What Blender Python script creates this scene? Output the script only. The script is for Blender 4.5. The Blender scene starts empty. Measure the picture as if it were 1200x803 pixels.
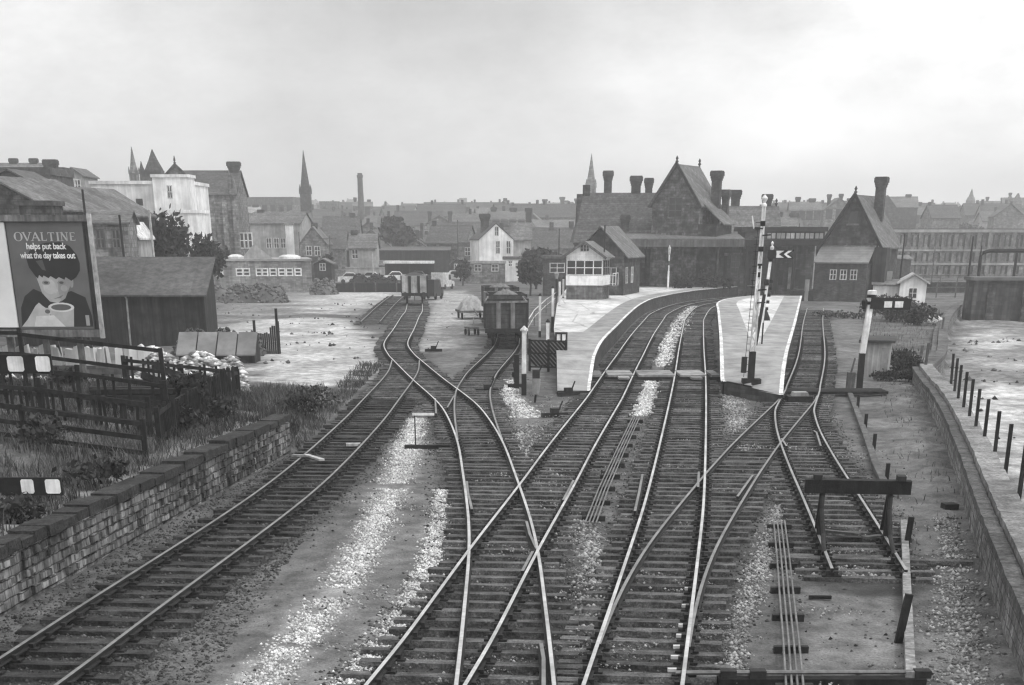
import bpy, math, random
import numpy as np
from mathutils import Vector, Matrix
R = math.radians
random.seed(7); rng = np.random.default_rng(11)
scn = bpy.context.scene
col = scn.collection

# ---------------------------------------------------------------- camera model (matches the camera made at the end)
PHI = R(28.7); F = 1779.; HC = 5.94; YH = 275.
CY = YH + F*math.tan(PHI); CP, SP = math.cos(PHI), math.sin(PHI)
def ray(px, py):
    u = (px-600.)/F; v = (py-CY)/F
    return (u, CP-v*SP, -SP-v*CP)
def G(px, py, z=0.):                       # point of the horizontal plane z seen at a photo position
    r = ray(px, py); t = (z-HC)/r[2]
    return Vector((r[0]*t, r[1]*t, z))
def D(px, py, Y):                          # point at forward distance Y
    r = ray(px, py); t = Y/r[1]
    return Vector((r[0]*t, Y, HC+r[2]*t))
def sm(t):
    t = np.clip(t, 0, 1); return t*t*(3-2*t)

# ---------------------------------------------------------------- mesh builder
class MB:
    def __init__(s): s.v = []; s.f = []; s.m = []
    def add(s, vs, fs, m=0):
        n = len(s.v); s.v += [tuple(p) for p in vs]
        s.f += [tuple(i+n for i in q) for q in fs]; s.m += [m]*len(fs); return s
    def box(s, x0, x1, y0, y1, z0, z1, m=0, M=None):
        vs = [Vector((x, y, z)) for z in (z0, z1) for x, y in ((x0, y0), (x1, y0), (x1, y1), (x0, y1))]
        if M is not None: vs = [M @ p for p in vs]
        return s.add(vs, [(3, 2, 1, 0), (4, 5, 6, 7), (0, 1, 5, 4), (1, 2, 6, 5), (2, 3, 7, 6), (3, 0, 4, 7)], m)
    def bar(s, a, b, w, h=None, m=0, up=(0, 0, 1)):      # rectangular bar from a to b
        a, b = Vector(a), Vector(b); d = (b-a); h = h or w
        dn = d.normalized(); u = Vector(up)
        if abs(dn.dot(u)) > .98: u = Vector((0, 1, 0))
        sx = dn.cross(u).normalized()*w/2; sz = sx.cross(dn).normalized()*h/2
        vs = [p+i*sx+j*sz for p in (a, b) for i, j in ((-1, -1), (1, -1), (1, 1), (-1, 1))]
        return s.add(vs, [(0, 1, 2, 3), (7, 6, 5, 4), (0, 4, 5, 1), (1, 5, 6, 2), (2, 6, 7, 3), (3, 7, 4, 0)], m)
    def tube(s, pts, r, n=8, m=0, r2=None):
        pts = [Vector(p) for p in pts]; k = len(pts); vs = []
        for i, p in enumerate(pts):
            d = (pts[min(i+1, k-1)]-pts[max(i-1, 0)]).normalized()
            u = Vector((0, 0, 1)) if abs(d.z) < .95 else Vector((1, 0, 0))
            x = d.cross(u).normalized(); y = d.cross(x)
            rr = r if r2 is None else r+(r2-r)*i/(k-1)
            vs += [p+x*rr*math.cos(2*math.pi*j/n)+y*rr*math.sin(2*math.pi*j/n) for j in range(n)]
        fs = [(i*n+j, i*n+(j+1) % n, (i+1)*n+(j+1) % n, (i+1)*n+j) for i in range(k-1) for j in range(n)]
        fs += [tuple(range(n))[::-1], tuple((k-1)*n+j for j in range(n))]
        return s.add(vs, fs, m)
    def lathe(s, prof, c=(0, 0, 0), n=10, m=0):          # prof: (r, z)
        c = Vector(c); k = len(prof)
        vs = [c+Vector((r*math.cos(2*math.pi*j/n), r*math.sin(2*math.pi*j/n), z)) for r, z in prof for j in range(n)]
        fs = [(i*n+j, i*n+(j+1) % n, (i+1)*n+(j+1) % n, (i+1)*n+j) for i in range(k-1) for j in range(n)]
        fs += [tuple(range(n))[::-1], tuple((k-1)*n+j for j in range(n))]
        return s.add(vs, fs, m)
    def prism(s, poly, axis, a0, a1, m=0):               # 2-D polygon extruded along an axis
        def P(u, v, a): return {'x': (a, u, v), 'y': (u, a, v), 'z': (u, v, a)}[axis]
        n = len(poly); vs = [P(u, v, a0) for u, v in poly]+[P(u, v, a1) for u, v in poly]
        fs = [tuple(range(n))[::-1], tuple(range(n, 2*n))]+[(i, (i+1) % n, n+(i+1) % n, n+i) for i in range(n)]
        return s.add(vs, fs, m)
    def build(s, name, mats, parent=None, smooth=False, fix=True, **kw):
        me = bpy.data.meshes.new(name); me.from_pydata(s.v, [], s.f)
        mats = mats if isinstance(mats, (list, tuple)) else [mats]
        for q in mats: me.materials.append(q)
        if len(mats) > 1: me.polygons.foreach_set('material_index', s.m)
        if smooth: me.polygons.foreach_set('use_smooth', [True]*len(me.polygons))
        if fix:
            import bmesh
            bm = bmesh.new(); bm.from_mesh(me); bmesh.ops.recalc_face_normals(bm, faces=bm.faces[:]); bm.to_mesh(me); bm.free()
        me.update()
        o = bpy.data.objects.new(name, me); col.objects.link(o)
        if parent is not None: o.parent = parent
        if kw: tag(o, **kw)
        return o
def np_mesh(name, V, Fa, mats, parent=None, **kw):       # V (n,3), Fa (m,k): fast build
    me = bpy.data.meshes.new(name); n, k = Fa.shape
    me.vertices.add(len(V)); me.vertices.foreach_set('co', np.asarray(V, np.float32).ravel())
    me.loops.add(n*k); me.loops.foreach_set('vertex_index', Fa.astype(np.int32).ravel())
    me.polygons.add(n); me.polygons.foreach_set('loop_start', np.arange(0, n*k, k, dtype=np.int32))
    me.update(calc_edges=True); me.validate()
    me.materials.append(mats)
    o = bpy.data.objects.new(name, me); col.objects.link(o)
    if parent is not None: o.parent = parent
    if kw: tag(o, **kw)
    return o
def tag(o, label=None, cat=None, group=None, kind=None):
    if label: o['label'] = label
    if cat: o['category'] = cat
    if group: o['group'] = group
    if kind: o['kind'] = kind
    return o
def thing(name, loc, label, cat, group=None, rz=0.):
    o = bpy.data.objects.new(name, None); col.objects.link(o); o.empty_display_size = .3
    o.location = loc; o.rotation_euler = (0, 0, rz)
    return tag(o, label, cat, group)
def copy_tree(o, loc=None, rz=None, label=None, parent=None):
    c = o.copy(); col.objects.link(c)
    if parent is not None: c.parent = parent
    if loc is not None: c.location = loc
    if rz is not None: c.rotation_euler = (c.rotation_euler.x, c.rotation_euler.y, rz)
    if label: c['label'] = label
    for ch in list(o.children): copy_tree(ch, parent=c)
    return c

# ---------------------------------------------------------------- materials (all grey: the photograph is black and white film)
MATS = {}
def mat(name, g, v=.25, sc=2., rough=.9, bump=.25, bsc=None, big=.25, streak=0., brick=None, rows=None, metal=0., island=0., spec=.3, crack=0., attr=None, ys=1., grain=None, fine=0.):
    if name in MATS: return MATS[name]
    m = bpy.data.materials.new(name); m.use_nodes = True; MATS[name] = m
    nt = m.node_tree; N = nt.nodes; L = nt.links
    for n in list(N): N.remove(n)
    def nd(t, **kw):
        n = N.new(t)
        for k, x in kw.items(): setattr(n, k, x)
        return n
    out = nd('ShaderNodeOutputMaterial'); b = nd('ShaderNodeBsdfPrincipled'); L.new(b.outputs[0], out.inputs[0])
    b.inputs['Roughness'].default_value = rough; b.inputs['Metallic'].default_value = metal
    b.inputs['Specular IOR Level'].default_value = spec
    tc = nd('ShaderNodeTexCoord'); oi = nd('ShaderNodeObjectInfo')
    mul = nd('ShaderNodeMath', operation='MULTIPLY'); mul.inputs[1].default_value = 57.; L.new(oi.outputs['Random'], mul.inputs[0])
    vec = nd('ShaderNodeVectorMath', operation='ADD'); st = nd('ShaderNodeVectorMath', operation='MULTIPLY'); L.new(tc.outputs['Object'], st.inputs[0]); st.inputs[1].default_value = (1, ys, 1)
    L.new(st.outputs[0], vec.inputs[0]); L.new(mul.outputs[0], vec.inputs[1])
    def noise(scale, detail=5., v3=None, rg=.6):
        n = nd('ShaderNodeTexNoise'); n.inputs['Scale'].default_value = scale; n.inputs['Detail'].default_value = detail
        n.inputs['Roughness'].default_value = rg
        src = vec.outputs[0]
        if v3:
            k = nd('ShaderNodeVectorMath', operation='MULTIPLY'); L.new(src, k.inputs[0]); k.inputs[1].default_value = v3; src = k.outputs[0]
        L.new(src, n.inputs['Vector']); return n.outputs[0]
    def mr(src, lo, hi, a=.34, c=.66):
        r = nd('ShaderNodeMapRange'); L.new(src, r.inputs[0])
        r.inputs[1].default_value = a; r.inputs[2].default_value = c; r.inputs[3].default_value = lo; r.inputs[4].default_value = hi
        return r.outputs[0]
    def ma(op, a, c):
        n = nd('ShaderNodeMath', operation=op)
        for i, x in enumerate((a, c)):
            if isinstance(x, (int, float)): n.inputs[i].default_value = x
            else: L.new(x, n.inputs[i])
        return n.outputs[0]
    val = mr(noise(sc), g*(1-v), g*(1+v))
    if big: val = ma('MULTIPLY', val, mr(noise(sc*.14, 3.), 1-big, 1+big, .36, .64))
    if streak: val = ma('MULTIPLY', val, mr(noise(1., 4., (sc*2.2, sc*2.2, sc*.12)), 1-streak, 1+streak, .36, .64))
    if grain: val = ma('MULTIPLY', val, mr(noise(1., 5., grain[0]), 1-grain[1], 1+grain[1], .38, .62))
    if fine:
        fs, fa = fine if isinstance(fine, tuple) else (fine, .45)
        val = ma('MULTIPLY', val, mr(noise(fs, 3., rg=.75), 1-fa, 1+fa, .36, .64))
    h = noise(bsc or sc*4, 4., rg=.7)
    if brick:                                            # (length, height, mortar factor)
        sp = nd('ShaderNodeSeparateXYZ'); L.new(tc.outputs['Object'], sp.inputs[0])
        cb = nd('ShaderNodeCombineXYZ'); L.new(ma('ADD', sp.outputs[0], sp.outputs[1]), cb.inputs[0]); L.new(sp.outputs[2], cb.inputs[1])
        wv = nd('ShaderNodeVectorMath', operation='MULTIPLY_ADD')
        nn = nd('ShaderNodeTexNoise'); nn.inputs['Scale'].default_value = 3.; L.new(tc.outputs['Object'], nn.inputs['Vector'])
        L.new(nn.outputs['Color'], wv.inputs[0]); wv.inputs[1].default_value = (brick[1]*.35,)*3; L.new(cb.outputs[0], wv.inputs[2])
        bt = nd('ShaderNodeTexBrick'); L.new(wv.outputs[0], bt.inputs['Vector']); bt.inputs['Scale'].default_value = 1.
        bt.inputs['Brick Width'].default_value = brick[0]; bt.inputs['Row Height'].default_value = brick[1]
        bt.inputs['Mortar Size'].default_value = brick[1]*.07; bt.inputs['Bias'].default_value = 0.
        bt.inputs['Color1'].default_value = (.62,)*3+(1,); bt.inputs['Color2'].default_value = (1.35,)*3+(1,); bt.inputs['Mortar'].default_value = (brick[2],)*3+(1,)
        val = ma('MULTIPLY', val, bt.outputs['Color'])
        h = ma('SUBTRACT', ma('MULTIPLY', h, .4), ma('MULTIPLY', bt.outputs['Fac'], .8))
    if rows:                                             # courses of slates or boards: (axis weights, pitch, depth)
        dt = nd('ShaderNodeVectorMath', operation='DOT_PRODUCT'); L.new(tc.outputs['Object'], dt.inputs[0]); dt.inputs[1].default_value = rows[0]
        fr = ma('FRACT', ma('DIVIDE', dt.outputs['Value'], rows[1]), 0.)
        val = ma('MULTIPLY', val, mr(fr, 1-rows[2], 1., 0., .22))
        wn = nd('ShaderNodeTexWhiteNoise', noise_dimensions='1D'); L.new(ma('FLOOR', ma('DIVIDE', dt.outputs['Value'], rows[1]), 0.), wn.inputs['W'])
        val = ma('MULTIPLY', val, mr(wn.outputs[0], 1-rows[2]*.6, 1+rows[2]*.6, 0., 1.))
        h = ma('ADD', ma('MULTIPLY', h, .5), mr(fr, 0., .6, 0., .2))
    if crack:
        vo = nd('ShaderNodeTexVoronoi', feature='DISTANCE_TO_EDGE'); vo.inputs['Scale'].default_value = crack; L.new(vec.outputs[0], vo.inputs['Vector'])
        val = ma('MULTIPLY', val, mr(vo.outputs['Distance'], .6, 1., 0., .03))
    if island:
        ge = nd('ShaderNodeNewGeometry'); val = ma('MULTIPLY', val, mr(ge.outputs['Random Per Island'], 1-island, 1+island, 0., 1.))
    if attr:
        at = nd('ShaderNodeAttribute'); at.attribute_name = attr; val = ma('MULTIPLY', val, at.outputs['Fac'])
    cc = nd('ShaderNodeCombineColor')
    for i in range(3): L.new(val, cc.inputs[i])
    L.new(cc.outputs[0], b.inputs['Base Color'])
    if bump:
        bp = nd('ShaderNodeBump'); bp.inputs['Strength'].default_value = bump; bp.inputs['Distance'].default_value = .06
        L.new(h, bp.inputs['Height']); L.new(bp.outputs[0], b.inputs['Normal'])
    return m
wood_sleeper = mat('sleeper_wood', .098, .4, 3.2, .95, .8, 22., .4, island=.45, grain=((2., 34., 8.), .45), fine=26.)
dark_sleeper = mat('vignetted_sleeper_wood', .048, .4, 3.2, .95, .8, 22., .4, island=.5, grain=((2., 34., 8.), .5), fine=26.)  # left siding wood: corner vignette darkening put into the base colour
iron_rust = mat('rusty_iron', .022, .4, 8., .85, .3)
rail_top = mat('worn_rail_head', .52, .15, 5., .45, .05, metal=.75, spec=.5)
rail_dull = mat('dull_rail_head', .20, .2, 5., .5, .05, metal=.6, spec=.5)
black_paint = mat('black_paint', .012, .4, 6., .6, .15)
white_paint = mat('white_paint', .72, .14, 5., .6, .1, streak=.12)
dirty_white = mat('dirty_white_paint', .55, .25, 4., .7, .15, streak=.25)
grey_paint = mat('grey_paint', .22, .25, 4., .7, .15, streak=.2)
dark_wood = mat('dark_tarred_wood', .016, .5, 3., .9, .4, streak=.4)
old_wood = mat('old_grey_wood', .10, .4, 4., .9, .4, streak=.3)
pale_wood = mat('bleached_wood', .40, .25, 5., .9, .3, streak=.25)
glass_dark = mat('window_glass', .03, .5, 1., .12, .0, spec=.6)
glass_far = mat('far_window_glass', .05, .5, 1., .25, .0, spec=.5)
slate = mat('slate_roof', .075, .3, 3., .75, .3, rows=((0, .4, 1.), .3, .4), streak=.12, big=.15, fine=(2.6, .4))
slate_pale = mat('pale_slate_roof', .13, .3, 2., .75, .3, rows=((0, .4, 1.), .3, .4), streak=.12, big=.15, fine=(2.6, .35))
soot_stone = mat('sooty_stone', .045, .45, 1.6, .92, .4, brick=(.62, .28, .6), streak=.2, big=.25, fine=(1.6, .4))
soot_brick = mat('sooty_brick', .06, .4, 1.5, .92, .4, brick=(.26, .085, 1.1), streak=.2, big=.2)
mid_stone = mat('weathered_stone', .17, .3, 1.5, .92, .4, brick=(.6, .26, .7), streak=.15, fine=(1.8, .3))
pale_stone = mat('pale_stone', .30, .22, 1.5, .9, .3, streak=.2)
white_render = mat('whitewashed_render', .70, .12, 1.2, .85, .15, streak=.15)
concrete = mat('pale_concrete', .26, .2, 1.2, .9, .25, streak=.15)
foliage = mat('dark_foliage', .03, .3, 1., .8, .0, big=.3, island=.6)
foliage_mid = mat('mid_foliage', .045, .3, 1., .8, .0, big=.3, island=.6)
grass_m = mat('rough_grass', .068, .3, .8, .85, .0, big=.45, island=.7)
bark = mat('bark', .05, .3, 6., .95, .4)
stone_pale = mat('pale_ballast', .50, .25, 3., .9, .2, island=.6, big=.15)
stone_mid = mat('mid_ballast', .26, .25, 3., .9, .2, island=.7, big=.2)
stone_dark = mat('dark_ballast', .075, .3, 3., .95, .2, island=.75, big=.3)
# ================================================================ TRACKS
def curve(pts, step):
    """Catmull-Rom through (Y, X) points, resampled at even arc length"""
    P = np.array([(x, y) for y, x in pts], float)
    P = np.vstack([2*P[0]-P[1], P, 2*P[-1]-P[-2]]); out = []
    for k in range(1, len(P)-2):
        for t in np.linspace(0, 1, 12, endpoint=False):
            a, b, c, d = P[k-1:k+3]
            out.append(.5*((2*b)+(-a+c)*t+(2*a-5*b+4*c-d)*t*t+(-a+3*b-3*c+d)*t**3))
    out.append(P[-2]); out = np.array(out)
    w = np.ones(9)/9.                                     # ease small wobbles out of the measured points
    pad = np.vstack([2*out[0]-out[4:0:-1], out, 2*out[-1]-out[-2:-6:-1]])
    out = np.stack([np.convolve(pad[:, j], w, 'valid') for j in (0, 1)], 1)
    s = np.r_[0, np.cumsum(np.linalg.norm(np.diff(out, axis=0), axis=1))]
    q = np.arange(0, s[-1], step)
    return np.stack([np.interp(q, s, out[:, 0]), np.interp(q, s, out[:, 1])], 1)
def normals(P):
    t = np.gradient(P, axis=0); t /= np.linalg.norm(t, axis=1)[:, None]
    return t, np.stack([t[:, 1], -t[:, 0]], 1)            # tangent, right normal
TR = dict(
 S=[(12, -8.45), (22.2, -7.4), (27.3, -6.98), (37.9, -6.05), (46, -5.6), (57.8, -5.3), (66.3, -5.25), (79.2, -5.22), (88, -5.6)],
 B=[(12, -.1), (22.1, -.1), (28, -.13), (33, -.18), (38, -.33), (45.5, -.68), (53, -1.08), (62.4, -1.88), (69, -2.78), (76, -3.85), (88.1, -5.55), (92.2, -6.1), (100.2, -6.95), (108, -7.3), (117.5, -7.55), (137.8, -8.25), (147.3, -8.5), (175, -10.)],
 E=[(52.5, -1.03), (61.3, -1.43), (69.5, -1.65), (75.4, -1.55), (80.3, -1.4), (88, -.95), (96, -.5), (104, -.25), (115, -.3), (128, -.8), (140, -1.3)],
 F=[(128, -10.75), (150, -11.5), (171, -12.1), (188, -12.4)],
 A=[(12, -2.7), (22.1, -1.42), (25.6, -.98), (33, -.18), (42.5, .93), (51.4, 1.92), (64.5, 3.48), (69.3, 4.02), (83, 5.5), (89.7, 6.25), (94.7, 6.8), (111.4, 8.65), (132.2, 11.16), (141.8, 12.4), (159.6, 15.8), (172, 20.), (182, 26), (190, 34)],
 C=[(12, .45), (22.1, 1.76), (33.4, 3.23), (43.6, 4.49), (73.1, 7.83), (98.1, 10.5), (126.3, 13.6), (132.2, 14.3), (148, 16.5), (157.7, 18.3), (166, 21.2), (175, 27), (182, 36)],
 T=[(30.9, 7.03), (38.3, 7.82), (46.6, 8.67), (53.3, 9.42), (57.4, 9.95), (60.8, 10.45), (63.1, 10.85), (70.1, 12.3), (72.8, 12.8), (92, 16.5), (124, 22.1), (152, 27.2)],
 D=[(24.6, 2.11), (27.5, 2.53), (31.3, 3.18), (35.7, 4.07), (43.6, 5.85), (46.8, 6.6), (52.1, 7.87), (59.5, 9.75), (65.4, 11.25), (68, 11.82)])
CL = {k: curve(v, .25) for k, v in TR.items()}
# ================================================================ SETTING
WL = [(-10.2, 17.), (-6.96, 51.25)]                       # front line of the left retaining wall
def xw(y): return WL[0][0]+(WL[1][0]-WL[0][0])*(y-WL[0][1])/(WL[1][1]-WL[0][1])
RW = [Vector((6.65, 17.)), Vector((8.1, 24.8)), Vector((10.02, 34.1)), Vector((12.4, 45.2)), Vector((14.62, 55.9)), Vector((16.1, 63.7)), Vector((17.6, 72.)), Vector((19.3, 80.)),
      G(1092, 405, .6).xy, G(1097, 378, .6).xy, G(1108, 360, .6).xy, G(1126, 349, .6).xy, G(1150, 344, .6).xy]
RWY = np.array([p.y for p in RW]); RWX = np.array([p.x for p in RW])
def xr(y): return np.interp(y, RWY, RWX)
def hash_noise(x, y, s):
    return (np.sin(x*1.7*s+1.3*np.sin(y*1.1*s))+np.sin(y*2.3*s+1.9*np.sin(x*.7*s+2.))+np.sin((x+y)*3.1*s+.5))/3.
def zf(x, y):
    x = np.asarray(x, float); y = np.asarray(y, float)
    z = -.08+.025*hash_noise(x, y, .9)
    # bank behind the left wall, sloping down into the yard
    d = xw(np.minimum(y, 52.))-x
    stepw = np.where(y < 51.0, .3, .3+np.clip(y-51., 0, 6)*.45)
    t = sm((d-.12)/stepw)
    bank = (1.0+.55*sm((d-1.2)/7.)+.1*hash_noise(x, y, .8))*(1-sm((y-54.)/19.))
    z = z+t*bank
    # low ground beyond the right-hand wall
    e = x-xr(y)-.3
    low = sm(e/.35)*(1-sm((y-150.)/40.))*(x < 120)
    z = z-low*(.75+.12*hash_noise(x, y, .25))
    z = z+.16*sm((xr(y)-1.-x)/-1.)*0
    # ground by the right wall lifts a little and is rough
    q = sm((x-9.5-(y-40.)*.17)/2.)*(e < 0)*(y < 75)*(y > 10)
    z = z+q*.10*(1+hash_noise(x, y, 1.6))
    # the town climbs a hillside far behind
    hill = np.clip((y-300.)/1500., 0, 1.35)
    z = z+hill*25.*(1+.10*hash_noise(x, y, .004))+np.where(y > 330, 1., 0)*np.clip((-60-x)/160., 0, 1)*5.
    return z
def strip(a, b, n): return list(np.linspace(a, b, n, endpoint=False))
xs = np.array(strip(-2500, -200, 24)+strip(-200, -40, 40)+strip(-40, -12, 56)+strip(-12, -5, 56)+strip(-5, 6, 40)+strip(6, 22, 110)+strip(22, 60, 50)+strip(60, 300, 40)+strip(300, 2600, 25))
ys = np.array(strip(-60, 12, 12)+strip(12, 50, 200)+strip(50, 85, 110)+strip(85, 200, 110)+strip(200, 420, 44)+strip(420, 2400, 60)+[2500., 4200.])
XX, YY = np.meshgrid(xs, ys); ZZ = zf(XX, YY)
V = np.stack([XX.ravel(), YY.ravel(), ZZ.ravel()], 1)
i = np.arange(len(ys)-1)[:, None]*len(xs)+np.arange(len(xs)-1)[None, :]
Fg = np.stack([i, i+1, i+len(xs)+1, i+len(xs)], -1).reshape(-1, 4)
m_ground = mat('cinder_ground', 1., .38, 2.2, .95, .8, 12., .3, attr='tone', ys=.7, fine=(20., .25))
def gp(pts, z=-.08): return [tuple(G(x, y, z).xy) for x, y in pts]
def pmask(x, y, poly, soft, rag=.0, ns=1.):
    """1 inside a polygon, fading over soft metres at a ragged edge"""
    P = np.array(poly, float); ins = np.zeros(x.shape, bool); dist = np.full(x.shape, 1e9)
    for k in range(len(P)):
        a, b = P[k], P[k-1]; c = ((a[1] > y) != (b[1] > y)) & (x < (b[0]-a[0])*(y-a[1])/((b[1]-a[1])+1e-12)+a[0]); ins ^= c
        ab = b-a; t = np.clip(((x-a[0])*ab[0]+(y-a[1])*ab[1])/(ab@ab+1e-9), 0, 1); dist = np.minimum(dist, np.hypot(x-a[0]-t*ab[0], y-a[1]-t*ab[1]))
    d = np.where(ins, dist, -dist)+rag*(hash_noise(x, y, ns)+.6*hash_noise(x+7, y-3, ns*2.7))
    return sm(d/soft+.5)
gx, gy = V[:, 0], V[:, 1]
tone = .112*(1+.25*hash_noise(gx, gy, .45)+.2*hash_noise(gx+4, gy, 1.5)); tone = np.where(gy > 210, .10, tone)
def lay(mask, val): 
    global tone
    tone = tone*(1-mask)+val*mask
near = (gy > 5) & (gy < 210) & (gx > -60) & (gx < 90)
def zone(poly, val, soft=.5, rag=.25, ns=1., top=1.):
    m = np.zeros(len(gx)); m[near] = pmask(gx[near], gy[near], poly, soft, rag, ns); lay(m*top, val)
zone(gp([(478, 540), (530, 560), (545, 590), (520, 640), (490, 700), (440, 760), (372, 850), (290, 850), (400, 700), (440, 630), (468, 580)]), .165, .5, .2)
zone(gp([(200, 850), (300, 700), (380, 610), (430, 560), (455, 555), (420, 640), (340, 760), (290, 860)]), .13, .8, .35)
zone(gp([(560, 415), (610, 425), (600, 460), (590, 500), (560, 470), (520, 440), (510, 415)]), .14, 1.2, .4)
zone(gp([(600, 480), (660, 462), (690, 452), (660, 500), (630, 540), (600, 520)]), .13, 1., .4)
zone(gp([(960, 350), (1000, 348), (1010, 395), (1004, 455), (968, 450), (975, 420), (972, 385)]), .13, 1., .4)
zone(gp([(995, 462), (1075, 452), (1098, 490), (1132, 560), (1156, 650), (1158, 720), (1085, 690), (1062, 600), (1035, 540), (1010, 490)]), .135, .9, .4, .8)
zone(gp([(1060, 600), (1160, 650), (1190, 830), (1075, 830)]), .12, .8, .4)
zone(gp([(930, 655), (1060, 660), (1068, 785), (945, 785)]), .15, .6, .25)
zone(gp([(850, 640), (905, 600), (930, 800), (840, 800)]), .12, .6, .3)
zone(gp([(625, 560), (690, 560), (725, 650), (690, 720), (655, 700)]), .12, .5, .3)
zone([(xw(y)-.5, y) for y in np.linspace(20, 51, 10)]+[(xw(y)-1.3, y) for y in np.linspace(51, 20, 10)], .19, .4, .2)
for L_, v in (([(478, 500, 490), (462, 498, 515), (445, 488, 555), (428, 476, 590), (400, 455, 640), (368, 430, 690), (325, 392, 740), (250, 335, 815), (180, 280, 880)], .24), ([(508, 528, 575), (500, 530, 610), (484, 522, 660), (456, 508, 705), (432, 488, 740), (375, 440, 810), (318, 395, 880)], .22),
              ([(583, 604, 446), (584, 607, 462), (594, 626, 478), (600, 640, 490)], .22), ([(750, 772, 446), (742, 770, 465), (735, 765, 488)], .25), ([(838, 862, 455), (842, 876, 475), (850, 885, 500), (860, 890, 530)], .17)):
    zone(gp([(a, y) for a, b, y in L_]+[(b, y) for a, b, y in L_[::-1]]), v, .35, .12, 2., .9)
zone(gp([(275, 386), (330, 372), (420, 362), (470, 348), (520, 342), (565, 338), (480, 325), (380, 328), (300, 343), (252, 350), (250, 375)]), .20, 4., 1.6, .25)
zone(gp([(300, 447), (342, 452), (404, 451), (450, 428), (454, 418), (438, 402), (418, 385), (408, 374), (350, 372), (290, 376), (250, 384), (248, 415), (312, 412)]), .43, 1.6, .9, .4)
zone(gp([(400, 368), (455, 352), (470, 343), (430, 335), (375, 340), (352, 358), (370, 366)]), .40, 4., 1.8, .25)
zone(gp([(330, 400), (430, 398), (425, 412), (340, 414)]), .40, 3., 2., .3)
zone(gp([(300, 430), (400, 428), (420, 440), (330, 444)]), .36, 2., 1.2, .5)
zone(gp([(492, 412), (560, 407), (567, 378), (556, 350), (540, 338), (515, 338), (505, 360), (497, 385), (488, 402)]), .30, 2., 1.3, .35)
zone(gp([(505, 400), (555, 396), (558, 380), (510, 384)]), .17, 2., 1.3, .5)
# dark oily beds under the tracks
for k_ in CL:
    P = CL[k_][::6]; d = np.full(len(gx), 1e9); nn_ = near & (gy < 160)
    X_, Y_ = gx[nn_], gy[nn_]; dm = np.full(X_.shape, 1e9)
    for p_ in P: dm = np.minimum(dm, (X_-p_[0])**2+(Y_-p_[1])**2)
    d[nn_] = np.sqrt(dm); m = 1-sm((d-1.15+.15*hash_noise(gx, gy, 2.))/.55); lay(m*(.9 if k_ not in 'EF' else .5), .036*(1+.5*hash_noise(gx, gy, .9)))
zl = -.83
def gz_(pts): return [tuple(G(x, y, zl).xy) for x, y in pts]
zone(gz_([(1128, 372), (1240, 362), (1320, 400), (1360, 470), (1300, 560), (1270, 640), (1220, 640), (1150, 530), (1100, 470), (1120, 410)]), .21, 1.5, .6, .5)
zone(gz_([(1105, 462), (1130, 455), (1172, 447), (1205, 455), (1260, 470), (1330, 550), (1260, 590), (1200, 560), (1150, 515), (1118, 490)]), .44, 1.2, .9, .45)
zone(gz_([(1128, 394), (1165, 388), (1205, 400), (1200, 408), (1140, 410)]), .42, 1.5, 1.2, .4)
zone(gz_([(1150, 424), (1200, 420), (1215, 432), (1160, 436)]), .36, 1.5, 1., .4)
tone *= np.where((gx > 12) & (near), 1+.25*hash_noise(gx, gy, .8)+.15*hash_noise(gx, gy+5, 2.3), 1)
g = np_mesh('ground', V, Fg, m_ground, kind='structure')
g.data.polygons.foreach_set('use_smooth', [True]*len(Fg))
at_ = g.data.attributes.new('tone', 'FLOAT', 'POINT'); at_.data.foreach_set('value', np.clip(tone, .02, .8).astype(np.float32))

def sheet(name, poly, m, dz=.012, res=.6, rag=.35, kind='structure', inner=None, **kw):
    """an irregular patch laid just above the ground: a grid clipped to a ragged outline"""
    P = np.array(poly, float)
    # ragged outline: subdivide edges and jitter
    out = []
    for k in range(len(P)):
        a, b = P[k], P[(k+1) % len(P)]; n = max(2, int(np.linalg.norm(b-a)/res))
        nv = np.array([-(b-a)[1], (b-a)[0]])/(np.linalg.norm(b-a)+1e-6)
        for j in range(n):
            p = a+(b-a)*j/n
            out.append(p+nv*rag*(rng.random()-.5+.8*float(hash_noise(p[0], p[1], .7))))
    import bmesh
    from mathutils import geometry
    inn = []
    x0, y0 = P.min(0); x1, y1 = P.max(0)
    st = max(res*1.5, max(x1-x0, y1-y0)/90.)
    def inside(p):
        c = False
        for k in range(len(out)):
            a, b = out[k], out[k-1]
            if (a[1] > p[1]) != (b[1] > p[1]) and p[0] < (b[0]-a[0])*(p[1]-a[1])/(b[1]-a[1])+a[0]: c = not c
        return c
    for x in np.arange(x0, x1, st):
        for y in np.arange(y0, y1, st):
            if inside((x, y)): inn.append((x, y))
    pts = [Vector((float(p[0]), float(p[1]))) for p in out]+[Vector((float(p[0]), float(p[1]))) for p in inn]
    n = len(out)
    vs, es, fs, *_ = geometry.delaunay_2d_cdt(pts, [], [list(range(n))], 1, 1e-4)
    mb = MB(); v3 = [(p.x, p.y, float(zf(p.x, p.y))+dz) for p in vs]
    mb.add(v3, [tuple(q) for q in fs])
    o = mb.build(name, m, smooth=True, fix=False, kind=kind, **kw)
    if o.data.polygons and sum(p.normal.z for p in o.data.polygons) < 0: o.data.flip_normals()
    return o
zl = -.83

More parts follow.
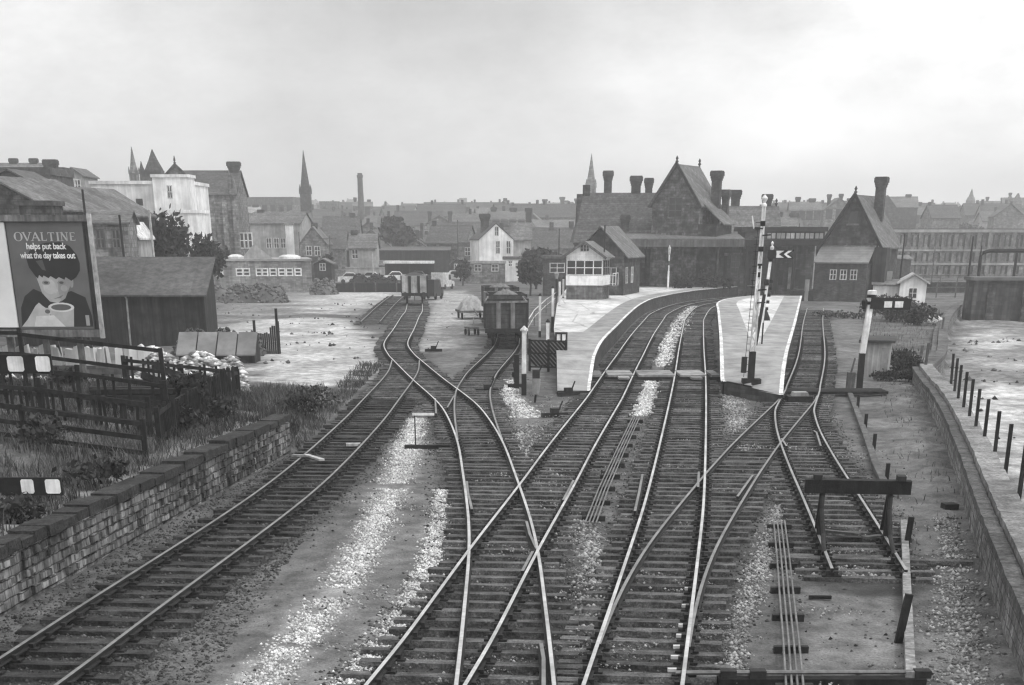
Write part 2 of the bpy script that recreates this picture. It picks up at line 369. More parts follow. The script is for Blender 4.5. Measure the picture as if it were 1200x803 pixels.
# ---------------------------------------------------------------- scattered stones
OCT = np.array([(1, 0, 0), (-1, 0, 0), (0, 1, 0), (0, -1, 0), (0, 0, 1), (0, 0, -1)], float)
OF = np.array([(0, 2, 4), (2, 1, 4), (1, 3, 4), (3, 0, 4), (2, 0, 5), (1, 2, 5), (3, 1, 5), (0, 3, 5)])
def stones(name, xy, size, m, lift=.0, **kw):
    n = len(xy); xy = np.asarray(xy)
    z = zf(xy[:, 0], xy[:, 1])+lift
    s = size*(.45+rng.random(n)**2.4*1.5)
    V = OCT[None]*(.7+.6*rng.random((n, 6, 1)))*s[:, None, None]*np.array([1, 1, .75])
    V += s[:, None, None]*.35*(rng.random((n, 6, 3))-.5)
    a = rng.random(n)*6.28; c, sn = np.cos(a)[:, None], np.sin(a)[:, None]
    x = V[..., 0]*c-V[..., 1]*sn; y = V[..., 0]*sn+V[..., 1]*c
    V = np.stack([x+xy[:, :1], y+xy[:, 1:2], V[..., 2]+z[:, None]+s[:, None]*.2], -1).reshape(-1, 3)
    Fa = (OF[None]+(np.arange(n)*6)[:, None, None]).reshape(-1, 3)
    return np_mesh(name, V, Fa, m, kind='stuff', **kw)
def band(pairs, dens, edge=.5, z=-.08):
    """random points in a ribbon between pairs of (left px, right px, y px), thinning at ragged edges"""
    L = np.array([G(a, y, z).xy for a, b, y in pairs]); Rr = np.array([G(b, y, z).xy for a, b, y in pairs])
    pts = []
    for k in range(len(pairs)-1):
        ar = .5*(np.linalg.norm(Rr[k]-L[k])+np.linalg.norm(Rr[k+1]-L[k+1]))*np.linalg.norm((L[k+1]+Rr[k+1]-L[k]-Rr[k])/2)
        n = int(ar*dens); t = rng.random(n); u = np.clip(.5+rng.normal(0, .20, n), -.15, 1.15)
        a = L[k]+(L[k+1]-L[k])*t[:, None]; b = Rr[k]+(Rr[k+1]-Rr[k])*t[:, None]
        p = a+(b-a)*u[:, None]
        keep = (hash_noise(p[:, 0], p[:, 1], 2.2)+hash_noise(p[:, 0]+9, p[:, 1]*1.3, 6.)*.5 > -.62+rng.random(n)*.5-.25)
        pts.append(p[keep])
    return np.concatenate(pts)
def gaps(p, ys_, w):
    k = np.ones(len(p), bool)
    for y_ in ys_: k &= np.abs(p[:, 1]-G(450, y_, 0).y+.15*hash_noise(p[:, 0], p[:, 1], 3.)) > w
    return p[k]
stones('loose_ballast', gaps(band([(478, 500, 490), (462, 500, 515), (445, 488, 555), (428, 476, 590), (400, 455, 640), (368, 430, 690), (325, 392, 740), (250, 335, 815), (180, 280, 880)], 600), (567, 690), .45), .021, stone_pale, label='bright strip of pale loose ballast beside the left siding', cat='ballast')
stones('loose_ballast', band([(508, 528, 575), (500, 530, 610), (484, 522, 660), (456, 508, 705), (432, 488, 740), (375, 440, 810), (318, 395, 880)], 720), .021, stone_pale, label='pale loose ballast spilling onto the sleeper ends of the diamond crossing', cat='ballast')
stones('loose_ballast', band([(583, 604, 446), (584, 607, 462), (594, 626, 478), (600, 640, 490)], 260), .036, stone_pale, label='two small heaps of pale ballast at the foot of the white signal post', cat='ballast')
stones('loose_ballast', band([(750, 772, 446), (742, 770, 465), (735, 765, 488)], 330), .036, stone_pale, label='pale ballast patch between the main lines just before the foot crossing', cat='ballast')
stones('loose_ballast', band([(803, 818, 360), (790, 810, 378), (775, 797, 405), (764, 790, 430)], 110), .07, stone_pale, label='long pale ballast strip between the main lines beside the platforms', cat='ballast')
stones('loose_ballast', band([(838, 862, 455), (842, 876, 475), (850, 885, 500), (860, 890, 530)], 190), .036, stone_mid, label='pale ballast patch in front of the island platform end', cat='ballast')
stones('loose_ballast', band([(905, 925, 590), (880, 915, 640), (860, 905, 690), (845, 885, 740), (838, 880, 785)], 330), .026, stone_mid, label='grey ballast beside the long run of point rods', cat='ballast')
stones('loose_ballast', band([(935, 1055, 655), (930, 1060, 680)], 130), .04, stone_mid, label='grey ballast scattered behind the buffer stop', cat='ballast')
stones('loose_ballast', band([(1085, 1125, 610), (1090, 1145, 655), (1080, 1160, 700), (1080, 1175, 760), (1085, 1190, 830)], 170), .030, stone_mid, label='loose rubble at the foot of the right boundary wall', cat='rubble')
stones('loose_ballast', band([(630, 668, 545), (640, 690, 590), (670, 715, 640), (665, 720, 690), (670, 700, 740)], 150), .034, stone_mid, label='grey ballast between the diamond crossing and the down line', cat='ballast')
stones('loose_ballast', band([(600, 650, 500), (560, 640, 520), (590, 640, 545)], 60), .04, stone_mid, label='thin grey ballast beside the switch of the wagon siding', cat='ballast')
# ordinary dark ballast over all the track beds
n = 95000
p = np.stack([rng.random(n)*17-6.5, 19+rng.random(n)**1.5*60], 1); p[:, 0] += (p[:, 1]-30)*.06
p = p[(p[:, 0] < xr(p[:, 1])-1.2) & (p[:, 0] > xw(p[:, 1])+.4)]
tr_d = np.full(len(p), 9.)
for k_ in CL: tr_d = np.minimum(tr_d, np.abs(p[:, 0]-np.interp(p[:, 1], CL[k_][:, 1], CL[k_][:, 0], 99, 99)))
p = p[(tr_d < 1.35+.5*rng.random(len(p))) | (rng.random(len(p)) < .06)]
stones('track_ballast', p, .024, stone_dark, label='dark dirty ballast lying between the sleepers of all tracks', cat='ballast')
n = 22000
p = np.stack([-9.5+rng.random(n)*4.8, 19+rng.random(n)**1.3*36], 1); p = p[p[:, 0] > xw(p[:, 1])+.1]
stones('track_ballast', p, .026, stone_dark, label='dark ballast along the foot of the left retaining wall', cat='ballast')
n = 90000                                                # cleaner stone strewn over the sleepers in drifts
p = np.stack([rng.random(n)*17-6.5, 19+rng.random(n)**1.4*50], 1); p[:, 0] += (p[:, 1]-30)*.06
p = p[(p[:, 0] < xr(p[:, 1])-1.2) & (p[:, 0] > -3.2+(p[:, 1]-30)*.03) & (hash_noise(p[:, 0], p[:, 1], .55)+.7*hash_noise(p[:, 0]+3, p[:, 1]+8, 1.9) > .22+.5*rng.random(len(p)))]
stones('strewn_ballast', p, .018, stone_mid, .07, label='grey stones strewn in drifts over the sleepers of the middle lines', cat='ballast')
rng2 = np.random.default_rng(3)
a = np.stack([13+rng2.random(700)*30, 36+rng2.random(700)*90], 1); a = a[(a[:, 0] > xr(a[:, 1])+1.2) & (hash_noise(a[:, 0], a[:, 1], .35) > .15)]
a = np.concatenate([a, a+rng2.normal(0, .5, a.shape), a+rng2.normal(0, .8, a.shape)])
stones('mud_clods', a, .11, stone_dark, .0, label='dark clods and debris lying on the pale mud at the right', cat='debris')

a = np.stack([-34+rng.random(2600)*31, 82+rng.random(2600)*95], 1); a = a[(hash_noise(a[:, 0], a[:, 1], .22)+.6*hash_noise(a[:, 0]+2, a[:, 1], .9) > .42+.3*rng.random(len(a)))]
a = a[np.min(np.stack([np.abs(a[:, 0]-np.interp(a[:, 1], CL[k][:, 1], CL[k][:, 0])) for k in 'BE']), 0) > 1.8]
stones('yard_litter', a, .09, stone_dark, .02, label='dark cinders and litter strewn over the pale yard', cat='debris')
PROF = [(-.066, .06), (.066, .06), (.066, .075), (.016, .085), (.016, .125), (.031, .132), (.032, .166), (.025, .172), (-.025, .172), (-.032, .166), (-.031, .132), (-.016, .125), (-.016, .085), (-.066, .075)]
def rail_mesh(P, dz=0., top=None):
    t, nr = normals(P); k = len(PROF); mb = MB(); vs = []
    for p, n_ in zip(P, nr):
        vs += [(p[0]+u*n_[0], p[1]+u*n_[1], z+dz) for u, z in PROF]
    fs = []; ms = []
    for i in range(len(P)-1):
        for j in range(k):
            fs.append((i*k+j, i*k+(j+1) % k, (i+1)*k+(j+1) % k, (i+1)*k+j)); ms.append(1 if j in (7, 6, 8) else 0)
    fs += [tuple(range(k)), tuple((len(P)-1)*k+j for j in range(k))]; ms += [0, 0]
    mb.v = vs; mb.f = fs; mb.m = ms
    return mb
def chair_mb(mb, c, t, n_, z=.02):
    M = Matrix(((n_[0], t[0], 0, c[0]), (n_[1], t[1], 0, c[1]), (0, 0, 1, z), (0, 0, 0, 1)))
    mb.box(-.19, .19, -.075, .075, .0, .035, M=M)
    mb.prism([(-.13, .035), (-.045, .035), (-.045, .10), (-.075, .11)], 'y', -.05, .05) if False else None
    mb.box(.040, .12, -.05, .05, .035, .105, M=M); mb.box(-.12, -.040, -.05, .05, .035, .115, M=M)
TRACKS = {}
def track(key, label, others=(), skip=(), dz=0., spacing=.762, top=None, nsl=60, cut=None, ylim=None, mess=.0, nchair=46, wood=None):
    P = CL[key]; t, nr = normals(P)
    if cut: keep = np.array([not cut(p) for p in P])
    th = thing('railway_track', (0, 0, 0), label, 'railway track', 'tracks and sidings running to the station'); TRACKS[key] = th
    Pr = P[::4] if len(P) % 4 == 1 else np.vstack([P[::4], P[-1:]])
    tr_, nrr = normals(Pr)
    for s in (-1, 1):
        rail_mesh(Pr+nrr*.7175*s*1.0+nrr*.0, dz).build('rail', [iron_rust, top or rail_top], th, fix=True)
    # sleepers
    s = np.arange(0, len(P)*.25-.25, spacing); sl = []
    for q in s:
        i = q/.25; i0 = int(i); c = P[i0]+(P[min(i0+1, len(P)-1)]-P[i0])*(i-i0); tt, nn = t[i0], nr[i0]
        lo, hi = -1.3, 1.3
        for o in skip:
            if np.min(np.linalg.norm(CL[o]-c, axis=1)) < 2.45: break
        else:
            for o, other in others:
                dlt = CL[o]-c; al = np.abs(dlt@tt); j = np.argmin(al)
                if al[j] < .3:
                    off = float(dlt[j]@nn)
                    if abs(off) < 2.5:
                        if other is not None and np.min(np.linalg.norm(CL[other]-CL[o][j], axis=1)) < abs(off)-.05: continue
                        lo = min(lo, off-1.2); hi = max(hi, off+1.2)
            sl.append((c, tt, nn, lo, hi))
    far = MB(); farch = MB(); cnt = 0
    for c, tt, nn, lo, hi in sl:
        a = random.gauss(0, .016); ca, sa = math.cos(a), math.sin(a)
        n2 = (nn[0]*ca-nn[1]*sa, nn[0]*sa+nn[1]*ca); t2 = (tt[0]*ca-tt[1]*sa, tt[0]*sa+tt[1]*ca)
        zt = dz+random.uniform(-.014, .008)-(.03*random.random() if random.random() < .15 else 0)-mess*random.random()
        e0 = lo+random.uniform(-.12, .10); e1 = hi+random.uniform(-.10, .12); w = .126+random.uniform(-.02, .02)
        mb = far if cnt >= nsl else MB()
        k = lambda: random.uniform(-.007, .007)
        vs = []
        for z in (-.16, .02+zt):
            for x, y in ((e0, -w), (e1, -w), (e1, w), (e0, w)):
                xx, yy = x+k(), y+k(); vs.append((c[0]+n2[0]*xx+t2[0]*yy, c[1]+n2[1]*xx+t2[1]*yy, z+(k() if z > -.1 else 0)))
        mb.add(vs, [(3, 2, 1, 0), (4, 5, 6, 7), (0, 1, 5, 4), (1, 2, 6, 5), (2, 3, 7, 6), (3, 0, 4, 7)])
        o = None
        if mb is not far: o = mb.build('sleeper', wood or wood_sleeper, th, fix=False)
        for sgn in (-1, 1):
            cc = (c[0]+nn[0]*.7175*sgn, c[1]+nn[1]*.7175*sgn)
            if cnt < nchair:
                ch = MB(); chair_mb(ch, cc, tt, nn, .018+dz); ch.build('rail_chair', iron_rust, o, fix=False)
            elif c[1] < 110: chair_mb(farch, cc, tt, nn, .018+dz)
        cnt += 1
    if far.v: tag(far.build('sleeper', wood or wood_sleeper, th, fix=False), kind='stuff')
    if farch.v: tag(farch.build('rail_chair', iron_rust, th, fix=False), kind='stuff')
    return th
track('A', 'main line from bottom centre crossing the diamond and running beside the left platform', [('B', None)], nsl=62)
track('C', 'straight main line in the middle leading past the left side of the island platform', [('D', 'T')], dz=-.003, nsl=62)
track('B', 'line through the diamond crossing that swings left to the lone far wagon in the yard', [('E', None), ('S', None)], ('A',), dz=-.008, nsl=50)
track('S', 'leftmost siding beside the stone retaining wall', (), ('B',), dz=-.012, top=rail_dull, nsl=60, mess=.02, wood=dark_sleeper)
track('T', 'right bay line from the island platform down to the buffer stop', [('D', 'C')], (), dz=-.006, nsl=60, top=mat('half_worn_rail_head', .30, .2, 5., .5, .05, metal=.7))
track('D', 'crossover line linking the middle main line with the right bay line', (), ('C', 'T'), dz=-.010, top=rail_dull)
track('E', 'short siding curving up to the near open wagon', (), ('B',), dz=-.015, top=rail_dull, nsl=30, nchair=0, mess=.05)
track('F', 'half buried siding at the far left of the yard', (), (), dz=-.015, top=rail_dull, nsl=30, nchair=0, mess=.06)
def short_rail(key, pts, name='check_rail', z=.17):       # short extra rails inside a track
    P = np.array([tuple(G(x, y, z).xy) for x, y in pts])
    q = [P[0]]
    for a, b in zip(P[:-1], P[1:]): q += [a+(b-a)*k/4 for k in range(1, 5)]
    rail_mesh(np.array(q), -.017).build(name, [iron_rust, rail_dull], TRACKS[key], fix=True)
short_rail('B', [(637, 812), (637, 770), (634, 752)])
short_rail('B', [(629, 642), (621, 625), (617, 610)])
short_rail('A', [(612, 668), (624, 645)])
short_rail('C', [(744, 598), (749, 576), (753, 555)])
short_rail('D', [(864, 581), (882, 556)])
short_rail('T', [(962, 522), (957, 506), (954, 504)])
short_rail('T', [(922, 522), (916, 513)])
short_rail('B', [(553, 596), (548, 575), (547, 563)])
short_rail('B', [(510, 466), (511, 484)]); short_rail('E', [(524, 477), (532, 463)])
short_rail('C', [(818, 570), (819, 552)]); short_rail('A', [(660, 585), (672, 562)])
for k_, (x_, y_) in enumerate(((807.8, 689), (804.5, 709), (801, 732), (798.4, 744), (795, 757), (792.3, 769), (788.7, 784))):
    q = G(x_-1, y_, .06); MB().box(q.x-.07, q.x+.07, q.y-.045, q.y+.045, .02, .07).build('slide_chair', mat('bright_slide_chair', .5, .2, 6., .5, .1), TRACKS['D'])
# ================================================================ VEGETATION
def leaf_cloud(lobes, n, size, shell=.55, flat=.0):
    vol = np.array([l[3]*l[4]*l[5] for l in lobes])**.75; vol /= vol.sum()
    k = rng.choice(len(lobes), n, p=vol); L = np.array(lobes, float)[k]
    d = rng.normal(size=(n, 3)); d /= np.linalg.norm(d, axis=1)[:, None]
    r = (shell+(1-shell)*rng.random(n))*(1+.16*rng.normal(size=n)); r = np.where(rng.random(n) < .3, rng.random(n), r)
    c = L[:, :3]+d*r[:, None]*L[:, 3:6]
    c += .10*L[:, 3:6]*np.stack([np.sin(c[:, 1]*5/L[:, 4]+c[:, 2]), np.sin(c[:, 0]*5/L[:, 3]), np.sin(c[:, 0]*4+c[:, 1]*3)], 1)
    u = rng.normal(size=(n, 3)); u /= np.linalg.norm(u, axis=1)[:, None]
    w = np.cross(u, rng.normal(size=(n, 3))); w /= np.linalg.norm(w, axis=1)[:, None]
    s = size*(.55+.9*rng.random(n))[:, None]
    V = np.stack([c-u*s-w*s*.45, c+u*s*.2-w*s*.6, c+u*s+w*s*.2, c-u*s*.1+w*s*.6], 1).reshape(-1, 3)
    Fa = np.arange(n*4).reshape(n, 4)
    return V, Fa
def tree(name, label, cat, loc, lobes, n, size, trunk, m=foliage, group=None):
    """trunk = (height, radius); limbs run to every lobe"""
    th = thing(name, loc, label, cat, group, random.random()*.3)
    V, Fa = leaf_cloud(lobes, n, size); np_mesh('crown', V, Fa, m, th)
    h, r = trunk; mb = MB(); mb.tube([(0, 0, -.4), (.05*h, 0, h*.5), (0, .04*h, h)], r, 7, r2=r*.55)
    for l in lobes[:7]: mb.tube([(0, .02*h, h*.75), (l[0]*.5, l[1]*.5, (h+l[2])*.5), (l[0]*.9, l[1]*.9, l[2])], r*.45, 5, r2=r*.12)
    mb.build('trunk', bark, th, smooth=True); return th
def gz(x, y): return float(zf(x, y))
def bush(label, x, y, w, h, n=500, size=.12, m=foliage, d=None, z=None, name='bush', group=None):
    d = d or w*.7; z = gz(x, y) if z is None else z; lob = []
    for k in range(5):
        a = random.random()*6.28; q = .28
        lob.append((math.cos(a)*w*q, math.sin(a)*d*q, h*random.uniform(.35, .62), w*.30, d*.30, h*.38))
    th = thing(name, (x, y, z), label, 'bush', group)
    V, Fa = leaf_cloud(lob, n, size); np_mesh('crown', V, Fa, m, th)
    mb = MB()
    for l in lob: mb.tube([(0, 0, -.1), (l[0]*.6, l[1]*.6, l[2])], .03, 5, r2=.01)
    mb.build('trunk', bark, th); return th
# rough grass on the bank and along the yard edge
def grass(name, pts, h, m, label, **kw):
    n = len(pts); z = zf(pts[:, 0], pts[:, 1]); a = rng.random(n)*6.28; hh = h*(.4+rng.random(n)); w = .007+.009*rng.random(n)
    lean = rng.normal(0, .38, (n, 2))*hh[:, None]
    b = np.stack([pts[:, 0], pts[:, 1], z-.03], 1); dx = np.stack([np.cos(a)*w, np.sin(a)*w, 0*a], 1)
    tip = b+np.stack([lean[:, 0], lean[:, 1], hh], 1); mid = b+np.stack([lean[:, 0]*.35, lean[:, 1]*.35, hh*.6], 1)
    V = np.stack([b-dx, b+dx, mid+dx*.8, tip, mid-dx*.8], 1).reshape(-1, 3)
    Fa = np.concatenate([np.stack([np.arange(n)*5+i for i in q], 1) for q in ((0, 1, 2), (0, 2, 4), (4, 2, 3))])
    return np_mesh(name, V, Fa, m, label=label, cat='grass', kind='stuff', **kw)
n = 150000
p = np.stack([-22+rng.random(n)*15.5, 22+rng.random(n)*52], 1)
dd = xw(np.minimum(p[:, 1], 54))-p[:, 0]
cl = hash_noise(p[:, 0], p[:, 1], 1.3)+.5*hash_noise(p[:, 0]+5, p[:, 1], 4.)
p = p[(dd > .42+.4*rng.random(n)) & (cl+.55 > rng.random(n)*.9) & ~((p[:, 1] > 62) & (p[:, 0] > -8.3))]
grass('rough_grass', p, .30, grass_m, 'tall rough grass covering the bank above the stone wall')
n = 14000
p = np.stack([-7.6+rng.random(n)*2.2, 52+rng.random(n)*36], 1); p[:, 0] -= np.clip((p[:, 1]-60)*.02, 0, .4)
p = p[(p[:, 0] < -6.75) & (hash_noise(p[:, 0], p[:, 1], 1.)+.4 > rng.random(n))]
grass('rough_grass', p, .26, grass_m, 'strip of rough grass between the siding and the yard')
n = 9000
p = np.stack([8+rng.random(n)*14, 24+rng.random(n)*60], 1)
p = p[(np.abs(p[:, 0]-xr(p[:, 1])+.9) < .8) & (hash_noise(p[:, 0], p[:, 1], 1.9) > .1)]
grass('sparse_weeds', p, .16, grass_m, 'sparse low weeds along the foot of the right boundary wall')
n = 12000
p = np.stack([14+rng.random(n)*24, 72+rng.random(n)*70], 1)
p = p[(p[:, 0] > 9.4+(p[:, 1]-50)*.182+3.) & (p[:, 0] < xr(p[:, 1])-.4) & (hash_noise(p[:, 0], p[:, 1], .8) > -.25)]
grass('sparse_weeds', p, .22, grass_m, 'low weeds between the bay line and the boundary wall')
for px, py, w, h, lab in ((60, 530, 1.6, .9, 'broad weedy bush in front of the low rail fence'), (110, 560, 1.5, .7, 'weedy clump on the bank above the middle of the wall'), (215, 500, 1.6, .9, 'weedy clump at the foot of the dark fence'), (250, 488, 1.3, .8, 'small weedy bush near the end of the dark fence'),
                     (375, 468, 2.2, .9, 'grassy mound bush beyond the end of the stone wall'), (350, 480, 1.6, .8, 'weedy bush beside the end of the stone wall'), (22, 600, 1.3, .6, 'weedy clump below the lower banded signal arm')):
    q = G(px, py, 1.1 if px < 300 else .3); bush(lab, q.x, q.y, w, h, 420, .07, foliage_mid)

# ================================================================ LEFT FOREGROUND
# stone retaining wall
th = thing('retaining_wall', (WL[0][0], WL[0][1], 0), 'rough stone retaining wall with dark coping along the leftmost siding', 'wall', rz=math.atan2(WL[1][1]-WL[0][1], WL[1][0]-WL[0][0]))
Lw = math.dist(*WL)
wall_stone = mat('rubble_wall_stone', .145, .6, 2.6, .95, .9, brick=(.43, .17, .35), streak=.6, big=.6)
mb = MB(); n = 60
mb.box(0, Lw, .0, .55, -.4, .86); mb.build('wall', wall_stone, th)
mb = MB(); x = 0
while x < Lw:
    l = min(random.uniform(.6, 1.1), Lw-x)
    mb.box(x+.008, x+l-.008, -.05+random.uniform(-.05, .03), .5, .863, 1.04+random.uniform(-.04, .05)); x += l
mb.build('coping', mat('dark_coping_stone', .034, .5, 3., .95, .9, fine=16.), th)
# protruding stones to break the face
mb = MB()
for k in range(620):
    x = random.uniform(0, Lw-.4); z = random.randint(0, 4)*.17+.02
    mb.box(x, x+random.uniform(.12, .38), -.015-random.random()*.06, .05, z, z+random.uniform(.09, .15))
tag(mb.build('face_stone', wall_stone, th), kind='stuff')

# fences on the bank
def rail_fence(label, a, b, h, rails, post_gap, m, pickets=None, group=None, name='fence', broken=0.):
    a, b = Vector(a), Vector(b); Ln = (b-a).length
    th = thing(name, (a.x, a.y, gz(a.x, a.y)), label, 'fence', group); o0 = th.location
    def P(t, z): q = a+(b-a)*t; return Vector((q.x, q.y, gz(q.x, q.y)+z))-o0
    k = max(1, int(Ln/post_gap))
    for i in range(k+1):
        t = i/k; l = random.uniform(-.04, .04)
        MB().bar(P(t, -.3), P(t, h*random.uniform(.98, 1.12))+Vector((l, l, 0)), .13, .11).build('post', m, th)
    for r in rails:
        mb = MB()
        for i in range(k): mb.bar(P(i/k, r*h+random.uniform(-.03, .03))+Vector((0, -.07, 0)), P((i+1)/k, r*h+random.uniform(-.03, .03))+Vector((0, -.07, 0)), .045, .11)
        mb.build('rail', m, th)
    if pickets:
        n = int(Ln/pickets); pk = 0
        for i in range(n):
            if random.random() < broken or pk > 98: continue
            t = (i+.5)/n; l = random.uniform(-.06, .06); pk += 1
            MB().bar(P(t, .05), P(t, h*random.uniform(.9, 1.05))+Vector((l, 0, 0)), .085, .025).build('picket', m, th)
    return th
rail_fence('low dark three rail fence nearest the wall below the hoarding', (-15.6, 42.5), (-9.3, 41.2), .95, (.25, .58, .95), 3.2, dark_wood)
rail_fence('dark picket fence behind the low three rail fence', (-18.5, 51.), (-10.2, 48.8), 1.15, (.3, .85), 2.6, dark_wood, .26, broken=.25)
rail_fence('thick row of dark palings in the middle of the bank', (-19.5, 47.2), (-10.1, 45.8), 1.0, (.3, .8), 2.4, dark_wood, .15, broken=.3)
rail_fence('tall dark two rail fence with stout posts in front of the hoarding', (-20.5, 55), (-11., 52.6), 1.75, (.62, .97), 4.6, dark_wood)
rail_fence('dense dark close boarded fence running away to the yard corner', (-9.4, 43.5), (-9.9, 60.), .98, (.25, .85), 2.2, dark_wood, .21, broken=.08)
rail_fence('tumbledown dark fence closing the allotment beside the pale heap', (-13.4, 57.5), (-9.9, 60.), 1.0, (.3, .9), 1.6, dark_wood, .19, broken=.15)
# brambles tangled in the fences
for k, (x, y, w, h, lab) in enumerate(((-10.9, 55.5, 2.0, .8, 'dark bramble tangled through the boarded fence near its middle'), (-10.2, 51., 1.8, 1.2, 'dark bramble at the near end of the boarded fence'), (-14.8, 56., 1.4, .5, 'dark bramble growing left of the pale heap'), (-17.2, 53.5, 2.8, 1., 'dark bramble under the hoarding behind the picket fence'))):
    bush(lab, x, y, w, h, 900, .08, mat('bramble', .022, .3, 1., .9, .0, island=.6))
# pale heap and pale blocks behind the fences
def heap(label, cx, cy, w, d, h, n, size, m, core, name='stone_heap', cat='heap', lump=.5):
    z0 = gz(cx, cy); th = thing(name, (cx, cy, z0), label, cat)
    u = rng.random(n)*2-1; v = rng.random(n)*2-1
    zz = h*(1-np.abs(u)**8)*(1-np.abs(v)**2.2)*(.86+.14*np.sin(u*9+v*4))
    mb = MB(); k = 16
    for i in range(k+1):
        for j in range(k+1):
            a, b = -1+2*i/k, -1+2*j/k; mb.v.append((a*w/2, b*d/2, h*(1-abs(a)**8)*(1-abs(b)**2.2)*(.86+.14*math.sin(a*9+b*4))*.96-.05))
    mb.f = [(i*(k+1)+j, (i+1)*(k+1)+j, (i+1)*(k+1)+j+1, i*(k+1)+j+1) for i in range(k) for j in range(k)]; mb.m = [0]*len(mb.f)
    mb.build('core', core, th, smooth=True)
    if lump == 0: keep_ = np.abs(u) < .92; u, v, zz = u[keep_], v[keep_], zz[keep_]; n = len(u)
    s = size*(.4+rng.random(n)*1.1); V = OCT[None]*s[:, None, None]*(.7+.6*rng.random((n, 6, 1)))*(np.array([1.7, 1., .7]) if lump == 0 else 1.)
    V = V+np.stack([u*w/2, v*d/2, zz], 1)[:, None]
    np_mesh('loose_stone', V.reshape(-1, 3), (OF[None]+(np.arange(n)*6)[:, None, None]).reshape(-1, 3), m, th, kind='stuff'); return th
heap('mottled whitish heap of rubble behind the tumbledown fence', -12.3, 63.8, 4.4, 1.6, float(D(250, 413, 63.8).z)-gz(-12.3, 63.8), 1500, .085, mat('whitewashed_rubble', .50, .3, 3., .9, .2, island=.75, big=.3), mat('heap_core', .22, .5, 5., .95, .5, fine=9.), lump=0)
for k, px in enumerate((12, 22, 30, 41, 52, 61, 68, 84, 93, 101, 110, 119, 127, 139, 150, 158, 167, 176, 185)):
    w = random.uniform(.25, .62)*(1 if random.random() > .25 else .5); q = D(px, 413+random.uniform(-1, 2), 68.); z = gz(q.x, q.y)
    o = MB(); o.prism([(-w/2, 0), (w/2, 0), (w*.42, .75+k%3*.03), (w*.1, .86-k%4*.05), (-w*.4, .8-k%2*.06)], 'y', -.2, .2)
    o = o.build('white_block', white_render); o.location = (q.x, q.y, q.z-.55); tag(o, 'roughly dressed whitewashed stone block in the row under the hoarding', 'stone block', 'row of whitewashed blocks'); o.rotation_euler = (0, random.uniform(-.08, .08), random.uniform(-.3, .3))
wl = MB(); wl.box(-20.6, -14.4, 67.6, 68.3, .1, D(100, 412, 68.).z-.5); wl = wl.build('garden_wall', mat('garden_wall_stone', .12, .4, 2., .95, .5, brick=(.5, .2, .7))); tag(wl, 'low dark garden wall carrying the row of white blocks', 'wall')
# banded semaphore arms reaching in from a post just outside the left edge
def semaphore_arm(mb, x0, x1, z, h, y=0.): mb.box(x0, x1, y-.02, y+.02, z-h/2, z+h/2)
q0 = D(-40, 570, 32.5); zb = gz(q0.x, q0.y); th = thing('signal_post', (q0.x, q0.y, zb), 'foreground signal at the left edge with two white banded black arms', 'signal')
MB().box(-.13, .13, -.13, .13, -.3, 6.6).build('post', dark_wood, th); MB().lathe([(.2, 6.6), (.2, 6.66), (.05, 7.0), (.06, 7.1), (.01, 7.2)], n=8).build('finial', black_paint, th)
for (xa, xb, py, bands) in ((-10, 61, 426.5, ((9, 28), (42, 59))), (-10, 73, 570, ((25, 40), (53.5, 71)))):
    a, b = D(xa-25, py, 32.3)-q0, D(xb, py, 32.3)-q0; z = a.z+q0.z-zb
    arm = MB().box(a.x, b.x, -.22, -.17, z-.17, z+.17).build('signal_arm', black_paint, th)
    for u, v in bands:
        u, v = D(u, py, 32.3).x-q0.x, D(v, py, 32.3).x-q0.x
        mb = MB(); r = .03
        mb.prism([(u+r, z-.135), (v-r, z-.135), (v, z-.135+r), (v, z+.135-r), (v-r, z+.135), (u+r, z+.135), (u, z+.135-r), (u, z-.135+r)], 'y', -.226, -.218); mb.build('white_band', white_paint, arm)
    MB().tube([(0, -.25, z-.2), (.35, -.25, z-.5), (.8, -.2, z-1.9)], .012, 5).build('wire', black_paint, arm)

# the hoarding
Yb = 66.; pl = D(0, 255, Yb); zg = gz(-17.8, Yb)
xL = D(-70, 330, Yb).x; xR = D(115, 330, Yb).x; zT = D(60, 254, Yb).z; zB = D(60, 393, Yb).z
th = thing('billboard', ((xL+xR)/2, Yb, zg), 'large framed poster hoarding with a malt drink advertisement of a child and cup', 'billboard'); ox, oz = (xL+xR)/2, zg
def bx(mb, x0, x1, y0, y1, z0, z1): return mb.box(x0-ox, x1-ox, y0, y1, z0-oz, z1-oz)
bx(MB(), xL, xR, .05, .12, zB, zT).build('backboard', mat('hoarding_board', .07, .3, 2.), th)
fr = MB(); bx(fr, xL, xR, -.10, .05, zT-.16, zT+.06); bx(fr, xL, xR, -.12, .05, zB-.06, zB+.20); fr.build('frame', mat('hoarding_frame', .14, .35, 3., streak=.3), th)
fr = MB(); bx(fr, xR-.13, xR+.02, -.14, .051, zB-.1, zT+.1); fr.build('frame_edge', pale_wood, th)
for px in (10, 52, 92):
    x = D(px, 400, Yb).x; MB().box(x-ox-.11, x-ox+.11, .12, .34, -.3, zT-oz-.2).build('post', old_wood, th)
    MB().bar((x-ox, .3, zT-oz-1.2), (x-ox, 2.6, .1), .12).build('brace', old_wood, th)
x0, x1, z0, z1 = D(16, 330, Yb).x, D(104, 330, Yb).x, D(60, 386, Yb).z+.02, D(60, 260, Yb).z
poster = bx(MB(), x0, x1, .0, .049, z0, z1).build('poster', mat('poster_paper', .14, .12, 1.2, .6, .05), th, label='grey poster of a child drinking from a cup')
bx(MB(), xL+.3, x0-.06, -.06, .049, z0+.05, z1-.02).build('blank_panel', mat('blank_paper', .72, .06, 1., .7, .05), th)
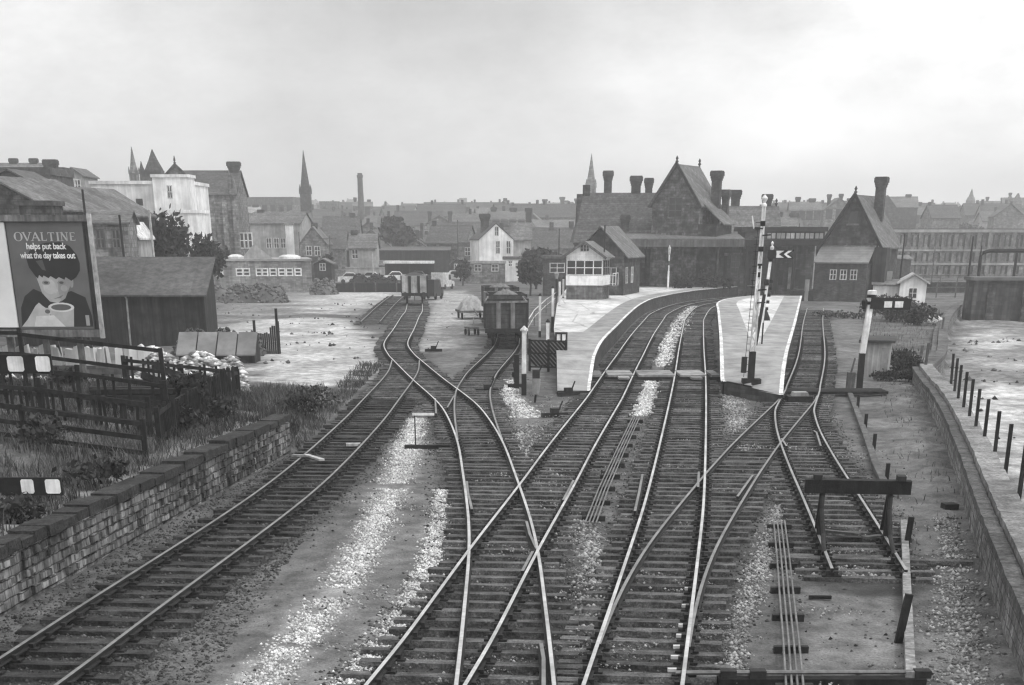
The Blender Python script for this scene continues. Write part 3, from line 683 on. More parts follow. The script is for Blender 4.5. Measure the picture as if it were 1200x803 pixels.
bx(MB(), x1+.06, xR-.3, -.01, .049, z0, z1-.1).build('side_strip', mat('side_strip', .045, .3, 2.), th)
W_, H_ = x1-x0, z1-z0
def pp(name, pts, lay, g, par=poster):                    # printed shape on the poster, (u, v) 0..1
    mb = MB(); poly = [(x0-ox+u*W_, z0-oz+v*H_) for u, v in pts]
    mb.prism(poly, 'y', -.002*lay-.001, .002); return mb.build(name, mat('print_%02d' % int(g*100), g, .12, 3., .6, .0, big=.1), par)
def ell(cx, cy, rx, ry, n=18, a0=0, a1=2*math.pi): return [(cx+rx*math.cos(a0+(a1-a0)*i/n), cy+ry*math.sin(a0+(a1-a0)*i/n)) for i in range(n if a1-a0 > 6 else n+1)]
pp('jumper', [(.03, .02), (.05, .2), (.12, .31), (.25, .38), (.5, .3), (.75, .36), (.93, .3), (.99, .12), (.99, .02)], 1, .02)
pp('face', [(.30, .52), (.36, .34), (.45, .26), (.55, .245), (.66, .29), (.74, .40), (.77, .54), (.5, .58)], 2, .34)
pp('cheek_light', ell(.47, .40, .085, .07), 3, .46)
pp('ear', ell(.765, .45, .03, .06), 2, .26)
pp('hair', [(.21, .66), (.23, .58), (.30, .50), (.33, .475), (.35, .51), (.39, .485), (.41, .505), (.47, .48), (.50, .50), (.57, .47), (.61, .49), (.68, .465), (.70, .49), (.77, .455), (.84, .49), (.90, .55), (.91, .62), (.88, .70), (.80, .78), (.68, .815), (.5, .81), (.36, .78), (.26, .73)], 4, .018)
pp('hair_light', [(.33, .64), (.40, .56), (.45, .55), (.42, .65)], 5, .08)
pp('face_shade', [(.60, .50), (.77, .54), (.74, .40), (.66, .29), (.60, .26), (.58, .36)], 3, .25)
for u in (.43, .635): pp('eye_socket', ell(u, .437, .055, .022), 4, .22); pp('eye', ell(u, .438, .03, .012), 5, .06)
pp('cheek_light', ell(.66, .385, .045, .03), 4, .33)
pp('nose', [(.535, .44), (.575, .36), (.55, .342), (.50, .346), (.485, .358), (.52, .37)], 5, .42)
pp('mouth', [(.50, .285), (.60, .295), (.645, .325), (.58, .305)], 5, .13)
pp('hand', [(.03, .02), (.12, .09), (.25, .22), (.30, .25), (.34, .22), (.42, .18), (.45, .02)], 5, .46)
pp('cup_body', [(.42, .20), (.76, .20), (.73, .02), (.47, .02)], 6, .36)
pp('cup_rim', ell(.59, .205, .175, .045), 7, .55); pp('drink', ell(.59, .205, .135, .03), 8, .10)
pp('cup_handle', ell(.40, .165, .06, .035), 7, .40); pp('cup_handle_gap', ell(.40, .165, .035, .02), 8, .12)
pp('napkin', [(.20, .02), (.24, .12), (.48, .13), (.62, .02)], 9, .52)
pp('small_tin', [(.90, .03), (.95, .03), (.95, .13), (.90, .13)], 3, .3)
def text_part(name, s, size, cx, cz, m, par, y, off=.0, sx=1., spacing=1.):
    cu = bpy.data.curves.new(name, 'FONT'); cu.body = s; cu.size = size; cu.align_x = 'CENTER'; cu.align_y = 'CENTER'; cu.extrude = .003; cu.offset = off; cu.space_character = spacing
    ob = bpy.data.objects.new(name, cu); col.objects.link(ob); dg = bpy.context.evaluated_depsgraph_get()
    me = bpy.data.meshes.new_from_object(ob.evaluated_get(dg)); bpy.data.objects.remove(ob); bpy.data.curves.remove(cu)
    me.materials.clear(); me.materials.append(m); o = bpy.data.objects.new(name, me); col.objects.link(o); o.parent = par
    o.rotation_euler = (math.pi/2, 0, 0); o.location = (cx, y, cz); o.scale = (sx, 1, 1); return o
pm = mat('poster_lettering', .42, .1, 3., .6, .0); pw = mat('poster_white', .72, .05, 3., .6, .0)
# big serif capitals drawn as strokes
LET = {'O': None, 'V': [((0, 1), (.5, 0), .2), ((1, 1), (.5, 0), .1)], 'A': [((0, 0), (.5, 1), .1), ((1, 0), (.5, 1), .2), ((.2, .35), (.8, .35), .08)], 'L': [((.25, 0), (.25, 1), .2), ((.2, .05), (.95, .05), .1), ((.95, 0), (.95, .25), .06)],
       'T': [((.5, 0), (.5, 1), .2), ((.02, .95), (.98, .95), .1), ((.03, .75), (.03, 1), .06), ((.97, .75), (.97, 1), .06)], 'I': [((.5, 0), (.5, 1), .22)], 'N': [((.12, 0), (.12, 1), .1), ((.88, 0), (.88, 1), .1), ((.12, 1), (.88, 0), .2)],
       'E': [((.25, 0), (.25, 1), .2), ((.2, .95), (.92, .95), .1), ((.2, .52), (.75, .52), .08), ((.2, .05), (.95, .05), .1), ((.94, 0), (.94, .22), .06), ((.9, .78), (.9, 1), .06)]}
SER = {'V': [0, 1], 'A': [(0, 0), (1, 0)], 'I': [(.5, 0), (.5, 1)], 'N': [(.12, 0), (.12, 1), (.88, 1)], 'L': [(.25, 1)], 'T': [(.5, 0)]}
u = .085; wd = {'O': .115, 'V': .10, 'A': .10, 'L': .085, 'T': .095, 'I': .05, 'N': .10, 'E': .085}; zt0, zt1 = z0-oz+H_*.825, z0-oz+H_*.905
mb = MB()
for ch in 'OVALTINE':
    w = wd[ch]*W_; xx = x0-ox+u*W_; hh = zt1-zt0
    if ch == 'O':
        for i in range(20):
            a, b = i/20*6.283, (i+1)/20*6.283; f1 = lambda t, k: (xx+w/2+math.cos(t)*w*.5*(1-k*abs(math.cos(t))*.42), zt0+hh/2+math.sin(t)*hh*.53*(1-k*.13))
            mb.prism([f1(a, 0), f1(b, 0), f1(b, 1), f1(a, 1)], 'y', -.014, -.009)
    else:
        for (a, b, t) in LET[ch]: mb.bar((xx+a[0]*w*.92, -.0115, zt0+a[1]*hh), (xx+b[0]*w*.92, -.0115, zt0+b[1]*hh), .005, t*hh*.95, up=(0, 0, 1)) if abs(a[0]-b[0]) > .01 else mb.box(xx+a[0]*w*.92-t*hh*.5, xx+a[0]*w*.92+t*hh*.5, -.014, -.009, zt0+min(a[1], b[1])*hh, zt0+max(a[1], b[1])*hh)
        ends = [((0, 1)), ((1, 1))] if ch == 'V' else SER.get(ch, [])
        for (sx_, sz_) in ends: mb.box(xx+sx_*w*.92-.2*hh, xx+sx_*w*.92+.2*hh, -.0145, -.009, zt0+sz_*hh-(.05*hh if sz_ else 0), zt0+sz_*hh+(0 if sz_ else .05*hh))
    u += wd[ch]+.012
mb.build('lettering', pm, poster)
text_part('lettering', 'helps put back', .30, x0-ox+W_*.49, z0-oz+H_*.775, pw, poster, -.014, .006, .92, .95)
text_part('lettering', 'what the day takes out', .30, x0-ox+W_*.50, z0-oz+H_*.69, pw, poster, -.014, .006, .80, .95)

# big dark shed, lean-to, dark heap and fence stub
th = thing('goods_shed', (-23.9, 103, gz(-23, 103)), 'large dark timber shed with broad grey roof behind the hoarding', 'shed', rz=R(2))
oz = th.location.z; zE = D(180, 345, 103).z-oz; zR = D(190, 303, 108).z-oz
tar = mat('tarred_boards', .022, .5, 1.5, .9, .4, streak=.6, rows=((1, 1, 0), .22, .3))
sl2 = mat('shed_roof_felt', .075, .22, .8, .85, .3, streak=.2, fine=(3., .3), rows=((1, 0, 0), 1.1, .10))
hw = float(D(238, 345, 103).x+23.9); dp = 5.0
w = MB(); w.prism([(0, -.3), (dp, -.3), (dp, zR-.1), (0, zE-.1)], 'x', -6.5, hw)
w.build('wall', tar, th)
r = MB()
for (ya, za, yb, zb) in ((-.35, zE-.12, dp+.2, zR),): r.add([(-6.8, ya, za), (hw+.2, ya, za), (hw+.2, yb, zb), (-6.8, yb, zb), (-6.8, ya, za+.09), (hw+.2, ya, za+.09), (hw+.2, yb, zb+.09), (-6.8, yb, zb+.09)], [(0, 1, 2, 3), (4, 5, 6, 7), (0, 1, 5, 4), (1, 2, 6, 5), (2, 3, 7, 6), (3, 0, 4, 7)])
r.build('roof', sl2, th)
MB().box(-3.4, -.9, -.05, .01, -.1, 2.5).build('door', mat('shed_door', .016, .4, 3., streak=.4), th)
MB().tube([(.5, -.08, 0), (.55, -.08, 2.6), (.45, -.08, zE)], .06, 6).build('downpipe', grey_paint, th)
q = D(258, 418, 90.); zg = gz(q.x, q.y)
th = thing('lean_to_hut', (q.x, q.y, zg), 'low hut with a pale four panel sloping roof in front of the dark shed', 'hut')
zb, zt = D(255, 416, 89).z-zg, D(255, 391, 90.5).z-zg
mb = MB(); mb.prism([(-.9, -.2), (1.1, -.2), (1.1, zb), (.6, zt-.08), (-.9, zb)], 'x', -2.05, 2.0); mb.build('wall', tar, th)
mb = MB(); pm2 = mat('felt_panel', .17, .15, 2., .8, .2)
for k in range(4):
    xa = -2.15+k*1.07; MB().add([(xa, -1.1, zb-.05), (xa+1.0, -1.1, zb-.05), (xa+1.0-.06, .6, zt), (xa-.06, .6, zt), (xa, -1.1, zb+.02), (xa+1.0, -1.1, zb+.02), (xa+.94, .6, zt+.07), (xa-.06, .6, zt+.07)], [(3, 2, 1, 0), (4, 5, 6, 7), (0, 1, 5, 4), (1, 2, 6, 5), (2, 3, 7, 6), (3, 0, 4, 7)]).build('roof_panel', pm2, th)
q = D(255, 405, 95); heap('low dark mound of cinders between the shed and the yard', q.x, 95.5, 5.2, 3.5, 1.35, 500, .08, stone_dark, mat('cinder_core', .07, .4, 2.), 'cinder_heap', 'heap')
th = thing('fence_stub', (-13.9, 96.5, gz(-13.9, 96.5)), 'short broken black board fence with two tall posts at the yard edge', 'fence')
for x, h in ((-.85, 1.75), (.45, 2.35)): MB().box(x-.07, x+.07, -.07, .07, -.2, h).build('post', black_paint, th)
for k in range(12): x = -.8+k*.115; MB().box(x, x+.1, .08, .11, 0, 1.15+.05*k*(k > 6)-random.random()*.15).build('board', dark_wood, th)
# debris: board lying across the leftmost siding, and odd pieces
def board(label, px, py, l, w, t, rz, m, z=.18, name='loose_board', tilt=0.):
    q = G(px, py, z); o = MB(); o.box(-l/2, l/2, -w/2, w/2, -t/2, t/2); o = o.build(name, m); o.location = q; o.rotation_euler = (0, tilt, rz); return tag(o, label, 'board')
board('bleached board lying across the outer rail of the leftmost siding', 368, 536, 1.25, .16, .05, R(-62), pale_wood, .22)
board('short pale board beside the bleached one on the siding', 352, 534, .5, .14, .05, R(-20), pale_wood, .2)
board('pale block lying between the rails of the leftmost siding', 414, 521, .45, .22, .08, .1, pale_wood, .06)
board('pale plank lying by the yard switch', 435, 446, 1.5, .2, .06, .25, old_wood, .06)
board('broken plank lying between the rails behind the buffer stop', 985, 624, .9, .14, .05, R(-35), old_wood, .1)
board('second broken plank under the buffer stop', 1023, 629, .5, .2, .05, R(25), old_wood, .1)
board('dark timber lying on bare ground by the point rods', 961, 700, .42, .09, .06, R(-3), dark_wood, -.02)
board('dark square iron plate lying near the boundary wall', 1113, 593, .34, .34, .12, R(8), iron_rust, .06)
board('white painted strip at the foot of the left platform ramp', 706, 441, .9, .25, .05, R(4), white_paint, .05)
board('grey timber in the cess beside the wagon siding switch', 478, 481, .8, .12, .06, .1, old_wood, .0)
# dwarf ground signal
q = G(487, 523, 0.); th = thing('ground_frame_rod', (q.x, q.y, -.05), 'slim iron rod with a white crossbar on a dark timber between two sidings', 'marker')
MB().tube([(0, 0, 0), (0, 0, .98)], .022, 6).build('rod', black_paint, th); MB().box(-.07, .62, -.03, .03, .96, 1.03).build('crossbar', white_paint, th); MB().box(-.35, 1.1, -.11, .11, -.05, .09).build('timber', dark_wood, th)

# rough stack of old sleepers behind the boarded fence
k = 0
for lay_ in range(4):
    for j in range(4-lay_ // 2):
        o = MB().box(-1.3, 1.3, -.13, .13, 0, .14).build('dark_sleeper', dark_wood); y = 50.5+j*.36+lay_*.12; x = -11.6+random.uniform(-.15, .15)
        o.location = (x, y, gz(x, 51)+lay_*.155); o.rotation_euler = (random.uniform(-.03, .03), random.uniform(-.02, .02), random.uniform(-.12, .12)); tag(o, 'old black sleeper in the rough timber stack behind the boarded fence', 'timber', 'timber stack on the bank')
for k in range(9):
    o = MB().box(-.9, .9, -.1, .1, -.1, .1).build('fence_timber', dark_wood); x, y = -10.6-random.random()*1.6, 54+k*.5; o.location = (x, y, gz(x, y)+.25+.1*(k % 4)); o.rotation_euler = (0, random.uniform(-.4, .4), random.uniform(0, 3)); tag(o, 'dark timber thrown across the tumble behind the boarded fence', 'timber', 'thrown timbers on the bank')

pr = rng.random((3200, 2)); pr = np.stack([-19+pr[:, 0]*8.2, 58+pr[:, 1]*8.5], 1); pr = pr[hash_noise(pr[:, 0], pr[:, 1], 1.4)+.5*hash_noise(pr[:, 0], pr[:, 1]+4, 3.5) > .12]
stones('pale_rubble', pr, .06, MATS['whitewashed_rubble'], .25, label='pale rubble scattered on the allotment between the fences and the hoarding', cat='rubble')
# ================================================================ PLATFORMS
pl_top = mat('platform_surface', .55, .2, 1.4, .9, .2, big=.2, ys=.3, crack=.35)
pl_band = mat('platform_flags', .29, .25, 1.4, .9, .3, big=.2, rows=((.35, 1, 0), 1.1, .16), ys=.4)
pl_wall = mat('platform_wall', .055, .4, 2., .95, .5, brick=(.45, .15, .8))
pl_line = mat('platform_white_line', .66, .3, 3., .8, .1, fine=(7., .35))
def smooth2(P, n=6):
    P = np.array(P, float); Q = np.vstack([2*P[0]-P[1], P, 2*P[-1]-P[-2]]); out = []
    for k in range(1, len(Q)-2):
        for t in np.linspace(0, 1, n, endpoint=False):
            a, b, c, d = Q[k-1:k+3]; out.append(.5*((2*b)+(-a+c)*t+(2*a-5*b+4*c-d)*t*t+(-a+3*b-3*c+d)*t**3))
    out.append(Q[-2]); return np.array(out)
def ribbon(Pa, Pb, za, zb, mb=None):
    mb = mb or MB(); n = len(Pa); vs = [(p[0], p[1], z) for p, z in zip(Pa, za)]+[(p[0], p[1], z) for p, z in zip(Pb, zb)]
    return mb.add(vs, [(i, i+1, n+i+1, n+i) for i in range(n-1)])
def off(P, d): t, nr = normals(np.asarray(P)); return np.asarray(P)+nr*d
# left platform: edge against the track (right side), back edge at left
E1 = smooth2([(3.30, 71.), (3.47, 73.7), (4.8, 90.5), (6.74, 107.9), (8.66, 124.9), (10.95, 142.9), (13.5, 157.3), (18.2, 174.), (23.2, 185.5), (30., 198.)], 8)
B1 = np.stack([np.interp(E1[:, 1], [69, 90, 103, 140, 150, 152, 160, 185, 198], [1.9, 2.35, 2.55, 3.7, 4.2, 4.3, 4.6, 6, 9]), E1[:, 1]], 1)
z1 = .9*np.clip((E1[:, 1]-70.4)/8., .06, 1)
th = thing('railway_platform', (3, 71, 0), 'left curving platform with a white edge line and the signal box on it', 'platform'); o0 = Vector((3, 71, 0))
def plat(mbs, th, o0):
    for nm, mb, m in mbs:
        mb.v = [(v[0]-o0.x, v[1]-o0.y, v[2]-o0.z) for v in mb.v]; mb.build(nm, m, th, fix=False)
i1 = off(E1, -.08); i2 = off(E1, -1.55); i2[:, 0] = np.maximum(i2[:, 0], B1[:, 0]+.12)
i1[:, 0] = np.maximum(i1[:, 0], B1[:, 0]+.2)
near = E1[:, 1] < 97.5; k97 = int(np.argmax(~near))
face = ribbon(E1, E1, z1*0-.3, z1-.06); ribbon(B1, B1, z1*0-.3, z1, face)
face.add([(B1[0][0], B1[0][1], -.3), (E1[0][0], E1[0][1], -.3), (E1[0][0], E1[0][1], z1[0]), (B1[0][0], B1[0][1], z1[0])], [(0, 1, 2, 3)])
eo = off(E1, .07)
line = ribbon(E1*0+i1, eo, z1, z1); ribbon(eo, eo, z1, z1-.03, line); ribbon(eo, eo, z1-.03, z1-.12, face); ribbon(eo, E1, z1-.12, z1-.12, face)
bandm = ribbon(i2, i1, z1, z1); ribbon(B1[:k97+1], i2[:k97+1], z1[:k97+1], z1[:k97+1], bandm)
surf = ribbon(B1[k97:], i2[k97:], z1[k97:], z1[k97:])
plat([('face_wall', face, pl_wall), ('edge_line', line, pl_line), ('flagstones', bandm, pl_band), ('surface', surf, pl_top)], th, o0)
for px, py in ((706, 368), (668, 381)):
    q = G(px, py, .9); MB().box(q.x-o0.x-.9, q.x-o0.x+.9, q.y-o0.y-.35, q.y-o0.y+.35, .9, .908).build('drain_cover', pl_band, th)
# island platform
IL = smooth2([(9.05, 70.6), (9.24, 73.4), (11.95, 96.4), (15.61, 128.2), (17.4, 143.5), (19.5, 153.), (22.5, 160.)], 8)
IRy = IL[:, 1]-5.*(1-np.clip((IL[:, 1]-69.)/14., 0, 1))
IR = np.array([np.interp(IRy, [64, 66, 70., 82.6, 110.4, 160.5], [10.2, 10.75, 11.4, 13.55, 18.5, 27.3]), IRy]).T
zI = .9*np.clip((IL[:, 1]-66.)/9., .25, 1); zR_ = .9*np.clip((IRy-63.)/9., .2, 1); zM = (zI+zR_)/2
th = thing('railway_platform', (10, 70, 0), 'right wedge shaped island platform with white edges and the tall signal', 'platform'); o0 = Vector((10, 70, 0))
a1, a2 = IL+np.array([.10, 0]), IL+np.array([1.6, 0]); b1, b2 = IR-np.array([.10, 0]), IR-np.array([1.6, 0])
mid = (a2[:, 0] > b2[:, 0]-.1); mm = (a2+b2)/2; a2[mid] = mm[mid]; b2[mid] = mm[mid]+np.array([.02, 0])
face = ribbon(IL, IL, zI*0-.3, zI-.06); ribbon(IR, IR, zI*0-.3, zR_-.06, face)
face.add([(IL[0][0], IL[0][1], -.3), (IR[0][0], IR[0][1], -.3), (IR[0][0], IR[0][1], zR_[0]), (IL[0][0], IL[0][1], zI[0])], [(0, 1, 2, 3)])
la, lb = IL-np.array([.07, 0]), IR+np.array([.07, 0])
line = ribbon(la, a1, zI, zI); ribbon(b1, lb, zR_, zR_, line)
for q, p_, zq in ((la, IL, zI), (lb, IR, zR_)): ribbon(q, q, zq, zq-.03, line); ribbon(q, q, zq-.03, zq-.12, face); ribbon(q, p_, zq-.12, zq-.12, face)
kk = int(np.argmax(IL[:, 1] > 84.)); bandm = ribbon(a1, a2, zI, zI); ribbon(b2, b1, zR_, zR_, bandm); ribbon(a2[:kk+1], b2[:kk+1], zI[:kk+1], zR_[:kk+1], bandm)
surf = ribbon(a2[kk:], b2[kk:], zI[kk:], zR_[kk:])
plat([('face_wall', face, pl_wall), ('edge_line', line, pl_line), ('flagstones', bandm, pl_band), ('surface', surf, pl_top)], th, o0)
# foot crossing of boards
th = thing('foot_crossing', (7, 79, 0), 'pale timber foot crossing over both main lines between the platform ends', 'foot crossing')
m_cross = mat('crossing_boards', .25, .3, 2., .9, .3, streak=.2)
xa, xc = float(np.interp(79, CL['A'][:, 1], CL['A'][:, 0])), float(np.interp(79, CL['C'][:, 1], CL['C'][:, 0]))
for u, v in ((3.4, xa-.86), (xa-.60, xa+.60), (xa+.86, xc-.86), (xc-.60, xc+.60), (xc+.86, 9.7)):
    mb = MB()
    for j in range(8): mb.box(u-7, v-7, -1.5+j*.36, -1.5+j*.36+.34, .09, .20+random.uniform(-.008, .008))
    mb.build('deck', m_cross, th)
mb = MB(); mb.box(-3.9, 2.8, -1.62, -1.52, -.1, .12); mb.build('edge_beam', dark_wood, th)
for u in (xa+.1, xc+.05): MB().box(u-7-.25, u-7+.25, -2.6, -1.64, .09, .17).build('step', m_cross, th)
th = thing('foot_crossing', (13, 70.6, 0), 'dark sleeper foot crossing over the bay line beside the island platform end', 'foot crossing')
for y in (-.5, .1, .7): MB().box(-1.6, 2.9, y-.2, y+.2, .03, .13 if y else .15).build('timber', dark_wood, th)
q = G(936, 470, 0); th = thing('point_lever_box', (q.x, q.y, 0), 'small pale topped iron box between the rails of the bay switch', 'point box')
MB().box(-.5, .5, -.4, .4, 0, .2).build('base', iron_rust, th); MB().prism([(-.32, .2), (.36, .2), (.30, .34), (-.26, .34)], 'y', -.3, .3).build('lid', pale_stone, th)

# ================================================================ SIGNAL BOX
q = G(663.5, 351, .9); RZ = R(-13)
th = thing('signal_box', (q.x, q.y, .9), 'small white gabled signal box with a band of windows on the left platform', 'signal box', rz=RZ)
W = 3.2; dpt = 3.6
def zz(py): return D(684, py, q.y).z-.9
b1_, b2_, w1, w2, ev, ap = zz(334.5), zz(325), zz(323), zz(304.5), zz(299), zz(284)
box_base = mat('box_base_stone', .13, .35, 2., .95, .5, brick=(.5, .2, .75), streak=.3)
MB().box(0, W, 0, dpt, -.3, b1_).build('base_wall', box_base, th)
m_board = mat('white_weatherboard', .8, .1, 3., .6, .1, rows=((0, 0, 1), .16, .12), streak=.1)
MB().box(-.05, W+.05, -.05, dpt+.05, b1_+.002, w1).build('lower_boards', m_board, th)
mb = MB(); mb.prism([(-.04, w2), (W+.04, w2), (W+.04, ev), (W/2, ap-.12), (-.04, ev)], 'y', -.04, dpt+.04); mb.build('gable_boards', m_board, th)
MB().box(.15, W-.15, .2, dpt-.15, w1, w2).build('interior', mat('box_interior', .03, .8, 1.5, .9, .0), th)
def window(par, x0, x1, z0, z1, nx, nz, y=0., bar=.06, fm=white_paint, pm=glass_dark, name='window', axis='y', sgn=-1):
    """frame of bars with a sunk pane; axis y = in a front wall, x = in a side wall"""
    fr = MB(); pn = MB()
    def bx_(mb, a0, a1, c0, c1, d0, d1):
        if axis == 'y': mb.box(a0, a1, min(y+sgn*d0, y+sgn*d1), max(y+sgn*d0, y+sgn*d1), c0, c1)
        else: mb.box(min(y+sgn*d0, y+sgn*d1), max(y+sgn*d0, y+sgn*d1), a0, a1, c0, c1)
    for i in range(nx+1): c = x0+(x1-x0)*i/nx; bx_(fr, c-bar/2, c+bar/2, z0-bar/2, z1+bar/2, -.05, .045)
    for i in range(nz+1): c = z0+(z1-z0)*i/nz; bx_(fr, x0, x1, c-bar*.4, c+bar*.4, -.045, .035)
    f = fr.build(name, fm, par); bx_(pn, x0, x1, z0, z1, -.03, .012); pn.build('pane', pm, f); return f
window(th, .03, W-.03, w1+.06, w2-.05, 4, 2, y=0., bar=.09)
window(th, .2, dpt-.3, w1+.06, w2-.05, 3, 2, y=W, bar=.08, axis='x', sgn=1, fm=grey_paint)
window(th, W/2-.38, W/2+.38, zz(294.5), zz(287), 3, 2, y=-.05, bar=.05, fm=dirty_white)
rf = MB(); ov = .42; sx = (ap-ev)/(W/2)
for s in (-1, 1):
    xe = W/2+s*(W/2+ov); ze = ev-sx*ov
    rf.add([(xe, -.5, ze), (W/2, -.5, ap), (W/2, dpt+.3, ap), (xe, dpt+.3, ze), (xe, -.5, ze+.1), (W/2, -.5, ap+.1), (W/2, dpt+.3, ap+.1), (xe, dpt+.3, ze+.1)], [(3, 2, 1, 0), (4, 5, 6, 7), (0, 1, 5, 4), (2, 3, 7, 6), (3, 0, 4, 7)])
rfo = rf.build('roof', slate_pale, th)
bb = MB()
for s in (-1, 1): bb.bar((W/2+s*(W/2+ov), -.53, ev-sx*ov+.0), (W/2, -.53, ap+.02), .06, .2)
bb.build('bargeboard', old_wood, th)
MB().tube([(W-.2, dpt*.5, ev), (W-.2, dpt*.5, ap+1.3)], .07, 7).build('stove_pipe', iron_rust, th)
MB().box(W-.02, W+.9, .4, dpt-.2, b1_-.1, b1_).build('landing', old_wood, th)
rl = MB()
for y in (.5, 1.9, dpt-.3): rl.box(W+.82, W+.88, y-.03, y+.03, b1_, b1_+.95)
rl.box(W+.82, W+.88, .5, dpt-.3, b1_+.9, b1_+.96); rl.build('landing_rail', white_paint, th)
# building behind the box with its bigger gable
q2 = D(703, 300, 161.); th = thing('platform_building', (q2.x, 161., .9), 'dark stone building with a steep slate gable right behind the signal box', 'building', rz=R(-14))
hz = D(703, 297, 161.).z-.9; az = D(703, 266, 161.).z-.9; hw = 2.3
mb = MB(); mb.prism([(-hw, -.5), (hw, -.5), (hw, hz), (0, az-.1), (-hw, hz)], 'y', 0, 9); mb.build('wall', soot_stone, th)
rf = MB()
for s in (-1, 1): xe = s*(hw+.45); ze = hz-.45*(az-hz)/hw; rf.add([(xe, -.3, ze), (0, -.3, az), (0, 9.2, az), (xe, 9.2, ze), (xe, -.3, ze+.1), (0, -.3, az+.1), (0, 9.2, az+.1), (xe, 9.2, ze+.1)], [(3, 2, 1, 0), (4, 5, 6, 7), (0, 1, 5, 4), (2, 3, 7, 6), (3, 0, 4, 7)])
rf.build('roof', slate_pale, th)
window(th, .6, 1.6, 1., 2.3, 2, 2, y=0, fm=dirty_white); window(th, 1., 2., 1., 2.3, 2, 2, y=hw, axis='x', sgn=1, fm=dirty_white); window(th, 4., 5., 1., 2.3, 2, 2, y=hw, axis='x', sgn=1, fm=dirty_white)

# ================================================================ STATION
def chimney(par, x, y, z0, z1, w=.9, pots=3, m=soot_brick):
    mb = MB(); h = z1-z0
    mb.box(x-w/2, x+w/2, y-w*.4, y+w*.4, z0, z1-.75); mb.box(x-w*.56, x+w*.56, y-w*.46, y+w*.46, z1-.9, z1-.70); mb.box(x-w*.62, x+w*.62, y-w*.52, y+w*.52, z1-.70, z1-.48)
    mb.box(x-w*.70, x+w*.70, y-w*.6, y+w*.6, z1-.48, z1-.06); mb.box(x-w*.64, x+w*.64, y-w*.54, y+w*.54, z1-.06, z1+.04)
    c = mb.build('chimney', m, par)
    for i in range(pots if z1 < 8 and 0 else 0): MB().lathe([(.13, 0), (.11, .3), (.14, .34)], (x+(i-(pots-1)/2)*w*.36, y, z1-.02), 7).build('chimney_pot', iron_rust, c)
    return c
def gable_roof(par, x0, x1, y0, y1, ze, zr, ov=.35, axis='x', m=slate, t=.14, name='roof'):
    """two slopes with thickness; ridge along axis"""
    mb = MB()
    if axis == 'x':
        ym = (y0+y1)/2; k = (zr-ze)/(ym-y0)
        for s, ya in ((-1, y0), (1, y1)):
            ye = ya+s*ov; z = ze-ov*k
            mb.add([(x0-ov, ye, z), (x1+ov, ye, z), (x1+ov, ym, zr), (x0-ov, ym, zr), (x0-ov, ye, z+t), (x1+ov, ye, z+t), (x1+ov, ym, zr+t), (x0-ov, ym, zr+t)], [(3, 2, 1, 0), (4, 5, 6, 7), (0, 1, 5, 4), (1, 2, 6, 5), (3, 0, 4, 7)])
    else:
        xm = (x0+x1)/2; k = (zr-ze)/(xm-x0)
        for s, xa in ((-1, x0), (1, x1)):
            xe = xa+s*ov; z = ze-ov*k
            mb.add([(xe, y0-ov, z), (xm, y0-ov, zr), (xm, y1+ov, zr), (xe, y1+ov, z), (xe, y0-ov, z+t), (xm, y0-ov, zr+t), (xm, y1+ov, zr+t), (xe, y1+ov, z+t)], [(3, 2, 1, 0), (4, 5, 6, 7), (0, 1, 5, 4), (2, 3, 7, 6), (3, 0, 4, 7)])
    return mb.build(name, m, par)
def finial(par, x, y, z, h=.9): MB().lathe([(.12, -.2), (.1, .25), (.2, .35), (.07, .5), (.16, .65), (.02, h)], (x, y, z), 8).build('finial', soot_stone, par)
SY = 190.; c0 = D(745, 330, SY)
th = thing('station_building', (c0.x, SY, .7), 'large sooty stone station house with steep gables and tall chimneys', 'station'); T0 = th.location
def L(px, py, Y): v = D(px, py, Y)-T0; return v
# left wing
a, b = L(677, 280, SY), L(768, 280, SY); rg = L(720, 226, SY+5.)
w = MB(); w.prism([(0, -1), (10, -1), (10, a.z), (5, rg.z-.12), (0, a.z)], 'x', a.x, b.x); w.build('wall', soot_stone, th)
r = MB()                                                  # left end of the roof hipped
x0, x1, xr0 = a.x-.5, b.x+.3, L(684, 226, SY+5).x; zl_ = a.z-.35
r.add([(x0, -.5, zl_), (x1, -.5, zl_), (x1, 5, rg.z), (xr0, 5, rg.z), (x0, 10.5, zl_), (x1, 10.5, zl_)], [(0, 1, 2, 3), (5, 4, 3, 2), (4, 0, 3), (0, 4, 5, 1), (1, 5, 2)])
rf1 = r.build('roof', slate, th)
chimney(rf1, L(713, 200, SY+5).x, 5.3, rg.z-.8, L(713, 200.5, SY+5).z, .85)
chimney(rf1, L(746, 206, SY+5).x, 5.3, rg.z-.8, L(746, 206.5, SY+5).z, 1.0); chimney(rf1, L(761, 208, SY+5).x, 5.3, rg.z-.8, L(761, 209, SY+5).z, .75)
chimney(rf1, L(733, 270, SY).x, 1., a.z-.3, L(733, 268, SY).z+1.3, .8, 2)
MB().box(xr0-.1, xr0+.7, 4.6, 5.4, rg.z-.3, rg.z+.75).build('ridge_block', soot_stone, rf1)
for px in (690, 708, 742): x = L(px, 310, SY).x; window(th, x-.55, x+.55, L(px, 316, SY).z, L(px, 294, SY).z, 2, 3, y=0., fm=old_wood)
dr = MB(); x = L(725, 300, SY).x; dr.box(x-.6, x+.6, -.06, .05, .1, 2.5); dr.build('door', dark_wood, th)
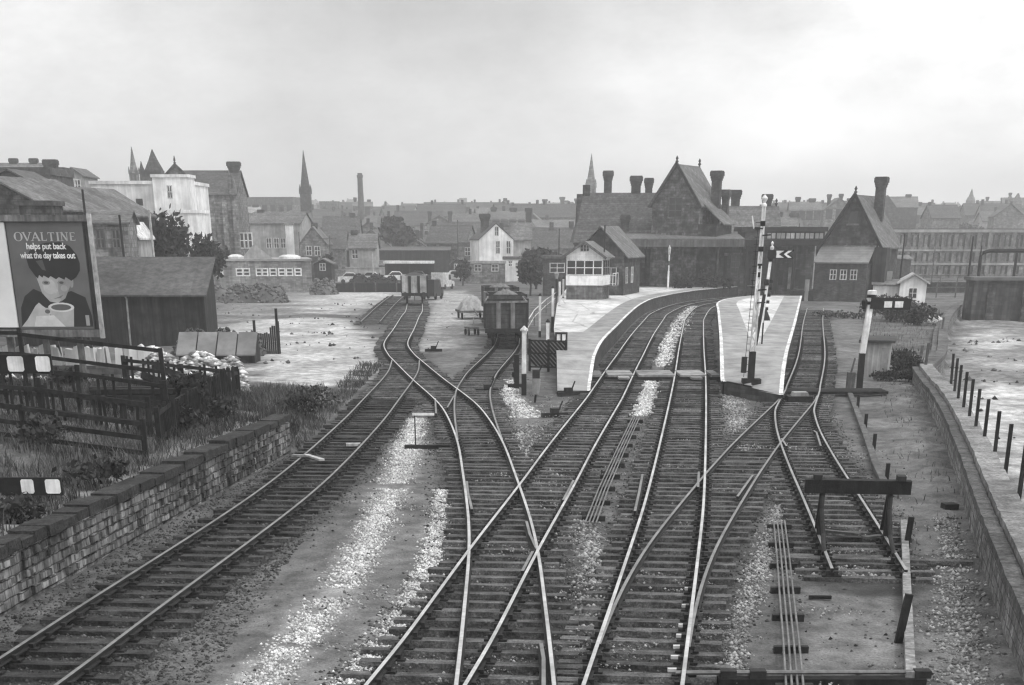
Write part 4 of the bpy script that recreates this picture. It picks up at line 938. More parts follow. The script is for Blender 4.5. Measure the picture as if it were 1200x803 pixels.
# gabled cross wing, turned so its right-hand slope shows
e = bpy.data.objects.new('cross_wing', None)
p0 = L(790, 280, SY-2); ang = R(-24); ca, sa = math.cos(ang), math.sin(ang)
def RT(o): o.location = (p0.x, p0.y, 0); o.rotation_euler = (0, 0, ang); return o
hw, dd = 2.65, 7.5; zE = L(768, 228, SY-2).z-.9; zA = L(789, 194, SY-2).z
w = MB(); w.prism([(-hw, -1), (hw, -1), (hw, zE), (0, zA-.12), (-hw, zE)], 'y', 0, dd); RT(w.build('wall', mat('cross_wing_stone', .10, .4, 1.6, .92, .4, brick=(.6, .26, .6), streak=.2, big=.3, fine=(1.6, .35)), th))
rf2 = RT(gable_roof(th, -hw, hw, 0, dd, zE, zA, .25, 'y', slate_pale))
finial(rf2, 0, -.2, zA); finial(rf2, 0, dd+.1, zA)
cp = MB()
for s in (-1, 1): cp.bar((s*(hw+.3), -.3, zE-.3), (0, -.3, zA+.2), .3, .25)
RT(cp.build('coping', soot_stone, th))
chimney(rf2, hw+.2, 5.2, zE-2.5, L(836, 200, SY).z, .95, 2); chimney(rf2, hw+.9, 6.6, zE-2.5, L(840, 222, SY).z, .7, 2)
sw = MB(); sw.prism([(0, -1), (5.5, -1), (5.5, zE-1.9), (0, zE-1.9)], 'x', hw, hw+2.1); o = sw.build('wall', soot_stone, th); RT(o); o.location = (p0.x+sa*0, p0.y, 0)
sr = MB(); sr.add([(hw-.1, 1.2, zE+.1), (hw-.1, 6., zE+.1), (hw+2.5, 6., zE-2.), (hw+2.5, 1.2, zE-2.), (hw-.1, 1.2, zE+.22), (hw-.1, 6., zE+.22), (hw+2.5, 6., zE-1.88), (hw+2.5, 1.2, zE-1.88)], [(3, 2, 1, 0), (4, 5, 6, 7), (0, 1, 5, 4), (1, 2, 6, 5), (2, 3, 7, 6), (3, 0, 4, 7)]); RT(sr.build('roof', slate_pale, th))
wn = window(th, -.7, .7, zE-1.2, zE+.6, 2, 3, y=0., fm=old_wood); RT(wn)
# right wing
S2 = 200.; a, b = L(846, 280, S2), L(914, 280, S2); rg = L(880, 243, S2+4)
w = MB(); y0 = S2-SY; w.prism([(y0, -1), (y0+8, -1), (y0+8, a.z), (y0+4, rg.z-.12), (y0, a.z)], 'x', a.x-1, b.x); w.build('wall', soot_stone, th)
rf3 = gable_roof(th, a.x-1, b.x, y0, y0+8, a.z, rg.z, .25, 'x', slate_pale)
chimney(rf3, L(863, 223, S2+4).x, y0+4.3, rg.z-1.2, L(863, 223, S2+4).z, .95); chimney(rf3, L(900, 228, S2+4).x, y0+4.3, rg.z-1., L(900, 228, S2+4).z, .9)
finial(rf3, b.x-.1, y0+4, rg.z)
MB().box(a.x-2, b.x+.2, y0-.5, y0-.1, a.z-.35, a.z-.12).build('gutter', pale_stone, th)
# platform awning in front of the station
th = thing('platform_awning', (c0.x, 186.5, .9), 'long dark awning over the far end of the left platform', 'awning'); T1 = th.location
a, b = D(697, 281, 184.)-T1, D(873, 281, 184.)-T1; zt = a.z; zb = (D(780, 289.5, 184.)-T1).z
MB().box(a.x, b.x, -2.6, -2.45, zb, zt).build('valance', mat('awning_valance', .085, .3, 2., .8, .2, streak=.35), th)
MB().add([(a.x, -2.5, zt), (b.x, -2.5, zt), (b.x, 3.2, zt+.5), (a.x, 3.2, zt+.5), (a.x, -2.5, zt+.08), (b.x, -2.5, zt+.08), (b.x, 3.2, zt+.58), (a.x, 3.2, zt+.58)], [(3, 2, 1, 0), (4, 5, 6, 7), (0, 1, 5, 4), (1, 2, 6, 5), (2, 3, 7, 6), (3, 0, 4, 7)]).build('roof', slate_pale, th)
for px in (700, 742, 800, 842, 868):
    x = (D(px, 300, 184.)-T1).x; MB().lathe([(.14, 0), (.09, .3), (.08, zb-.3), (.2, zb)], (x, -2.3, 0), 8).build('column', soot_stone, th)
# shrubs and the white lamp post in front of it
for k, px in enumerate((795, 812, 826, 840, 852)):
    q = D(px, 328, 182.); bush(['rounded shrub by the white lamp post under the awning', 'second shrub along from the white lamp post under the awning', 'largest dark shrub under the awning', 'fourth shrub along from the white lamp post under the awning', 'last low shrub before the island platform end'][k], q.x, 182+k*.6, 1.7, 1.3+.6*(k == 2)+.3*(k == 1), 260, .16, foliage, z=.85)
def lamp_post(label, px, py, Y, zt_py, z0=.9, bands=True, name='lamp_post'):
    b = D(px, py, Y); h = D(px, zt_py, Y).z-z0
    th = thing(name, (b.x, Y, z0), label, 'lamp post')
    MB().lathe([(.10, -.2), (.10, h*.42), (.075, h*.43), (.07, h*.8)], n=8).build('post', white_paint, th)
    MB().lathe([(.085, h*.56), (.085, h*.66)], n=8).build('black_band', black_paint, th)
    MB().lathe([(.07, h*.8), (.1, h*.82), (.17, h*.96), (.06, h), (.01, h*1.04)], n=8).build('lantern', dirty_white, th); return th
lamp_post('white and black banded lamp post before the station awning', 783, 330, 181., 289)
# low dark roof with clerestory lights linking to the right gable
th = thing('covered_footway', (31, 192, .7), 'dark flat roofed covered way with a row of pale windows between station and gable house', 'covered way'); T2 = th.location
def L2(px, py, Y=188.): return D(px, py, Y)-T2
a, b = L2(873, 285), L2(966, 285); zt = L2(900, 266).z; zm = L2(900, 271.5).z; zl2 = L2(900, 281).z; yb_ = -4.
MB().box(a.x-.4, b.x+.3, yb_-.02, 3, zm, zt).build('roof', mat('covered_way_roof', .03, .4, 2.), th)
MB().box(a.x, b.x, yb_+.1, 2.5, zl2-.02, zm-.005).build('clerestory_wall', soot_brick, th)
for i in range(6):
    x0 = L2(899+i*11.2, 276).x; 
    if i < 6: window(th, x0, x0+.95, zl2+.08, zm-.1, 2, 1, y=yb_+.1, bar=.07, fm=dark_wood, pm=mat('pale_glazing', .42, .25, 2., .4, .0))
MB().box(a.x-.3, b.x+.2, yb_-.2, 2.6, zl2-.6, zl2-.05).build('beam', dark_wood, th)
MB().box(a.x, b.x, 1.5, 2.4, -1, zl2-.62).build('back_wall', mat('covered_way_wall', .085, .4, 1.2, .9, .3, brick=(.5, .2, .8), streak=.4), th)
for k, (px, w_, z0_, z1_) in enumerate(((884, .9, -.4, 1.9), (896, .5, .3, 1.5), (916, 1.1, -.4, 2.1), (926, .5, .2, 1.7), (938, .6, -.2, 2.0), (946, .45, .1, 1.8), (952, .7, -.4, 1.2))):
    x = L2(px, 300).x; MB().box(x-w_/2, x+w_/2, 1.42, 1.498, z0_, z1_).build('door' if w_ > .8 else 'notice_board', mat('notice_%d' % (k % 3), (.04, .32, .18)[k % 3] if w_ < .8 else .03, .4, 3., .8, .1), th)
for px in (876, 908, 931, 958): x = L2(px, 300).x; MB().box(x-.16, x+.16, yb_-.1, yb_+.2, -.8, zl2-.61).build('column', dark_wood, th)
# gable house on the right
GY = 176.; q = D(992, 345, GY); th = thing('gable_house', (q.x, GY, .3), 'dark stone gabled station house with one tall chimney right of the covered way', 'house', rz=R(-25)); T3 = th.location
def L3(py): return D(992, py, GY).z-.3
hw = 2.85; zE = L3(283)-.2; zA = L3(230); dd = 9.
w = MB(); w.prism([(-hw, -1), (hw, -1), (hw, zE), (0, zA-.12), (-hw, zE)], 'y', 0, dd); w.build('wall', mat('gable_stone', .06, .45, 1.2, .92, .4, brick=(.6, .26, .85), streak=.15, big=.25, fine=(1.6, .4)), th)
rf = gable_roof(th, -hw, hw, 0, dd, zE, zA, .35, 'y', slate_pale); finial(rf, 0, -.2, zA)
cp = MB()
for s in (-1, 1): cp.bar((s*(hw+.4), -.4, zE-.4), (0, -.4, zA+.2), .28, .25)
cp.build('bargeboard', dark_wood, th)
chimney(rf, 1.2, 5.5, zA-2.2, D(1018, 208, GY+5).z-.3, .95, 2)
zt, zb = L3(290), L3(308.5)
MB().add([(-hw-.25, -2.5, zb), (hw-.3, -2.5, zb), (hw-.3, -.02, zt), (-hw-.25, -.02, zt), (-hw-.25, -2.5, zb+.12), (hw-.3, -2.5, zb+.12), (hw-.3, -.02, zt+.12), (-hw-.25, -.02, zt+.12)], [(3, 2, 1, 0), (4, 5, 6, 7), (0, 1, 5, 4), (1, 2, 6, 5), (2, 3, 7, 6), (3, 0, 4, 7)]).build('lean_to_roof', mat('lean_to_slates', .20, .2, 1.5, .8, .2, rows=((0, .5, 1), .2, .15)), th)
MB().box(-hw-.1, hw-.45, -2.3, -.01, -1, zb-.02).build('lean_to_wall', soot_brick, th)
for x in (-1.3, -.25, .8): window(th, x, x+.62, L3(327), L3(316), 2, 2, y=-2.3, bar=.09, fm=dirty_white)
MB().box(hw-.2, hw+1.1, -.9, .4, -1, L3(290)).build('buttress', mat('buttress_stone', .035, .4, 1.5, .9, .3, streak=.5), th)
MB().box(-hw-.9, -hw-.5, -2.7, -2.4, -.5, 1.6).build('gate_pier', pale_stone, th)

# trim that gives the station its lines: cornices, lintels, gutters, downpipes and a row of openings under the awning
ST = [o for o in col.objects if o.name.startswith('station_building')][0]; T0 = ST.location
a, b = L(677, 280, SY), L(768, 280, SY)
MB().box(a.x-.1, b.x+.1, -.16, -.003, a.z-.95, a.z-.7).build('cornice', mid_stone, ST)
MB().box(a.x-.5, b.x+.3, -.66, -.5, a.z-.55, a.z-.38).build('gutter', iron_rust, ST)
for px in (684, 700, 757): x = L(px, 300, SY).x; MB().tube([(x, -.12, -.5), (x, -.12, a.z-.5)], .07, 6).build('downpipe', iron_rust, ST)

fw = MB().box(b.x+.02, L(872, 300, SY+2).x, -.8, 0, -1, L(800, 286, SY).z); fw.build('front_wall', mat('platform_front_wall', .075, .4, 1.6, .92, .4, brick=(.6, .26, .6), streak=.25, big=.35), ST)
for k, px in enumerate((776, 792, 808, 826, 846, 862)):
    x = L(px, 310, SY-.8).x; z0_, z1_ = L(px, 326, SY-.8).z, L(px, 300, SY-.8).z
    if k in (1, 4): MB().box(x-.55, x+.55, -.86, -.78, -.2, z1_).build('door', dark_wood, ST); MB().box(x-.7, x+.7, -.9, -.79, z1_+.002, z1_+.28).build('lintel', mid_stone, ST)
    else: window(ST, x-.5, x+.5, z0_+.5, z1_, 2, 3, y=-.8, bar=.09, fm=old_wood); MB().box(x-.75, x+.75, -.92, -.79, z1_+.06, z1_+.3).build('lintel', mid_stone, ST)
GH = [o for o in col.objects if o.name.startswith('gable_house')][0]
q_ = L3; MB().box(-.45, .45, -.03, .04, L3(262), L3(249)).build('slit_window', glass_dark, GH); MB().box(-.65, .65, -.1, -.002, L3(264.5), L3(262.2)).build('sill', mid_stone, GH)
MB().box(-2.95, 2.95, -.12, -.003, L3(289.5), L3(287.5)).build('string_course', mid_stone, GH)
MB().tube([(2.7, -.1, -1), (2.7, -.1, L3(286))], .08, 6).build('downpipe', iron_rust, GH)
# ================================================================ YARD: wagons, vehicles, huts
plank_d = mat('wagon_planks', .055, .45, 2., .9, .3, rows=((0, 0, 1), .2, .35), streak=.35)
plank_l = mat('pale_wagon_planks', .16, .3, 2., .9, .3, streak=.35)
def wagon(label, loc, rz, Lw=5.6, W=2.45, zt=2.35, body=plank_d, stanch=plank_l, load=None, group='open goods wagons', endpost=True):
    th = thing('open_wagon', loc, label, 'goods wagon', group, rz)
    MB().box(-W/2+.15, W/2-.15, -.0, Lw, .86, 1.08).build('underframe', iron_rust, th)
    MB().box(-W/2, W/2, .05, Lw-.05, 1.08, 1.16).build('floor', old_wood, th)
    for y in (.02, Lw-.1): e = MB().box(-W/2, W/2, y, y+.08, 1.10, zt).build('end_boards', body, th); 
    for s in (-1, 1): MB().box(s*W/2-.04, s*W/2+.04, .1, Lw-.1, 1.10, zt-.004).build('side_boards', body, th)
    for x in (-.42, .42): MB().box(x-.13, x+.13, -.09, .02, .95, zt-.02).build('end_stanchion', stanch, th)
    cr = MB()
    for s in (-1, 1): MB().box(s*W/2-.06, s*W/2+.06, -.03, .12, 1.1, zt+.02).build('corner_plate', iron_rust, th)
    hb = MB().box(-W/2, W/2, -.12, .03, .84, 1.09).build('headstock', black_paint, th)
    for x in (-.87, .87): MB().tube([(x, -.1, .97), (x, -.42, .97)], .09, 8).tube([(x, -.42, .97), (x, -.47, .97)], .22, 12).build('buffer', iron_rust, th)
    MB().tube([(0, -.1, .95), (0, -.3, .93), (0, -.32, .7), (0, -.25, .5)], .035, 6).build('coupling', iron_rust, th)
    for y in (1.3, Lw-1.3):
        for s in (-1, 1):
            w = MB(); w.tube([(s*.70, y, .62), (s*.80, y, .62)], .47, 18); w.tube([(s*.66, y, .62), (s*.70, y, .62)], .50, 18); o = w.build('wheel', iron_rust, th)
            MB().box(s*.95-.09, s*.95+.09, y-.14, y+.14, .5, .86).build('axlebox', iron_rust, th)
    if load:
        mb = MB(); k = 12
        for i in range(k+1):
            for j in range(k+1):
                u, v = i/k, j/k; mb.v.append((-W/2+.08+(W-.16)*u, .15+(Lw-.3)*v, load[0]+(load[1]-load[0])*(math.sin(math.pi*u)**.7)*(math.sin(math.pi*v)**.4)*random.uniform(.85, 1.1)))
        mb.f = [(i*(k+1)+j, (i+1)*(k+1)+j, (i+1)*(k+1)+j+1, i*(k+1)+j+1) for i in range(k) for j in range(k)]; mb.m = [0]*len(mb.f); mb.build('load', load[2], th)
    return th
coal = mat('coal', .025, .5, 8., .7, .8)
sheetm = mat('wagon_sheet', .12, .3, 2., .8, .3)
E_ = CL['E']
def onE(y, key='E'): P = CL[key]; return float(np.interp(y, P[:, 1], P[:, 0]))
w1 = wagon('nearest dark open goods wagon with two pale uprights on its end', (onE(99.3), 99.3, .0), R(1.5), zt=2.45, load=(1.5, 2.1, coal))
rim = MB()
for s in (-1, 1): rim.bar((s*1.25, .0, 2.47), (s*1.02, .9, 2.74), .06, .06)
rim.bar((-1.3, -.02, 2.46), (1.3, -.02, 2.5), .08, .1); rim.build('rim', plank_l, w1)
wagon('dark open wagon with a sheeted load coupled behind the nearest wagon', (onE(106.), 106., .0), R(2), zt=2.42, stanch=plank_d, load=(1.5, 2.2, sheetm))
wagon('third open wagon in the row, highest loaded, farthest from the foot crossing', (onE(112.8), 112.8, .0), R(3), zt=2.45, stanch=plank_d, load=(1.9, 2.7, mat('scrap_load', .14, .5, 4., .8, .6)))
wagon('fourth open wagon in the row with low pale sides', (onE(119.6), 119.6, .0), R(4), zt=2.3, body=plank_l, load=(1.6, 2.1, coal))
wagon('last open wagon in the row, nearest the white cottage', (onE(126.6), 126.6, .0), R(4), zt=2.5, load=(2.0, 2.7, mat('scrap_load', .14)))
wagon('lone open wagon with pale boarded end far up the yard', (onE(161, 'B'), 161, .0), R(3), zt=2.55, body=mat('bleached_wagon_planks', .34, .3, 2., .9, .3, streak=.3), stanch=black_paint, load=(2.3, 2.75, coal))
def car(label, loc, rz, m, van=False, group='vehicles parked at the back of the yard', Lc=3.9, sc=1.):
    th = thing('parked_van' if van else 'parked_car', loc, label, 'van' if van else 'car', group, rz); w = .78
    prof = [(-Lc/2, .3), (Lc/2, .3), (Lc/2, .75), (Lc/2-.1, .88)]+([(Lc/2-.9, .95), (Lc/2-1.3, 1.85), (-Lc/2, 1.9)] if van else [(Lc/2-1.1, .93), (-Lc/2+.7, .93), (-Lc/2+.05, .86)])
    b = MB().prism(prof, 'y', -w, w).build('body', m, th)
    if not van:
        c = MB(); pr = [(Lc/2-1.15, .92), (Lc/2-1.65, 1.4), (-Lc/2+1.15, 1.42), (-Lc/2+.6, .92)]; c.prism(pr, 'y', -w*.86, w*.86); c.build('cabin', m, th)
        MB().prism([(p[0]*.93, .95+(p[1]-.92)*.75) for p in pr], 'y', -w*.87, w*.87).build('window', glass_dark, th)
    else: MB().prism([(Lc/2-1.0, 1.05), (Lc/2-1.3, 1.65), (Lc/2-1.9, 1.65), (Lc/2-1.9, 1.05)], 'y', -w*1.005, w*1.005).build('window', glass_dark, th)
    for x in (-Lc/2+.75, Lc/2-.75):
        for s in (-1, 1): MB().tube([(x, s*(w-.16), .3), (x, s*(w+.02), .3)], .3, 12).build('wheel', black_paint, th)
    return th
shades = [('white', white_paint), ('dark', mat('dark_car_paint', .03, .1, 1., .3, 0.)), ('grey', mat('grey_car_paint', .2, .1, 1., .3, 0.)), ('pale grey', mat('pale_car_paint', .45, .1, 1., .3, 0.))]
for k, (px, si, rz) in enumerate(((412, 0, 5), (437, 3, -4), (466, 0, 3), (492, 1, 0), (535, 3, 10), (547, 1, 80))):
    Y = 238+3*k; q = D(px, 322, Y); place = ['leftmost in the row behind the coal heap', 'second from the left, behind the coal heap', 'third from the left, beside the coal bins', 'under the pale flat shed roof', 'right of the white van', 'nearest the white cottage'][k]
    car('%s saloon car %s' % (shades[si][0], place), (q.x, Y, gz(q.x, Y)), R(rz), shades[si][1])
q = D(519, 326, 215); car('boxy white van standing right of the lone far wagon', (q.x, 215, gz(q.x, 215)), R(70), dirty_white, True)
q = D(506, 340, 180); car('dark van standing just right of the lone far wagon', (q.x, 180, gz(q.x, 180)), R(78), shades[1][1], True)
q = D(552, 352, 138); th = thing('loaded_cart', (q.x, 138, gz(q.x, 138)), 'low flat cart with a pale mounded load left of the row of wagons', 'cart', rz=.15)
MB().box(-1.1, 1.1, -1.8, 1.8, .5, .66).build('deck', old_wood, th); lm = MB()
for i in range(9):
    for j in range(9): lm.v.append((-1.05+2.1*i/8, -1.7+3.4*j/8, .66+1.05*(math.sin(math.pi*i/8)**.6)*(math.sin(math.pi*j/8)**.5)*random.uniform(.75, 1.1)))
lm.f = [(i*9+j, i*9+9+j, i*9+10+j, i*9+j+1) for i in range(8) for j in range(8)]; lm.m = [0]*64; lm.build('load', pale_stone, th)
for x in (-.9, .9):
    for y in (-1.2, 1.2): MB().tube([(x-.06, y, .34), (x+.06, y, .34)], .34, 14).build('wheel', iron_rust, th)
MB().bar((0, -1.8, .8), (.1, -3.3, .35), .08, .08).build('drawbar', old_wood, th)
q = D(437, 331, 205); heap('dark coal heap held by low boards at the back of the yard', q.x, 205, 6.5, 4, 1.9, 400, .12, coal, coal, 'coal_heap', 'heap')
th = thing('coal_bin', (q.x, 202.5, gz(q.x, 202)), 'low dark board wall of the coal bins in front of the coal heap', 'bin')
MB().box(-4.5, 5.2, -.05, .05, 0, .95).build('front_boards', dark_wood, th)
for x in (-4.5, -2., .5, 3., 5.2): MB().box(x-.08, x+.08, -.12, .05, -.2, 1.05).build('post', old_wood, th)
q = G(553, 392, 0); th = thing('platform_trolley', (q.x, q.y, -.05), 'small hand trolley standing beside the nearest wagon', 'trolley', rz=.3)
MB().box(-.35, .35, -.6, .6, .42, .5).build('deck', old_wood, th); MB().tube([(-.3, .6, .5), (-.3, .7, 1.2), (.3, .7, 1.2), (.3, .6, .5)], .03, 6).build('handle', pale_wood, th)
for x in (-.33, .33):
    for y in (-.4, .4): MB().tube([(x-.04, y, .2), (x+.04, y, .2)], .2, 10).build('wheel', black_paint, th)
th = thing('canopy_shed', (D(480, 325, 250).x, 250, gz(-18, 250)), 'open shed with a thin white roof at the back of the yard', 'shed')
zt = D(480, 306, 250).z-th.location.z
MB().box(-3.6, 3.6, -2, 2, zt-.3, zt).build('roof', white_paint, th)
for x in (-3.3, 0, 3.3): MB().box(x-.1, x+.1, -1.9, -1.7, -.2, zt-.3).build('post', dark_wood, th)
MB().box(-3.5, 3.5, 1.7, 1.8, -.2, zt-.3).build('back_wall', dark_wood, th)
# low flat roofed building with small windows, mounds in front
Yf = 203.; a, b = D(236, 340, Yf), D(366, 340, Yf); th = thing('works_building', ((a.x+b.x)/2, Yf, gz(-30, Yf)), 'long low pale stone building with a row of small white windows', 'building', rz=R(9)); z0 = th.location.z
hw = (b.x-a.x)/2; zt = D(300, 306, Yf).z-z0
MB().box(-hw, hw, 0, 14, -.5, zt).build('wall', mat('works_stone', .22, .2, 1.5, .9, .3, brick=(.5, .2, .85), streak=.2), th)
MB().box(-hw-.15, hw+.15, -.15, 14.1, zt+.002, zt+.22).build('roof', mat('works_parapet', .30, .2, 1.5, .9, .2), th)
zw0, zw1 = D(300, 323, Yf).z-z0, D(300, 315, Yf).z-z0
for px in (258, 281, 289, 304, 310, 320, 330, 339, 349):
    x = D(px, 320, Yf).x-th.location.x; window(th, x-.36, x+.36, zw0, zw1, 1, 2, y=0, bar=.16, fm=white_paint)
for k in range(3): window(th, 2.+k*3.6, 4+k*3.6, zw0-.6, zw1, 2, 2, y=hw, bar=.1, axis='x', sgn=1, fm=dirty_white)
MB().lathe([(.9, 0), (.95, .25), (.6, .45), (.1, .5)], (D(277, 306, Yf).x-th.location.x, 1.2, zt+.2), 14).build('roof_light', white_paint, th)
MB().lathe([(1.3, 0), (1.3, .25), (.8, .42), (.1, .46)], (D(340, 306, Yf).x-th.location.x, 1.6, zt+.2), 14).build('roof_light', white_paint, th)
xg = D(304, 300, Yf).x-th.location.x; mb = MB(); mb.prism([(xg-2.1, zt+.2), (xg+1.6, zt+.2), (xg-.5, zt+1.75)], 'y', 2, 6); mb.build('gabled_rooflight', pale_stone, th)
for lab, px, py, Y, w, d, h in (('broad low earth mound before the low stone building', 275, 348, 175, 9, 5, 1.5), ('earth mound at the corner of the low stone building', 300, 346, 172, 6.5, 4, 1.7), ('dark scrap pile at the right end of the low stone building', 379, 338, 195, 3., 3, 1.6)):
    q = D(px, py, Y); heap(lab, q.x, Y, w, d, h, 300, .14, mat('mound_earth', .13, .4, 2., .95, .4, island=.4), mat('mound_core', .12, .35, 1., .95, .5), 'earth_mound', 'heap')
# poles and posts in the yard and town
def pole(label, px, yb, Y, yt, r=.12, m=old_wood, arms=0, name='telegraph_pole', cat='pole', z0=None, lean=0.):
    b = D(px, yb, Y); z0 = gz(b.x, Y) if z0 is None else z0; h = D(px, yt, Y).z-z0
    th = thing(name, (b.x, Y, z0), label, cat); MB().tube([(0, 0, -.3), (lean*h, 0, h)], r, 8, r2=r*.7).build('pole', m, th)
    for k in range(arms): MB().box(-1.0+lean*h, 1.+lean*h, -.16, -.06, h-.5-k*.5, h-.38-k*.5).build('crossarm', m, th)
    return th
pole('tall pale post rising before the dark tree on the left', 180, 300, 116, 246, .11, pale_wood)
pole('dark slim post left of the pale post before the dark tree', 145, 300, 112, 252, .10, black_paint)
pole('short pale post right of the dark tree on the left', 221, 300, 150, 279, .10, pale_wood)
pole('dark pole behind the top right corner of the hoarding', 102, 270, 112, 222, .11, black_paint)
pole('telegraph pole with one crossarm before the white cottage', 537, 312, 300, 258, .16, old_wood, 1)
pole('thin dark pole to the left of the signal box', 655, 300, 200, 268, .09, old_wood)
pole('pale post beside the open canopy shed', 437, 318, 240, 296, .12, pale_wood)
th = thing('chimney_stack', (D(341, 300, 240).x, 240, gz(-35, 240)), 'pale rendered chimney stack standing among the left roofs', 'chimney'); MB().box(-.5, .5, -.5, .5, 0, D(341, 264, 240).z-th.location.z).build('shaft', white_render, th); MB().box(-.6, .6, -.6, .6, D(341, 264, 240).z-th.location.z, D(341, 262, 240).z-th.location.z).build('cap', pale_stone, th)

# ================================================================ SIGNALS AND POSTS NEAR THE LEFT PLATFORM
def sig_post(label, px, yb, z0, yt, yblack, r=.13, Y=None, name='signal_post', cat='signal', pxt=None):
    q = G(px, yb, z0); h = D(px, yt, q.y).z-z0; hb = D(px, yblack, q.y).z-z0
    th = thing(name, (q.x, q.y, z0), label, cat); ln = 0.
    if pxt: ln = (D(pxt, yt, q.y).x-q.x)/h
    MB().box(-r*1.05, r*1.05, -r*1.05, r*1.05, -.2, hb).build('base', black_paint, th)
    mb = MB(); mb.bar((0, 0, hb), (ln*h, 0, h), r*1.9, r*1.9, up=(0, 1, 0)); mb.build('post', white_paint, th)
    return th, h, hb, ln
th, h, hb, _ = sig_post('square white post with black base beside the lattice fence, nearest the diamond crossing', 614, 461, 0, 388, 438, .10)
MB().lathe([(.17, h), (.17, h+.06), (.1, h+.12), (.02, h+.2)], n=8).build('cap', dirty_white, th)
MB().box(-.42, -.2, -.1, .1, .2, 1.5).build('wire_box', black_paint, th); MB().box(.14, .30, -.06, .06, h-.9, h-.65).build('bracket', iron_rust, th)
for lab, px, yb, yt, ybk, r in (('slim white post rising behind the lattice fence', 641.5, 428, 378, 412, .09), ('white post with dark base halfway along the platform back fence', 647.4, 388, 338, 371, .09), ('white post just in front of the signal box, nearer the track of the two', 655.4, 373, 330, 358, .09), ('white post closest to the signal box wall', 659.8, 362, 327, 348, .09), ('grey post at the bend of the path below the platform', 632.5, 394, 347, 388, .08)):
    th, h, hb, _ = sig_post(lab, px, yb, 0, yt, ybk, r, name='fence_post', cat='post')
    MB().lathe([(r*1.3, h), (r*1.3, h+.05), (.02, h+.16)], n=8).build('cap', black_paint, th)
# lamp on the one nearest the box
q = G(656.4, 372, 0); th = thing('oil_lamp', (q.x-.35, q.y, -.05), 'old oil lamp on a thin dark pole left of the signal box', 'lamp'); h = D(656, 318, q.y).z
MB().tube([(0, 0, 0), (0, 0, h-.5)], .05, 6).build('pole', black_paint, th); MB().lathe([(.12, h-.5), (.2, h-.15), (.22, h-.12), (.05, h+.02)], n=6).build('lantern', grey_paint, th)
# handrail curving along the path
P = [G(x, y, 0.) for x, y in ((614, 415), (618, 396), (626, 381), (640, 366), (652, 356))]
th = thing('handrail', tuple(P[0]), 'pale handrail curving up along the back of the left platform', 'railing')
MB().tube([p-P[0]+Vector((0, 0, 1.0)) for p in P], .04, 6).build('top_rail', dirty_white, th)
MB().tube([p-P[0]+Vector((0, 0, .55)) for p in P], .03, 6).build('mid_rail', dirty_white, th)
for p in P: MB().tube([p-P[0]+Vector((0, 0, -.2)), p-P[0]+Vector((0, 0, 1.0))], .04, 6).build('post', old_wood, th)
# lattice fence
a, b = G(620.5, 433, 0), G(664, 437, 0); b.y = a.y-.6; ln = (b-a).length
th = thing('lattice_fence', tuple(a), 'black diagonal slatted fence at the foot of the left platform ramp', 'fence', rz=math.atan2(b.y-a.y, b.x-a.x)); hF = 1.35
pn = MB().box(.02, ln-.02, .05, .07, .18, hF-.1).build('back_panel', mat('fence_back', .33, .25, 4., .8, .2), th)
n = 9
for k in range(-4, n):
    x0, x1 = k*ln/n, k*ln/n+1.25; z0, z1 = hF-.05, .12
    if x0 < 0: z0 = z0+(z1-z0)*(-x0)/(x1-x0); x0 = 0
    if x1 > ln: z1 = z0+(z1-z0)*(ln-x0)/(x1-x0); x1 = ln
    if x1-x0 > .1: MB().bar((x0, .02, z0), (x1, .02, z1), .03, .085).build('slat', black_paint, th)
for x in (0, ln*.52, ln): MB().box(x-.05, x+.05, -.03, .09, -.2, hF+.03).build('post', black_paint, th)
for z in (.12, hF*.55, hF-.04): MB().box(0, ln, -.008, .004, z-.035, z+.035).build('rail', black_paint, th)
q = G(657.5, 412, .5); th = thing('framed_sign', (q.x, q.y, 0.), 'black square frame with two pale panels on a short post at the platform ramp', 'sign'); zb, zt = D(657, 402, q.y).z, D(657, 390.5, q.y).z; hw = .29
fr = MB(); hw = (D(664, 396, q.y).x-D(651.5, 396, q.y).x)/2
for x in (-hw, 0, hw): fr.box(x-.045, x+.045, -.04, .04, zb, zt)
for z in (zb, zt): fr.box(-hw-.045, hw+.045, -.035, .035, z-.045, z+.045)
fr.build('frame', black_paint, th); MB().box(-hw, hw, -.01, .01, zb, zt).build('panel', white_paint, th); MB().box(-.05, .05, -.05, .05, -.2, zb-.045).build('post', black_paint, th)
q = G(628, 470, 0); th = thing('point_lever', (q.x, q.y, -.05), 'tapered grey iron lever box with a black head before the lattice fence', 'lever')
MB().prism([(-.13, .30), (.12, .30), (.19, .85), (-.16, .9)], 'y', -.12, .12).build('box', grey_paint, th); MB().box(-.15, .15, -.13, .13, .9, 1.2).build('head', iron_rust, th); MB().tube([(-.05, 0, -.1), (0, 0, .36)], .05, 6).build('foot', black_paint, th)
MB().tube([(.1, -.05, 1.1), (.25, -.1, 1.4), (.4, -.1, 1.38)], .03, 6).build('handle', black_paint, th)
q = G(608, 452, 0); th = thing('point_lever', (q.x, q.y, -.05), 'black hand lever with weight left of the white signal post', 'lever')
MB().box(-.5, .3, -.12, .12, -.02, .12).build('base', dark_wood, th); MB().tube([(-.1, 0, .1), (-.25, 0, 1.0)], .035, 6).build('handle', black_paint, th); MB().lathe([(.05, .35), (.16, .42), (.16, .6), (.05, .66)], (-.16, 0, 0), 8).build('weight', black_paint, th)
